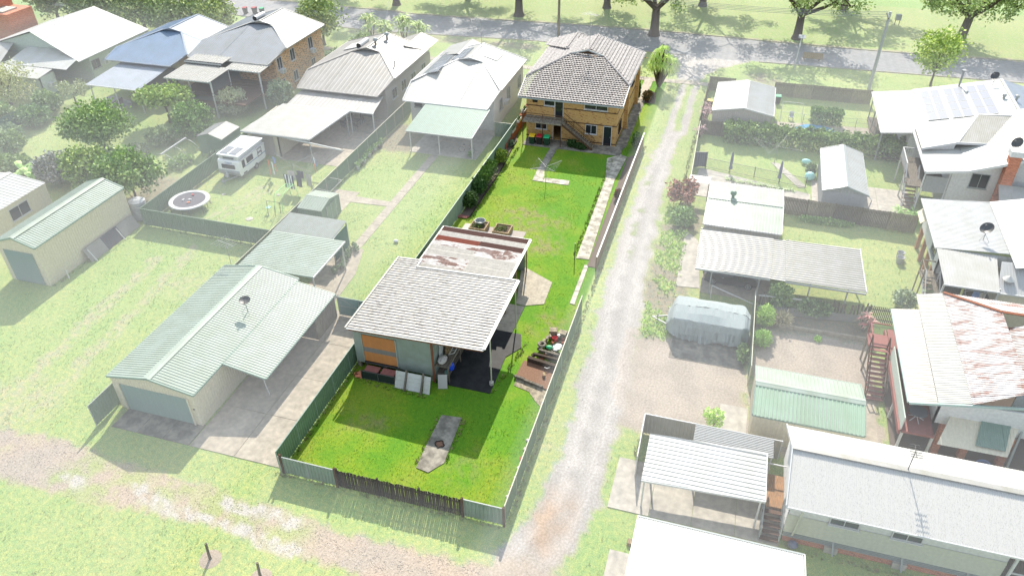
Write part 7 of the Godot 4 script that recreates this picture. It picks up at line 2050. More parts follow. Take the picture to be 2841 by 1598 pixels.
	roof(cp, [V(5.7, 2.78, -57.8), V(5.75, 2.72, -51.7), V(11.55, 2.72, -51.8), V(11.42, 2.78, -57.85)], M.roof_zinc, 0.3, 0.045)
	for d in [[-1.05, 4.65], [5.75, 11.55]]: edge(cp, "gutter", [V(d[0], 2.62, -51.68), V(d[1], 2.62, -51.7)], 0.1, 0.14, M.trim_grey)
	edge(cp, "barge", [V(11.56, 2.72, -51.8), V(11.43, 2.78, -57.85)], 0.06, 0.14, M.trim_white)
	for p in [V(0.25, 0.05, -52.2), V(3.9, 0.05, -52.2), V(10.3, 0, -51.9), V(-0.9, 0.05, -57.6), V(4.6, 0.05, -57.6), V(11.2, 0, -57.6), V(7.6, 0, -51.95)]: post(cp, p, 2.65, 0.1, M.trim_grey)
	for x in [0.25, 3.9]: part(cp, "brace", B.new().bar(V(x, 2.1, -52.2), V(x + 0.5, 2.62, -52.2), 0.07).bar(V(x, 2.1, -52.2), V(x - 0.5, 2.62, -52.2), 0.07), M.trim_grey)
	parked_car()
	var ws := thing("round_chair", "white round backed cane chair beside the green roofed shed", "chair", V(5.9, 0, -60.5))
	part(ws, "seat", B.new().lathe(V(5.9, 0.4, -60.5), [Vector2(0, 0), Vector2(0.35, 0.02), Vector2(0.35, 0.08), Vector2(0, 0.08)], 14), M.trim_white)
	var pts := []
	for k in 13: pts.append(V(5.9 + 0.4 * cos(PI * k / 12 - PI / 2), 0.6 + 0.5 * sin(PI * k / 12), -60.5 + 0.4 * sin(PI * k / 12 - PI / 2)))
	part(ws, "backrest", B.new().tube(pts, [0.04], 6), M.trim_white)
	part(ws, "leg", B.new().cyl(V(5.9, 0, -60.5), V(5.9, 0.4, -60.5), 0.06, 8), M.trim_white)
	# ---- tin and lattice fence below the carport, edging
	var lf := thing("patchwork_fence", "ramshackle fence of palings, lattice and corrugated iron", "fence", V(8, 0, -51))
	for k in 3: part(lf, "iron_sheet", sheet(B.new(), [V(4.05 + k * 2.5, 0.05, -50.75 - k * 0.25), V(4.05 + k * 2.5, 0.75, -50.85 - k * 0.25), V(6.6 + k * 2.5, 0.75, -51.05 - k * 0.25), V(6.6 + k * 2.5, 0.05, -50.95 - k * 0.25)], 0.12, 0.03), M.roof_zinc)
	rng.seed = 520
	for k in 34:
		var x := 4.2 + k * 0.24
		if k in [12, 13, 20, 21, 22, 27]: continue
		part(lf, "paling", B.new().box(V(x, 0.85, -51.25 - k * 0.02), V(0.14, 1.3 + rng.randf_range(-0.25, 0.15), 0.02), Basis(Vector3.BACK, rng.randf_range(-0.12, 0.12))), M.timber_pale if k % 3 else M.timber_grey)
	for x in [4.4, 7.0, 9.6, 12.0]: part(lf, "post", B.new().box(V(x, 0.8, -51.3 - (x - 4) * 0.1), V(0.09, 1.6, 0.09)), M.timber_grey)
	part(lf, "rail", B.new().bar(V(4.0, 1.45, -51.1), V(7.2, 1.45, -51.4), 0.08), M.trim_white)
	var la := B.new()
	for k in 16:
		la.bar(V(7.4 + k * 0.14, 0.75, -51.6), V(8.0 + k * 0.14, 1.5, -51.62), 0.025); la.bar(V(8.0 + k * 0.14, 0.75, -51.63), V(7.4 + k * 0.14, 1.5, -51.61), 0.025)
	part(lf, "lattice", la, M.timber_pale)
	paling_fence("dark leaning paling fence beside the red stair", V(12.2, 0, -51.9), V(15.6, 0, -51.9), 1.6, [M.timber_grey], false, 0.05)
	var cr := bush("creeper", "green creeper spilling over the carport's edge", V(5.6, 0, -51.5), V(0.9, 1.25, 0.45), 1900, 0.24, Color(0.10, 0.15, 0.06), Color(0.26, 0.34, 0.12), 521)
	bush("creeper", "dark creeper on the lattice fence", V(8.0, 0, -51.4), V(1.6, 0.75, 0.35), 1800, 0.22, Color(0.09, 0.13, 0.06), Color(0.22, 0.29, 0.12), 522)
	for k in 6: solo("retaining_block", "grey concrete sleeper edging the inner gravel yard", "block", B.new().box(V(6.3 + k * 1.1, 0.15, -49.42 - k * 0.01), V(1.06, 0.3, 0.16)), M.concrete, "concrete sleepers edging the gravel yard")
	steel_fence("dark green fence beside the covered caravan", V(3.75, 0, -51.2), V(3.85, 0, -42.2), 1.8, M.fence_green, M.fence_cream)
	covered_caravan()
	bush("fern", "bright feathery green plant beside the dark green fence", V(4.7, 0, -49.2), V(0.6, 0.9, 0.8), 1300, 0.26, Color(0.16, 0.25, 0.06), Color(0.36, 0.46, 0.14), 523, {"category": "plant", "narrow": 0.16})
	bush("fern", "low bright green tufted plant in the inner gravel yard", V(4.6, 0, -47.0), V(0.6, 0.5, 0.7), 1100, 0.26, Color(0.16, 0.26, 0.06), Color(0.34, 0.46, 0.14), 524, {"category": "plant", "narrow": 0.16})
	bush("dry_grass", "dry straw coloured clump beside the tin fence", V(6.0, 0, -49.9), V(0.6, 0.45, 0.5), 700, 0.4, Color(0.28, 0.25, 0.16), Color(0.45, 0.40, 0.28), 525, {"category": "plant", "narrow": 0.08})
	bush("weed", "single lime green weed on the gravel yard", V(8.6, 0, -48.6), V(0.25, 0.12, 0.25), 140, 0.16, Color(0.2, 0.32, 0.08), Color(0.34, 0.46, 0.14), 526, {"category": "plant"})
	strap_plant("cordyline", "pink and red cordyline before the paling fence", V(11.9, 0, -50.6), [V(0, 1.5, 0), V(0.35, 1.2, 0.2), V(-0.35, 1.3, 0.1), V(0.1, 0.9, 0.35), V(-0.3, 0.7, -0.2)], 26, 0.6, 0.08, Color(0.16, 0.16, 0.10), Color(0.62, 0.22, 0.22), 527)
	bush("weed_tuft", "dense green weeds beside the covered caravan", V(3.3, 0, -45.0), V(0.35, 0.45, 0.9), 600, 0.2, Color(0.1, 0.15, 0.06), Color(0.24, 0.32, 0.12), 528, {"category": "plant"})
	var pg := thing("pipe_frame", "white pipe gate frame in front of the car", "frame", V(1.8, 0, -51.2))
	part(pg, "bar", B.new().cyl(V(0.5, 1.3, -51.6), V(3.7, 0.9, -50.6), 0.035, 6).cyl(V(0.45, 0, -51.6), V(0.45, 1.35, -51.6), 0.035, 6), M.trim_white)
	rng.seed = 530
	for k in 10: solo("scrap_timber", "grey scrap board lying behind the covered caravan", "board", B.new().box(V(rng.randf_range(0.2, 3.3), 0.08 + 0.03 * (k % 3), rng.randf_range(-51.0, -50.0)), V(rng.randf_range(0.6, 1.3), 0.04, 0.12), Basis(Vector3.UP, rng.randf() * 3)), M.timber_grey, "scrap boards behind the covered caravan")
	# lane side plants
	tree("red_shrub", "maroon leaved shrub leaning over the lane verge", V(-3.6, 0, -66.2), 0.5, 1.5, V(1.3, 1.1, 1.6), 26, 60, 0.24, Color(0.14, 0.10, 0.08), Color(0.50, 0.24, 0.20), 0.06, 531, {"category": "bush"})
	bush("verge_shrub", "green shrub on the lane verge beside the sheds", V(-3.0, 0, -62.6), V(1.0, 0.75, 1.2), 1500, 0.24, Color(0.12, 0.18, 0.08), Color(0.28, 0.36, 0.16), 532)
	rng.seed = 533
	var vb := B.new()
	for k in 2400:
		var p := V(rng.randf_range(-4.7, -2.3), 0.0, rng.randf_range(-66, -45))
		if fb.get_noise_2d(p.x, p.z) > 0.12 or p.x < pl(lane_r, p.z) + 0.2: continue
		var d := (leaf_dir() + V(0, 1.1, 0)).normalized()
		vb.col = tone(Color(0.22, 0.32, 0.09), Color(0.46, 0.54, 0.22))
		vb.leaf(p, d, d.cross(leaf_dir()).normalized(), rng.randf_range(0.15, 0.4), 0.06)
	solo("weeds", "straggling weeds along the lane verge by the sheds", "weeds", vb, M.leaf, "", "stuff")
	# ---- white house with solar panels
	var r1 := thing("solar_bungalow", "white roofed house with three columns of solar panels", "house", V(24, 0, -87))
	roof(r1, [V(14.5, 3.35, -91.8), V(14.6, 3.35, -80.6), V(18.6, 3.8, -80.6), V(18.6, 3.8, -92.2)], M.roof_white, 0.3, 0.02)
	roof(r1, [V(18.61, 3.82, -92.4), V(18.61, 3.82, -80.4), V(27.0, 5.85, -80.4), V(27.0, 5.85, -92.4)], M.roof_white, 0.3, 0.02)
	roof(r1, [V(36.0, 3.6, -80.4), V(36.0, 3.6, -92.4), V(27.0, 5.85, -92.4), V(27.0, 5.85, -80.4)], M.roof_blue_pale, 0.3, 0.02)
	edge(r1, "ridge_cap", [V(27.0, 5.9, -80.4), V(27.0, 5.9, -92.4)], 0.3, 0.05, M.roof_white)
	edge(r1, "gutter", [V(14.5, 3.3, -91.8), V(14.6, 3.3, -80.6)], 0.1, 0.12, M.trim_white)
	edge(r1, "gutter", [V(14.6, 3.3, -80.55), V(18.6, 3.72, -80.55)], 0.1, 0.12, M.trim_white)
	house_walls(r1, 17.5, 35.0, 3.6, -92.0, -81.0, M.wall_white)
	for z in [-91.4, -88.0, -84.6, -81.0]: post(r1, V(14.8, 0, z), 3.3, 0.12, M.trim_grey)
	part(r1, "deck", B.new().bb(14.7, 17.5, 0.3, 0.42, -91.6, -81.0), M.timber_grey)
	var sl := 2.03 / 8.39
	for col in 3:
		for k in 4:
			var o := V(19.2 + col * 2.15, 3.82 + (0.6 + col * 2.15) * sl + 0.02, -83.2 - k * 2.05)
			solar_panel(r1, o, V(0, 0, -1.95), V(1.85, 1.85 * sl, 0), 2, M.solar_pale)
	dish("dark satellite dish on the white bungalow ridge", V(26.0, 5.6, -91.0), 0.45, V(-0.6, 0.6, 0.5), M.steel_dark)
	solo("steel_flue", "tall shiny steel flue on the white bungalow", "flue", B.new().cyl(V(23.0, 4.9, -91.6), V(23.0, 6.6, -91.6), 0.11, 10).cyl(V(23.0, 6.6, -91.6), V(23.0, 6.75, -91.6), 0.2, 10), M.steel)
	for p in [V(26.3, 5.6, -87.0), V(27.3, 5.8, -86.4)]:
		var v := thing("roof_ventilator", "small dark ventilator on the white bungalow ridge", "ventilator", p, "ventilators on the white bungalow")
		part(v, "stem", B.new().cyl(p, p + V(0, 0.3, 0), 0.12, 8), M.trim_grey)
		part(v, "head", B.new().lathe(p + V(0, 0.3, 0), [Vector2(0.12, 0), Vector2(0.22, 0.08), Vector2(0.2, 0.26), Vector2(0, 0.34)], 10), M.trim_grey)
	# ---- high house with chimney
	var r2 := thing("high_house", "high white weatherboard house with brick chimney and rear stair", "house", V(23, 0, -75))
	roof(r2, [V(17.15, 4.6, -80.2), V(17.25, 4.6, -69.8), V(20.5, 5.1, -69.8), V(20.5, 5.1, -80.2)], M.roof_white_b, 0.35, 0.015)
	roof(r2, [V(20.51, 5.12, -80.2), V(20.51, 5.12, -69.8), V(27.0, 7.6, -69.8), V(27.0, 7.6, -80.2)], M.roof_white_b, 0.35, 0.015)
	roof(r2, [V(34.0, 5.2, -69.8), V(34.0, 5.2, -80.2), V(27.0, 7.6, -80.2), V(27.0, 7.6, -69.8)], M.roof_white_b, 0.35, 0.015)
	# cross gable over the back room
	roof(r2, [V(17.2, 4.95, -79.6), V(17.25, 4.95, -74.0), V(20.1, 5.75, -74.3), V(22.3, 6.6, -79.2)], M.roof_white_b, 0.4, 0.015)
	roof(r2, [V(20.1, 5.75, -74.3), V(23.4, 5.95, -74.3), V(25.2, 6.9, -79.2), V(22.3, 6.75, -79.2)], M.roof_zinc, 0.16, 0.03)
	edge(r2, "barge", [V(17.25, 4.9, -73.96), V(20.1, 5.7, -74.25), V(23.4, 5.9, -74.25)], 0.08, 0.22, M.trim_white)
	edge(r2, "hip_cap", [V(20.1, 5.8, -74.3), V(22.3, 6.72, -79.2), V(25.2, 6.95, -79.2)], 0.25, 0.05, M.trim_white)
	part(r2, "gable_wall", B.new().prism([V(17.4, 4.6, -74.4), V(20.0, 5.0, -74.4), V(20.1, 5.65, -74.4), V(17.4, 4.9, -74.4)], V(0, 0, -0.1)), M.wall_white)
	edge(r2, "gutter", [V(17.1, 4.55, -80.2), V(17.2, 4.55, -69.8)], 0.12, 0.14, M.trim_white)
	edge(r2, "fascia", [V(17.25, 4.52, -69.75), V(20.5, 5.02, -69.75), V(27.0, 7.5, -69.75)], 0.07, 0.24, M.trim_white)
	part(r2, "wall", B.new().prism([V(19.6, 0, -70.6), V(33.0, 0, -70.6), V(33.0, 5.2, -70.6), V(27.0, 7.3, -70.6), V(20.6, 5.0, -70.6), V(19.6, 4.9, -70.6)], V(0, 0, -9.4)), M.wall_white)
	window(r2, V(21.9, 3.9, -70.6), 1.5, 1.4, s, M.trim_grey, 2)
	window(r2, V(21.6, 1.2, -70.6), 1.9, 0.7, s, M.trim_grey, 2)
	window(r2, V(26.0, 2.6, -70.6), 2.4, 1.3, s, M.trim_grey, 2)
	part(r2, "dark_opening_panel", B.new().bb(19.65, 20.7, 0.2, 1.6, -70.58, -70.55), M.screen)  # flat dark panel on the wall stands in for shade inside an opening
	part(r2, "landing", B.new().bb(16.3, 19.6, 2.5, 2.62, -77.0, -70.7), M.timber_grey)
	part(r2, "blind", B.new().bb(17.6, 19.5, 2.2, 3.8, -70.72, -70.68), M.wall_grey)
	stairs(r2, V(16.35, 2.55, -73.4), V(16.3, 0.1, -70.3), V(1.1, 0, 0), 10, M.deck_pale, M.trim_white)
	var bal := B.new()
	for k in 14: bal.bar(V(16.35, 2.6, -76.9 + k * 0.25), V(16.35, 3.5, -76.9 + k * 0.25), 0.04)
	for k in 7: bal.bar(V(16.35 + k * 0.25, 2.6, -76.95), V(16.35 + k * 0.25, 3.5, -76.95), 0.06)
	bal.bar(V(16.35, 3.55, -77.0), V(16.35, 3.55, -73.4), 0.08); bal.bar(V(16.35, 3.55, -77.0), V(18.0, 3.55, -77.0), 0.08)
	part(r2, "balustrade", bal, M.trim_white)
	for p in [V(16.4, 0, -76.9), V(16.4, 0, -73.5), V(17.4, 0, -70.4), V(19.5, 0, -70.7)]: post(r2, p, 4.5 if p.x > 17 else 2.5, 0.12, M.trim_white)
	var ck := part(r2, "chimney", B.new().bb(23.3, 24.2, 0, 6.9, -70.5, -69.7), M.brick_pink)
	part(ck, "cap", B.new().bb(23.2, 24.3, 6.9, 7.4, -70.6, -69.6), M.trim_white)
	roof(r2, [V(23.0, 3.3, -66.8), V(30.0, 3.3, -66.8), V(30.0, 4.2, -69.7), V(23.2, 4.2, -69.7)], M.roof_white_b, 0.35, 0.015, "awning_roof")
	part(r2, "brick_pier", B.new().bb(23.0, 24.5, 0, 3.2, -69.6, -68.2), M.brick_pink)
	walls(r2, 24.6, 32.0, 0, 3.6, -70.5, -68.0, M.wall_white)
	window(r2, V(27.4, 2.4, -68.0), 2.6, 1.2, s, M.trim_grey, 2)
	dish("dark satellite dish beside the brick chimney", V(24.0, 6.5, -71.4), 0.5, V(-0.7, 0.6, 0.5), M.steel_dark)
	strap_plant("yucca_clump", "spiky bright green yucca clump below the white stair", V(16.2, 0, -68.4), [V(0, 0.7, 0), V(0.7, 0.8, 0.2), V(-0.7, 0.6, 0.1), V(0.3, 0.5, 0.6), V(1.3, 0.7, 0.3), V(-0.3, 0.9, -0.5), V(0.9, 0.9, -0.5)], 34, 0.8, 0.045, Color(0.14, 0.24, 0.06), Color(0.32, 0.44, 0.14), 541, {"droop": 0.3})
	# ---- house on brick posts
	var r3 := thing("post_house", "white roofed house on timber posts with rear verandah", "house", V(21, 0, -58))
	roof(r3, [V(16.3, 4.55, -64.6), V(16.4, 4.55, -56.6), V(21.4, 4.85, -56.6), V(21.4, 4.85, -64.8)], M.roof_white_c, 0.2, 0.02)
	roof(r3, [V(21.41, 4.87, -64.8), V(21.41, 4.87, -54.6), V(27.0, 6.4, -54.6), V(27.0, 6.4, -64.8)], M.roof_white_c, 0.2, 0.02)
	roof(r3, [V(16.55, 4.1, -52.4), V(20.2, 4.1, -52.4), V(20.6, 4.62, -56.55), V(16.45, 4.5, -56.55)], M.roof_white_b, 0.2, 0.02, "verandah_roof")
	roof(r3, [V(20.25, 3.7, -52.9), V(27.0, 3.9, -52.9), V(27.0, 5.0, -55.6), V(20.7, 4.7, -55.6)], M.roof_white_c, 0.2, 0.02)
	edge(r3, "gutter", [V(16.3, 4.5, -64.6), V(16.4, 4.5, -56.6)], 0.1, 0.12, M.trim_white)
	edge(r3, "gutter", [V(16.55, 4.05, -52.35), V(20.2, 4.05, -52.35)], 0.1, 0.12, M.trim_white)
	edge(r3, "gutter", [V(20.25, 3.65, -52.85), V(27.0, 3.85, -52.85)], 0.1, 0.12, M.trim_white)
	walls(r3, 16.9, 27.0, 2.2, 4.5, -64.2, -56.7, M.wall_white)
	part(r3, "awning", B.new().prism([V(16.88, 4.3, -64.0), V(16.2, 3.5, -64.0), V(16.2, 3.5, -62.0), V(16.88, 4.3, -62.0)], V(-0.03, 0.03, 0)), M.wall_cream)
	window(r3, V(16.9, 3.4, -58.6), 1.5, 1.2, w, M.trim_grey, 2)
	part(r3, "shutter", B.new().bb(16.86, 16.9, 2.5, 4.0, -60.8, -59.6), M.trim_white)
	for z in [-64.0, -62.0, -60.0, -58.0]: post(r3, V(17.05, 0, z), 2.2, 0.3, M.brick_post)
	walls(r3, 20.4, 28.0, 0.4, 3.65, -56.6, -53.2, M.wall_cream)
	boards(r3, V(20.4, 0.4, -53.18), V(28.0, 0.4, -53.18), 3.6, s, M.wall_cream, 0.2)
	part(r3, "verandah_floor", B.new().bb(16.6, 20.4, 2.1, 2.25, -56.7, -52.7), M.timber_grey)
	post(r3, V(18.0, 2.2, -52.8), 1.9, 0.12, M.lime_post); post(r3, V(16.7, 0, -52.8), 4.1, 0.12, M.trim_white); post(r3, V(20.3, 0, -52.8), 4.1, 0.12, M.trim_white)
	stairs(r3, V(16.0, 2.2, -55.6), V(16.0, 0.1, -52.2), V(1.0, 0, 0), 9, M.timber_pale, M.trim_white)
	part(r3, "landing", B.new().bb(15.9, 17.0, 2.12, 2.24, -57.0, -55.6), M.timber_pale)
	part(r3, "balustrade", B.new().bar(V(15.95, 3.1, -57.0), V(15.95, 3.1, -55.6), 0.07).bar(V(15.95, 3.1, -57.0), V(17.0, 3.1, -57.0), 0.07).bar(V(15.95, 0, -57.0), V(15.95, 3.1, -57.0), 0.09).bar(V(15.95, 0, -55.6), V(15.95, 3.1, -55.6), 0.09), M.timber_pale)
	var dr := thing("drying_rack", "white drying rack with washing on the verandah", "drying rack", V(19.2, 2.25, -54))
	part(dr, "frame", B.new().bar(V(18.6, 2.25, -54.4), V(18.6, 3.2, -53.4), 0.03).bar(V(18.6, 2.25, -53.4), V(18.6, 3.2, -54.4), 0.03).bar(V(19.9, 2.25, -54.4), V(19.9, 3.2, -53.4), 0.03).bar(V(19.9, 2.25, -53.4), V(19.9, 3.2, -54.4), 0.03).bar(V(18.6, 3.2, -53.4), V(19.9, 3.2, -53.4), 0.03).bar(V(18.6, 3.2, -54.4), V(19.9, 3.2, -54.4), 0.03), M.trim_white)
	garment("pale blue shirt on the verandah drying rack", V(19.2, 3.2, -53.4), 0.5, 0.8, M.blue_soft, 0.0, "washing on the verandah")
	garment("beige patterned cloth on the verandah drying rack", V(19.6, 3.2, -53.35), 0.4, 0.9, M.cloth_beige, 0.1, "washing on the verandah")
	dish("dark satellite dish on the white post house roof", V(19.9, 4.8, -58.4), 0.5, V(-0.5, 0.8, 0.4), M.steel_dark)
	var cw := thing("roof_cowl", "conical white whirly vent on the post house roof", "vent", V(21.6, 4.3, -54.0))
	part(cw, "cowl", B.new().lathe(V(21.0, 4.1, -53.9), [Vector2(0.2, 0), Vector2(0.2, 0.2), Vector2(0.42, 0.22), Vector2(0, 0.55)], 14), M.roof_white)
	for d in [[15.5, -62.0], [15.4, -61.2]]: solo("plastic_bucket", "grey bucket beside the brick house posts", "bucket", B.new().lathe(V(d[0], 0, d[1]), [Vector2(0, 0), Vector2(0.26, 0), Vector2(0.33, 0.6), Vector2(0.28, 0.58), Vector2(0, 0.1)], 12), M.wall_grey, "buckets by the post house")
	bush("grey_bush", "grey green bush at the foot of the verandah stair", V(15.0, 0, -54.6), V(0.8, 0.75, 0.9), 1100, 0.2, Color(0.16, 0.2, 0.12), Color(0.36, 0.40, 0.28), 542)
	bush("fence_weed", "low weeds below the grey paling fence", V(9.5, 0, -66.2), V(2.6, 0.25, 0.4), 900, 0.2, Color(0.12, 0.19, 0.06), Color(0.26, 0.36, 0.12), 543, {"category": "weeds"})
	# ---- stilt house with rusty roof
	var r4 := thing("rusty_roof_house", "stilt house with rust streaked iron roof and red stair", "house", V(17, 0, -43))
	roof(r4, [V(12.7, 4.0, -48.3), V(12.85, 4.0, -38.8), V(14.35, 4.3, -38.8), V(14.35, 4.3, -48.3)], M.roof_zinc, 0.16, 0.025, "verandah_roof")
	roof(r4, [V(14.36, 4.34, -50.1), V(14.36, 4.34, -38.8), V(16.1, 4.7, -38.8), V(16.0, 4.7, -50.2)], M.roof_white_b, 0.16, 0.025)
	roof(r4, [V(16.0, 4.72, -50.2), V(16.1, 4.72, -38.7), V(18.9, 5.75, -39.4), V(18.9, 5.75, -47.3)], M.roof_rust_pale, 0.16, 0.03)
	roof(r4, [V(26.0, 4.72, -50.2), V(16.0, 4.72, -50.2), V(18.9, 5.75, -47.3), V(26.0, 5.75, -47.3)], M.roof_rust_pale, 0.16, 0.03)
	roof(r4, [V(19.0, 5.0, -46.6), V(19.0, 5.0, -41.0), V(22.5, 6.3, -41.0), V(22.5, 6.3, -46.6)], M.roof_rust_pale, 0.16, 0.03)
	edge(r4, "barge", [V(18.9, 5.0, -40.95), V(22.5, 6.3, -40.95)], 0.08, 0.26, M.trim_mint)
	part(r4, "gable_wall", B.new().prism([V(19.2, 2.4, -41.3), V(26.0, 2.4, -41.3), V(26.0, 6.2, -41.3), V(22.5, 6.1, -41.3), V(19.2, 4.9, -41.3)], V(0, 0, -0.1)), M.wall_white)
	edge(r4, "hip_cap", [V(16.0, 4.78, -50.2), V(18.9, 5.8, -47.3), V(26.0, 5.8, -47.3)], 0.25, 0.05, M.rust)
	edge(r4, "gutter", [V(12.66, 3.95, -48.3), V(12.8, 3.95, -38.8)], 0.1, 0.12, M.trim_mint)
	edge(r4, "gutter", [V(12.85, 3.95, -38.75), V(16.1, 4.62, -38.7), V(19.0, 4.6, -39.3)], 0.1, 0.16, M.trim_mint)
	walls(r4, 14.6, 26.0, 2.4, 4.3, -47.6, -39.2, M.wall_white)
	part(r4, "verandah_floor", B.new().bb(12.8, 14.6, 2.15, 2.3, -48.2, -38.0), M.timber_red)
	part(r4, "rail_board", B.new().bb(12.72, 12.78, 2.3, 3.3, -45.0, -38.1), M.wall_mint)
	part(r4, "fascia_board", B.new().bb(12.6, 12.7, 2.0, 2.35, -48.0, -38.0), M.timber_red)
	roof(r4, [V(14.55, 2.6, -37.1), V(18.3, 2.6, -37.1), V(19.3, 3.2, -39.6), V(15.6, 3.2, -39.6)], M.wall_cream, 0.2, 0.02, "awning_roof")
	part(r4, "shutter", sheet(B.new(), [V(16.6, 2.72, -37.4), V(18.2, 2.72, -37.4), V(18.7, 3.12, -39.2), V(17.1, 3.12, -39.2)], 0.12, 0.03).shift(V(0, -0.06, 0)), M.roof_mint)
	for p in [V(12.9, 0, -38.2), V(12.9, 0, -41.5), V(12.9, 0, -44.5), V(14.6, 0, -38.2)]: post(r4, p, 2.2, 0.14, M.trim_white)
	for x in [15.3, 16.85, 19.0]: post(r4, V(x, 0, -39.15), 2.4, 0.4, M.brick_pink, "pier")
	part(r4, "downpipe", B.new().bar(V(19.2, 0.2, -38.4), V(19.4, 3.4, -39.4), 0.12), M.trim_grey)
	part(r4, "landing", B.new().bb(11.4, 12.75, 2.25, 2.38, -47.3, -45.9), M.timber_red)
	part(r4, "balustrade", B.new().bar(V(11.45, 3.3, -47.3), V(12.75, 3.3, -47.3), 0.07).bar(V(11.45, 2.3, -47.3), V(11.45, 3.3, -47.3), 0.08).bar(V(11.45, 3.3, -47.3), V(11.45, 3.3, -45.9), 0.07), M.timber_red)
	for p in [V(11.5, 0, -47.2), V(11.5, 0, -46.0)]: post(r4, p, 2.3, 0.12, M.timber_pale)
	stairs(r4, V(11.5, 2.3, -45.9), V(11.5, 0.1, -42.9), V(1.1, 0, 0), 11, M.timber_red, M.timber_brown)
	var gt := thing("glass_table", "round glass table on the red verandah", "table", V(13.7, 2.3, -39.3))
	part(gt, "top", B.new().lathe(V(13.7, 2.98, -39.3), [Vector2(0, 0.0), Vector2(0.55, 0.0), Vector2(0.56, -0.03)], 20), M.glass_grey)
	for k in 5: part(gt, "leg", B.new().cyl(V(13.7, 2.6, -39.3), V(13.7 + 0.45 * cos(TAU * k / 5), 2.31, -39.3 + 0.45 * sin(TAU * k / 5)), 0.025, 5), M.trim_white)
	var hz := thing("garden_hose", "coiled blue hose beneath the stilt house", "hose", V(18.0, 0, -38.6))
	for k in 4: part(hz, "coil", B.new().ring_y(V(18.0 + 0.03 * k, 0.08 + k * 0.07, -38.6), 0.42 - 0.03 * (k % 2), 0.03), M.blue_soft)
	slab("under_floor", rect(12.8, 26.0, -47.5, -38.2), M.mulch, 0.02, "bare earth beneath the stilt house", "earth")
	# ---- green shed with two-tone roof
	var gs := gable_shed("green_barn", "green ribbed shed with pale and darker green roof slopes", 4.05, 10.65, -41.6, -36.9, 2.3, 2.95, "x", M.roof_green_pale, M.wall_cream, 0.24, 0.08, M.trim_green)
	roof(gs, [V(4.04, 2.31, -36.88), V(10.66, 2.31, -36.88), V(10.66, 2.965, -39.2), V(4.04, 2.965, -39.2)], M.roof_green, 0.24, 0.035)
	tree("sapling", "thin lime green sapling on the gravel by the concrete pad", V(1.9, 0, -36.9), 0.9, 1.3, V(0.6, 0.5, 0.6), 9, 40, 0.18, Color(0.24, 0.36, 0.08), Color(0.44, 0.54, 0.16), 0.03, 550, {"clump": 0.3})
	# ---- white carport, fence and pergola
	steel_fence("beige steel fence along the gravel yard end", V(-2.4, 0, -35.65), V(0.8, 0, -35.65), 1.8, M.fence_beige, M.trim_white)
	steel_fence("beige steel fence beside the white carport", V(-2.4, 0, -35.6), V(-2.3, 0, -32.0), 1.8, M.fence_beige, M.trim_white)
	steel_fence("brown steel fence behind the slatted pergola", V(0.8, 0, -35.75), V(6.0, 0, -35.75), 1.7, M.fence_beige, M.trim_white)
	var pe := thing("pergola", "grey slatted pergola between carport and green shed", "pergola", V(3, 0, -34.3))
	for k in 12: part(pe, "slat", B.new().bb(0.75, 5.4, 2.24, 2.3, -35.15 + k * 0.135, -35.08 + k * 0.135), M.wall_grey)
	for p in [V(0.8, 0, -35.1), V(5.3, 0, -35.1), V(5.3, 0, -33.65), V(0.8, 0, -33.65)]: post(pe, p, 2.24, 0.09, M.trim_white)
	var wc := thing("white_carport", "white flat carport with long ribs beside the lane bend", "carport", V(1.6, 0, -31.4))
	roof(wc, [V(-1.8, 2.7, -33.15), V(-1.75, 2.7, -29.5), V(5.0, 2.72, -29.9), V(4.95, 2.72, -33.5)], M.roof_white, 0.33, 0.04)
	edge(wc, "fascia", [V(-1.75, 2.64, -29.47), V(5.0, 2.66, -29.87), V(4.98, 2.66, -33.5)], 0.08, 0.14, M.trim_white)
	for p in [V(-1.6, 0.05, -29.8), V(-1.6, 0.05, -33.0), V(4.8, 0.05, -33.2), V(4.8, 0.05, -30.1)]: post(wc, p, 2.65, 0.1, M.trim_white)
	# ---- long white house
	var r5 := thing("long_house", "long white roofed house with cream weatherboards beside the carport", "house", V(13, 0, -32.3))
	roof(r5, [V(5.95, 3.5, -29.2), V(22.0, 3.5, -29.2), V(22.0, 4.5, -32.6), V(6.05, 4.5, -32.6)], M.roof_spots, 0.11, 0.02)
	roof(r5, [V(22.0, 3.5, -35.3), V(5.9, 3.5, -35.3), V(6.05, 4.5, -32.6), V(22.0, 4.5, -32.6)], M.roof_white, 0.16, 0.015)
	edge(r5, "ridge_cap", [V(6.05, 4.55, -32.6), V(22.0, 4.55, -32.6)], 0.35, 0.06, M.roof_zinc)
	edge(r5, "gutter", [V(5.95, 3.44, -29.17), V(22.0, 3.44, -29.17)], 0.1, 0.12, M.trim_white)
	edge(r5, "barge", [V(5.95, 3.5, -29.2), V(6.05, 4.5, -32.6), V(5.9, 3.5, -35.3)], 0.06, 0.2, M.trim_white)
	part(r5, "wall", B.new().prism([V(6.3, 0.95, -29.7), V(6.3, 3.5, -29.7), V(6.3, 4.35, -32.6), V(6.3, 3.5, -35.0), V(6.3, 0.95, -35.0)], V(10.7, 0, 0)), M.wall_white)
	boards(r5, V(6.25, 0.95, -29.68), V(17.0, 0.95, -29.68), 2.35, s, M.wall_olive, 0.2)
	boards(r5, V(6.28, 0.95, -35.0), V(6.28, 0.95, -29.7), 3.4, w, M.wall_white, 0.2)
	for x in [9.1, 12.2]: window(r5, V(x, 2.75, -29.66), 1.5, 0.8, s, M.trim_white, 2, true, M.glass_grey)
	for k in 4: part(r5, "vent_slat", B.new().bb(6.3, 17.0, 0.5 + k * 0.12, 0.56 + k * 0.12, -29.72, -29.66), M.trim_grey)
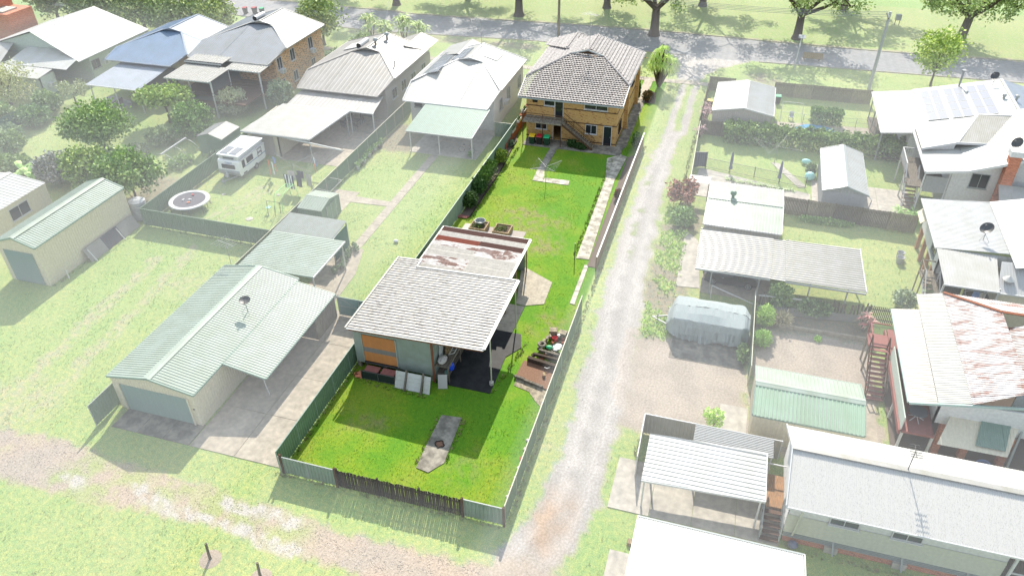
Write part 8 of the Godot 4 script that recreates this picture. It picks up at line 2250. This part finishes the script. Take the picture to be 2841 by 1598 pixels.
	part(r5, "plinth", B.new().bb(6.35, 17.0, 0, 0.45, -29.9, -29.74), M.brick_pink)
	for x in [8.9, 12.4, 15.6]:
		part(r5, "pad", B.new().bb(x - 0.35, x + 0.35, 0, 0.46, -29.73, -29.55), M.concrete_pale)
		part(r5, "post", B.new().bar(V(x + 0.1, 0.1, -29.35), V(x, 0.95, -29.7), 0.1), M.trim_grey)
	part(r5, "downpipe", B.new().bar(V(6.9, 3.3, -29.4), V(6.75, 0.9, -29.5), 0.09), M.wall_olive)
	part(r5, "verandah_floor", B.new().bb(17.0, 22.0, 0.8, 0.95, -34.5, -29.5), M.timber_grey)
	for x in [17.2, 19.5, 21.8]: post(r5, V(x, 0, -29.45), 3.4, 0.12, M.trim_white)
	part(r5, "rail", B.new().bar(V(17.2, 1.9, -29.45), V(21.8, 1.9, -29.45), 0.07), M.trim_white)
	part(r5, "landing", B.new().bb(5.05, 6.25, 1.0, 1.12, -33.4, -31.0), M.deck_orange)
	stairs(r5, V(5.1, 1.05, -31.0), V(5.1, 0.08, -29.4), V(1.05, 0, 0), 5, M.timber_deck, M.trim_grey)
	part(r5, "balustrade", B.new().bar(V(5.1, 2.0, -33.4), V(6.2, 2.0, -33.4), 0.06).bar(V(5.1, 1.1, -33.4), V(5.1, 2.0, -33.4), 0.07).bar(V(6.2, 0, -31.0), V(6.2, 3.0, -31.0), 0.09), M.trim_white)
	var an := thing("roof_aerial", "spotted old television aerial on the long white roof", "aerial", V(12.0, 4.5, -32.6))
	part(an, "mast", B.new().cyl(V(12.0, 4.5, -32.6), V(12.0, 6.0, -32.6), 0.025, 6).cyl(V(12.0, 5.3, -32.6), V(11.2, 4.5, -33.1), 0.008, 4), M.steel_dark)
	var ab := B.new()
	ab.bar(V(12.0, 6.0, -32.1), V(12.0, 6.0, -33.1), 0.03)
	for k in 6: ab.bar(V(11.7, 6.0, -32.15 - k * 0.18), V(12.3, 6.0, -32.15 - k * 0.18), 0.025)
	part(an, "antenna", ab, M.steel_dark)
	solo("black_bag", "dark rubbish bag against the long house plinth", "bag", B.new().ico(V(6.9, 0.25, -29.4), V(0.28, 0.25, 0.24), 9, 6, 0.12, rng), M.cloth_slate)
	# ---- white roof by the lane bend
	var r6 := thing("white_roof_shed", "white corrugated shed roof with dark gutter beside the lane bend", "shed", V(2.7, 0, -22))
	roof(r6, [V(6.85, 3.3, -26.45), V(-1.5, 3.3, -26.45), V(-1.45, 3.9, -21.5), V(6.9, 3.9, -21.5)], M.roof_spots, 0.12, 0.02)
	roof(r6, [V(-1.45, 3.3, -16.5), V(6.9, 3.3, -16.5), V(6.9, 3.9, -21.5), V(-1.45, 3.9, -21.5)], M.roof_spots, 0.12, 0.02)
	edge(r6, "gutter", [V(6.9, 3.26, -26.5), V(-1.52, 3.26, -26.5)], 0.1, 0.14, M.trim_grey)
	edge(r6, "barge", [V(6.9, 3.3, -26.45), V(6.92, 3.9, -21.5), V(6.9, 3.3, -16.5)], 0.06, 0.2, M.trim_white)
	edge(r6, "barge", [V(-1.5, 3.3, -26.45), V(-1.48, 3.9, -21.5), V(-1.5, 3.3, -16.5)], 0.06, 0.2, M.trim_white)
	walls(r6, -1.2, 6.6, 0, 3.25, -26.1, -16.8, M.wall_white)
	solo("paver_stack", "stack of tan pavers at the corner of the white shed", "pavers", B.new().bb(-1.95, -1.6, 0, 0.12, -27.3, -26.9).bb(-1.92, -1.63, 0.12, 0.24, -27.27, -26.93), M.timber_new)

# ---------------------------------------------------------------- loose cover: grass tufts and stones
func scatter(called: String, label: String, category: String, mesh: Mesh, m: Material, xf: Array, cols: PackedColorArray) -> void:
	var mm := MultiMesh.new()
	mm.transform_format = MultiMesh.TRANSFORM_3D
	mm.use_colors = true
	mm.mesh = mesh
	mm.instance_count = xf.size()
	for k in xf.size():
		mm.set_instance_transform(k, xf[k]); mm.set_instance_color(k, cols[k])
	var o := MultiMeshInstance3D.new()
	o.name = called
	o.multimesh = mm
	o.material_override = m
	add_child(o)
	o.set_meta("kind", "stuff"); o.set_meta("label", label); o.set_meta("category", category)

func on_paving(x: float, z: float) -> bool:
	for r in paved:
		if r.has_point(Vector2(x, z)): return true
	return false

func tufts() -> void:
	rng.seed = 700
	var b := B.new()
	for k in 7:
		var a := TAU * k / 7.0 + rng.randf_range(-0.3, 0.3)
		var d := V(cos(a) * rng.randf_range(0.3, 0.8), 1.0, sin(a) * rng.randf_range(0.3, 0.8))
		var s := V(-sin(a), 0, cos(a)) * 0.14
		var p := V(cos(a), 0, sin(a)) * 0.15
		b.tri(p - s, p + s, p + d)
	var blade := b.mesh()
	var sets := [[-23.2, -9.2, -75.0, -26.5, 26000, 0.02, 0.045, 1], [-54.0, -23.7, -80.0, -15.0, 38000, 0.025, 0.06, 0], [-110.0, -54.0, -80.0, -26.0, 10000, 0.04, 0.09, 0], [-24.0, 26.0, -110.0, -15.0, 40000, 0.025, 0.065, 0]]
	var names := [["lawn_grass", "short bright grass blades of the fenced lawn"], ["yard_grass", "grass tufts in the yards beyond the green fence"], ["far_yard_grass", "grass tufts in the tree filled yard"], ["lane_grass", "grass tufts beside the lane and street"]]
	for n in 4:
		var q: Array = sets[n]
		var xf := []
		var cl := PackedColorArray()
		for k in q[4]:
			var x := rng.randf_range(q[0], q[1])
			var z := rng.randf_range(q[2], q[3])
			var c := cover(x, z)
			if c != q[7] or on_paving(x, z): continue
			if n == 0 and ((x > -23.4 and x < -13.0 and z < -36.2 and z > -52.0) or (x > -12.0 and z < -36.0 and z > -44.2)): continue
			var h := rng.randf_range(q[5], q[6]) * (1.0 + 0.5 * fb.get_noise_2d(x, z))
			xf.append(Transform3D(Basis(Vector3.UP, rng.randf() * TAU).scaled(V(h * 1.5, h, h * 1.5)), V(x, -0.005, z)))
			var g := rng.randf_range(0.6, 0.95)
			cl.append(Color(gcol.r * g, gcol.g * g, gcol.b * g))
		scatter(names[n][0], names[n][1], "grass", blade, M.leaf, xf, cl)
	# ranker growth along the fences and walls
	var xf := []
	var cl := PackedColorArray()
	var lines := [[V(-23.3, 0, -26.4), V(-23.3, 0, -45), 1], [V(-23.2, 0, -26.35), V(-9.0, 0, -26.45), 1], [V(-9.15, 0, -27), V(-9.2, 0, -46.5), 1], [V(-23.6, 0, -26.0), V(-9, 0, -26.05), 0], [V(-8.75, 0, -26.4), V(-8.9, 0, -78), 0], [V(-51.1, 0, -50), V(-51.1, 0, -66), 0], [V(-51.1, 0, -48.7), V(-37.8, 0, -48.6), 0], [V(-37.3, 0, -57), V(-37.3, 0, -70), 0], [V(-23.6, 0, -47), V(-23.6, 0, -76), 0], [V(-52.1, 0, -38.4), V(-52.1, 0, -48), 0], [V(-37.2, 0, -28.2), V(-37.2, 0, -42), 0], [V(5.5, 0, -66.9), V(17, 0, -66.4), 0], [V(-3.8, 0, -68), V(-3.9, 0, -82), 0], [V(-2.6, 0, -35.4), V(-2.5, 0, -33), 0], [V(6.4, 0, -29.2), V(17, 0, -29.0), 0], [V(-22.4, 0, -35.0), V(-17.2, 0, -34.8), 1], [V(-15.7, 0, -33.5), V(-15.5, 0, -28.8), 1], [V(-14.0, 0, -33.6), V(-13.8, 0, -29.6), 1], [V(-13.0, 0, -36.2), V(-12.2, 0, -42), 1], [V(-11.8, 0, -74), V(-11.4, 0, -54.5), 1], [V(-22.2, 0, -74), V(-22.2, 0, -58.6), 1]]
	for l in lines:
		var len: float = l[0].distance_to(l[1])
		for k in int(len * 12):
			var p: Vector3 = l[0].lerp(l[1], rng.randf()) + V(rng.randf_range(-0.16, 0.16), 0, rng.randf_range(-0.16, 0.16))
			cover(p.x, p.z)
			var h := rng.randf_range(0.05, 0.16)
			xf.append(Transform3D(Basis(Vector3.UP, rng.randf() * TAU).scaled(V(h * 1.2, h, h * 1.2)), V(p.x, 0, p.z)))
			var g := rng.randf_range(0.5, 0.9)
			var c := Color(0.20, 0.33, 0.02) if l[2] else Color(0.46, 0.56, 0.2)  # second tone, outside the lot, has the white veil mixed in
			if rng.randf() < 0.25: c = Color(0.40, 0.34, 0.16)
			cl.append(Color(c.r * g, c.g * g, c.b * g))
	scatter("fence_weeds", "rank grass and weeds along the fences and slabs", "weeds", blade, M.leaf, xf, cl)
	# loose stones on the lane, the track and the gravel yards
	var st := B.new().ico(Vector3.ZERO, Vector3.ONE, 5, 3, 0.25, rng).mesh()
	xf = []
	cl = PackedColorArray()
	for k in 26000:
		var x := rng.randf_range(-45.0, 12.5)
		var z := rng.randf_range(-80.0, -20.5)
		if x < -9.0 and z < -24.6: z = rng.randf_range(-24.6, -20.5)
		var c := cover(x, z)
		if not c in [2, 3, 5] or on_paving(x, z): continue
		var r := rng.randf_range(0.012, 0.034)
		xf.append(Transform3D(Basis(Vector3.UP, rng.randf() * TAU).scaled(V(r, r * 0.6, r * rng.randf_range(0.7, 1.3))), V(x, 0.004, z)))
		var g := rng.randf_range(0.35, 1.0)
		cl.append(Color(gcol.r * g, gcol.g * g, gcol.b * g))
	scatter("loose_gravel", "loose stones on the lane and gravel yards", "gravel", st, M.stone_chip, xf, cl)

# ---------------------------------------------------------------- street and park
# an old spreading street tree: fluted trunk, long bare limbs, high open crown
func street_tree(label: String, p: Vector3, h: float, r: float, tr: float, sd: int, lean := Vector3.ZERO, dens := 85) -> void:
	rng.seed = sd
	var t := thing("street_tree", label, "tree", p)
	var tb := B.new()
	var cb := B.new()
	var top := p + V(0, h * 0.34, 0) + lean * h * 0.34
	tb.tube([p - V(0, 0.2, 0), p + V(0, 0.7, 0), p.lerp(top, 0.55), top], [tr * 1.7, tr * 1.15, tr, tr * 0.9], 10)
	for k in 7:
		var a := TAU * k / 7.0 + rng.randf_range(-0.3, 0.3)
		var out := r * rng.randf_range(0.55, 0.95)
		var q := p + lean * h * 0.6 + V(cos(a) * out, h * rng.randf_range(0.5, 0.88), sin(a) * out)
		var m1 := top.lerp(q, 0.35) + V(rng.randf_range(-0.6, 0.6), h * 0.05, rng.randf_range(-0.6, 0.6))
		var m2 := top.lerp(q, 0.7) + V(rng.randf_range(-0.7, 0.7), h * 0.06, rng.randf_range(-0.7, 0.7))
		tb.tube([top - V(0, 0.3, 0), m1, m2, q], [tr * 0.6, tr * 0.42, tr * 0.26, tr * 0.1], 7)
		for j in 7:
			var e := [m1, m2, m2, q, q, m2, q][j] as Vector3
			var b := e + V(rng.randf_range(-1, 1), rng.randf_range(-0.15, 0.75), rng.randf_range(-1, 1)) * r * 0.33
			tb.tube([e, e.lerp(b, 0.5) + V(0, 0.25, 0), b], [tr * 0.2, tr * 0.12, tr * 0.03], 5)
			for n in 2: clump(cb, b + leaf_dir() * r * 0.11 * n, r * rng.randf_range(0.10, 0.19), dens, 0.34, Color(0.12, 0.17, 0.06), Color(0.34, 0.40, 0.14), 0.36)
	part(t, "trunk", tb, M.bark)
	part(t, "crown", cb, M.leaf)

func power_pole(label: String, p: Vector3, h: float, m: Material, lean := Vector3.ZERO) -> Node3D:
	var t := thing("power_pole", label, "pole", p)
	part(t, "shaft", B.new().tube([p, p + V(0, h, 0) + lean * h], [0.22, 0.15], 10), m)
	var a := part(t, "crossarm", B.new().bar(p + lean * h + V(-0.2, h - 0.5, -1.1), p + lean * h + V(-0.2, h - 0.5, 1.1), 0.1, 0.12), M.timber_grey)
	for k in 4: part(a, "insulator", B.new().cyl(p + lean * h + V(-0.2, h - 0.44, -1.0 + k * 0.66), p + lean * h + V(-0.2, h - 0.2, -1.0 + k * 0.66), 0.05, 6), M.trim_white)
	return t

func far_side() -> void:
	# kerbs
	for n in 2:
		var b := B.new()
		var x := -110.0
		while x < 43.0:
			var f := func(xx: float) -> float: return street_far(xx) if n else street_near(xx)
			if n or x < -9.5 or x > 1.0: b.bar(V(x, 0.05, f.call(x)), V(x + 2.0, 0.05, f.call(x + 2.0)), 0.12, 0.07)
			x += 2.0
		struct("kerb", b, M.concrete, ["low concrete kerb on the house side of the street", "low concrete kerb on the park side of the street"][n], "kerb")
	# trees that shade the street
	street_tree("old spreading tree in the park opposite the mottled house", V(-57.5, 0, -121.0), 11.0, 8.5, 0.5, 601)
	street_tree("old spreading tree in the park opposite the grey roofed houses", V(-35.8, 0, -120.3), 11.5, 9.0, 0.6, 602)
	street_tree("tall dark trunked tree on the street edge beyond the brick house", V(-13.5, 0, -116.0), 12.0, 8.5, 0.6, 603)
	street_tree("wide old tree with low limbs in the park beyond the lane", V(6.9, 0, -119.6), 11.0, 9.0, 0.55, 604)
	street_tree("twin limbed old tree in the park beyond the solar bungalow", V(29.4, 0, -124.5), 11.0, 8.5, 0.6, 605, V(0.08, 0, 0))
	street_tree("old park tree far back behind the wires", V(-8.0, 0, -133.0), 11.0, 8.5, 0.5, 611)
	street_tree("old park tree far back beyond the grey box", V(14.0, 0, -136.0), 11.0, 8.0, 0.5, 612)
	street_tree("old park tree far back opposite the blue roof", V(-72.0, 0, -128.0), 11.0, 8.0, 0.5, 613)
	street_tree("old park tree behind the street's far kerb, deep in shade", V(-47.0, 0, -128.0), 11.0, 8.0, 0.5, 606)
	street_tree("old park tree standing back from the road", V(-23.0, 0, -128.0), 12.0, 8.5, 0.5, 607)
	street_tree("tall tree at the park edge beyond the small kerb tree", V(41.0, 0, -121.0), 11.0, 8.0, 0.5, 608)
	tree("street_sapling", "young bright green tree on the nature strip by the street", V(23.1, 0, -104.8), 1.9, 4.4, V(2.9, 2.7, 2.6), 44, 55, 0.34, Color(0.14, 0.20, 0.06), Color(0.42, 0.47, 0.13), 0.13, 609, {"limbs": 10, "hollow": 0.3})
	# dense trees behind the western roofs
	var names := ["dense tree behind the white gable roof", "dark dense tree behind the mint house ridge", "light green tree beside the blue roof", "bushy tree between the blue roof and the street", "tall dark tree behind the red brick stack", "spreading tree on the nature strip behind the mint house"]
	var spots := [[-98.0, -97.5, 5.5, 4.2], [-90.0, -98.5, 5.0, 4.4], [-83.0, -97.5, 4.6, 4.6], [-77.5, -98.0, 4.4, 4.2], [-106.0, -98.0, 6.0, 4.5], [-103.0, -108.0, 6.0, 5.5]]
	for k in 6: tree("background_tree", names[k], V(spots[k][0], 0, spots[k][1]), 2.0, spots[k][2] - 0.8, V(spots[k][3], spots[k][2] * 0.62, spots[k][3] * 0.85), 80, 60, 0.38, Color(0.10, 0.14, 0.06), [Color(0.26, 0.30, 0.13), Color(0.34, 0.38, 0.14)][k % 2], 0.25, 620 + k, {"limbs": 9})
	tree("background_tree", "dark leafy tree beyond the mottled brick house", V(-59.5, 0, -99.5), 1.8, 4.2, V(3.4, 2.6, 2.8), 60, 60, 0.36, Color(0.10, 0.14, 0.06), Color(0.30, 0.35, 0.13), 0.2, 630)
	bush("street_shrub", "rounded glossy shrub beside the mottled brick house", V(-51.6, 0, -89.6), V(2.0, 1.7, 2.2), 3200, 0.28, Color(0.11, 0.15, 0.08), Color(0.34, 0.38, 0.2), 631)
	bush("street_shrub", "tall shrub in front of the grey roofed house", V(-50.8, 0, -95.0), V(1.7, 1.9, 1.6), 2600, 0.28, Color(0.11, 0.15, 0.08), Color(0.32, 0.37, 0.18), 632)
	for d in [[-50.0, -100.5, 3.4, 633], [-47.4, -101.2, 4.2, 634], [-52.8, -101.6, 3.8, 635], [-45.4, -102.2, 3.2, 636]]:
		var st := [V(0, d[2], 0), V(0.8, d[2] * 0.85, 0.2), V(-0.8, d[2] * 0.9, -0.2), V(0.2, d[2] * 0.7, 0.8), V(-0.4, d[2] * 0.75, -0.7)]
		strap_plant("golden_palm", "clumping palm with arching fronds behind the grey roof", V(d[0], 0, d[1]), st, 26, 1.6, 0.11, Color(0.2, 0.26, 0.09), Color(0.46, 0.48, 0.26), d[3], {"group": "palms behind the grey roof", "category": "palm", "tr": 0.09, "droop": 0.7, "up": 1.3})
	# the shaggy yucca by the front fence
	strap_plant("pony_tail_palm", "shaggy bright green yucca tree at the front of the lot", V(-9.9, 0, -95.6), [V(0, 3.4, 0), V(0.7, 3.9, -0.2), V(-0.7, 3.8, 0.1), V(0.9, 2.7, 0.4), V(-0.4, 4.4, -0.5), V(0.3, 3.0, 0.9), V(1.3, 3.3, -0.6), V(-1.0, 3.1, 0.5), V(0.2, 4.9, 0.1), V(-0.9, 2.5, 0.2), V(1.1, 2.2, 0.1)], 70, 1.15, 0.045, Color(0.20, 0.30, 0.06), Color(0.48, 0.56, 0.16), 640, {"tr": 0.13, "droop": 1.1, "category": "tree", "bark": M.bark})
	# poles, lines, aerials
	power_pole("pale timber power pole behind the brick house roof", V(-26.7, 0, -110.0), 8.4, M.timber_pale)
	power_pole("tall leaning grey power pole on the nature strip by the lane", V(15.6, 0, -101.6), 9.6, M.wall_grey, V(0.01, 0, 0))
	for k in 4:
		var wl := B.new()
		for s in [[V(-26.9, 8.15, -111.0 + k * 0.66), V(15.4, 9.3, -102.6 + k * 0.66)], [V(-26.9, 8.15, -111.0 + k * 0.66), V(-112.0, 8.6, -118.0 + k * 0.66)]]:
			var pts := []
			for j in 13:
				var u := j / 12.0
				pts.append(s[0].lerp(s[1], u) - V(0, 1.0 * 4.0 * u * (1.0 - u), 0))
			wl.tube(pts, [0.022], 4)
		solo("power_line", "overhead wire strung along the street poles", "wire", wl, M.steel, "overhead wires")
	solo("service_line", "thin service wire dropping towards the grey roof", "wire", B.new().cyl(V(-53.5, 8.2, -113.4), V(-45.0, 5.9, -90.0), 0.02, 4), M.steel)
	var sp := thing("solar_post", "slim white post with small solar panel beside the road", "post", V(6.6, 0, -106.8))
	part(sp, "shaft", B.new().cyl(V(6.6, 0, -106.8), V(6.75, 4.2, -106.8), 0.06, 8), M.trim_white)
	part(sp, "panel", B.new().box(V(6.8, 4.3, -106.8), V(0.9, 0.05, 0.7), Basis(Vector3.RIGHT, 0.4)), M.trim_grey)
	part(sp, "box", B.new().box(V(6.72, 3.2, -106.7), V(0.2, 0.35, 0.2)), M.trim_white)
	var bs := thing("bus_stop_sign", "tan board sign lying low beside the street", "sign", V(8.6, 0, -110.3))
	part(bs, "board", B.new().box(V(8.9, 0.75, -110.4), V(2.6, 0.9, 0.08), Basis(Vector3.RIGHT, -0.9)), M.timber_new)
	part(bs, "leg", B.new().bar(V(7.9, 0, -110.4), V(7.9, 0.8, -110.4), 0.1).bar(V(9.8, 0, -110.6), V(9.8, 0.8, -110.6), 0.1), M.timber_grey)
	var pb := thing("park_box", "small grey box on legs in the park", "box", V(21.4, 0, -130.0))
	part(pb, "case", B.new().box(V(21.4, 1.2, -130.0), V(0.8, 0.8, 0.6)), M.trim_grey)
	for x in [21.1, 21.7]: part(pb, "leg", B.new().box(V(x, 0.4, -130.0), V(0.08, 0.8, 0.08)), M.steel_dark)
	wheelie_bin("kerbside bin with yellow lid beyond the grey roof", V(-52.6, 0, -107.4), M.bin_green, M.yellow, 0.3)
	wheelie_bin("kerbside bin with red lid at the end of the row", V(-79.7, 0, -110.2), M.black, M.red, 0.2)
	wheelie_bin("kerbside bin with darker red lid beside the green one", V(-78.2, 0, -110.6), M.black, M.red, -0.2)
	wheelie_bin("kerbside bin with green lid beside the red ones", V(-76.8, 0, -110.6), M.bin_green, M.green, 0.1)
	# two stumps of posts in the near grass
	for d in [[-23.96, -19.55], [-20.6, -19.3]]:
		var t := thing("leaning_stake", "weathered dark stake standing in a bare ring of the near grass", "stake", V(d[0], 0, d[1]), "stakes in the near grass")
		part(t, "stake", B.new().tube([V(d[0], -0.1, d[1]), V(d[0] + 0.02, 0.6, d[1] - 0.02), V(d[0] + 0.06, 1.35, d[1] - 0.05)], [0.09, 0.075, 0.07], 7), M.timber_grey)
		part(t, "bare_ring", B.new().lathe(V(d[0], 0.0, d[1]), [Vector2(0, 0.03), Vector2(0.4, 0.025), Vector2(0.62, 0.005)], 14), M.pale_earth)

# added fog veil that whitens the neighbouring land, thinner towards the street, and leaves the fenced lot clear
func added_veil() -> void:
	var h := 6.0
	var says := ["over the near yards beyond the green fence", "over the houses and trees beyond the green fence", "over the verge and park past the roofs with chimneys", "over the near yards beside the lane", "over the far yards beside the lane", "over the street end of the lane", "over the dirt track behind the lot", "over the street before the brick house"]
	var r := [[-160.0, -23.55, -58.0, -4.0, 0.023], [-160.0, -23.55, -98.5, -58.02, 0.019], [-160.0, -23.55, -150.0, -98.52, 0.010], [-8.8, 70.0, -58.0, -4.0, 0.023], [-8.8, 70.0, -98.5, -58.02, 0.019], [-8.8, 70.0, -150.0, -98.52, 0.010], [-23.53, -8.82, -26.0, -4.0, 0.05], [-23.53, -8.82, -150.0, -98.52, 0.010]]
	for k in r.size():
		h = 2.0 if k == 6 else 6.0
		var m := FogMaterial.new()
		m.density = r[k][4]
		m.albedo = Color(1.0, 1.0, 1.0)
		var f := FogVolume.new()
		f.name = numbered("added_veil")
		f.shape = RenderingServer.FOG_VOLUME_SHAPE_BOX
		f.size = V(r[k][1] - r[k][0], h, r[k][3] - r[k][2])
		f.material = m
		add_child(f)
		f.position = V((r[k][0] + r[k][1]) / 2, h / 2 - 0.02, (r[k][2] + r[k][3]) / 2)
		f.set_meta("kind", "stuff"); f.set_meta("label", "added white veil lying " + says[k]); f.set_meta("category", "added_veil"); f.set_meta("group", "added veil over the neighbouring land")
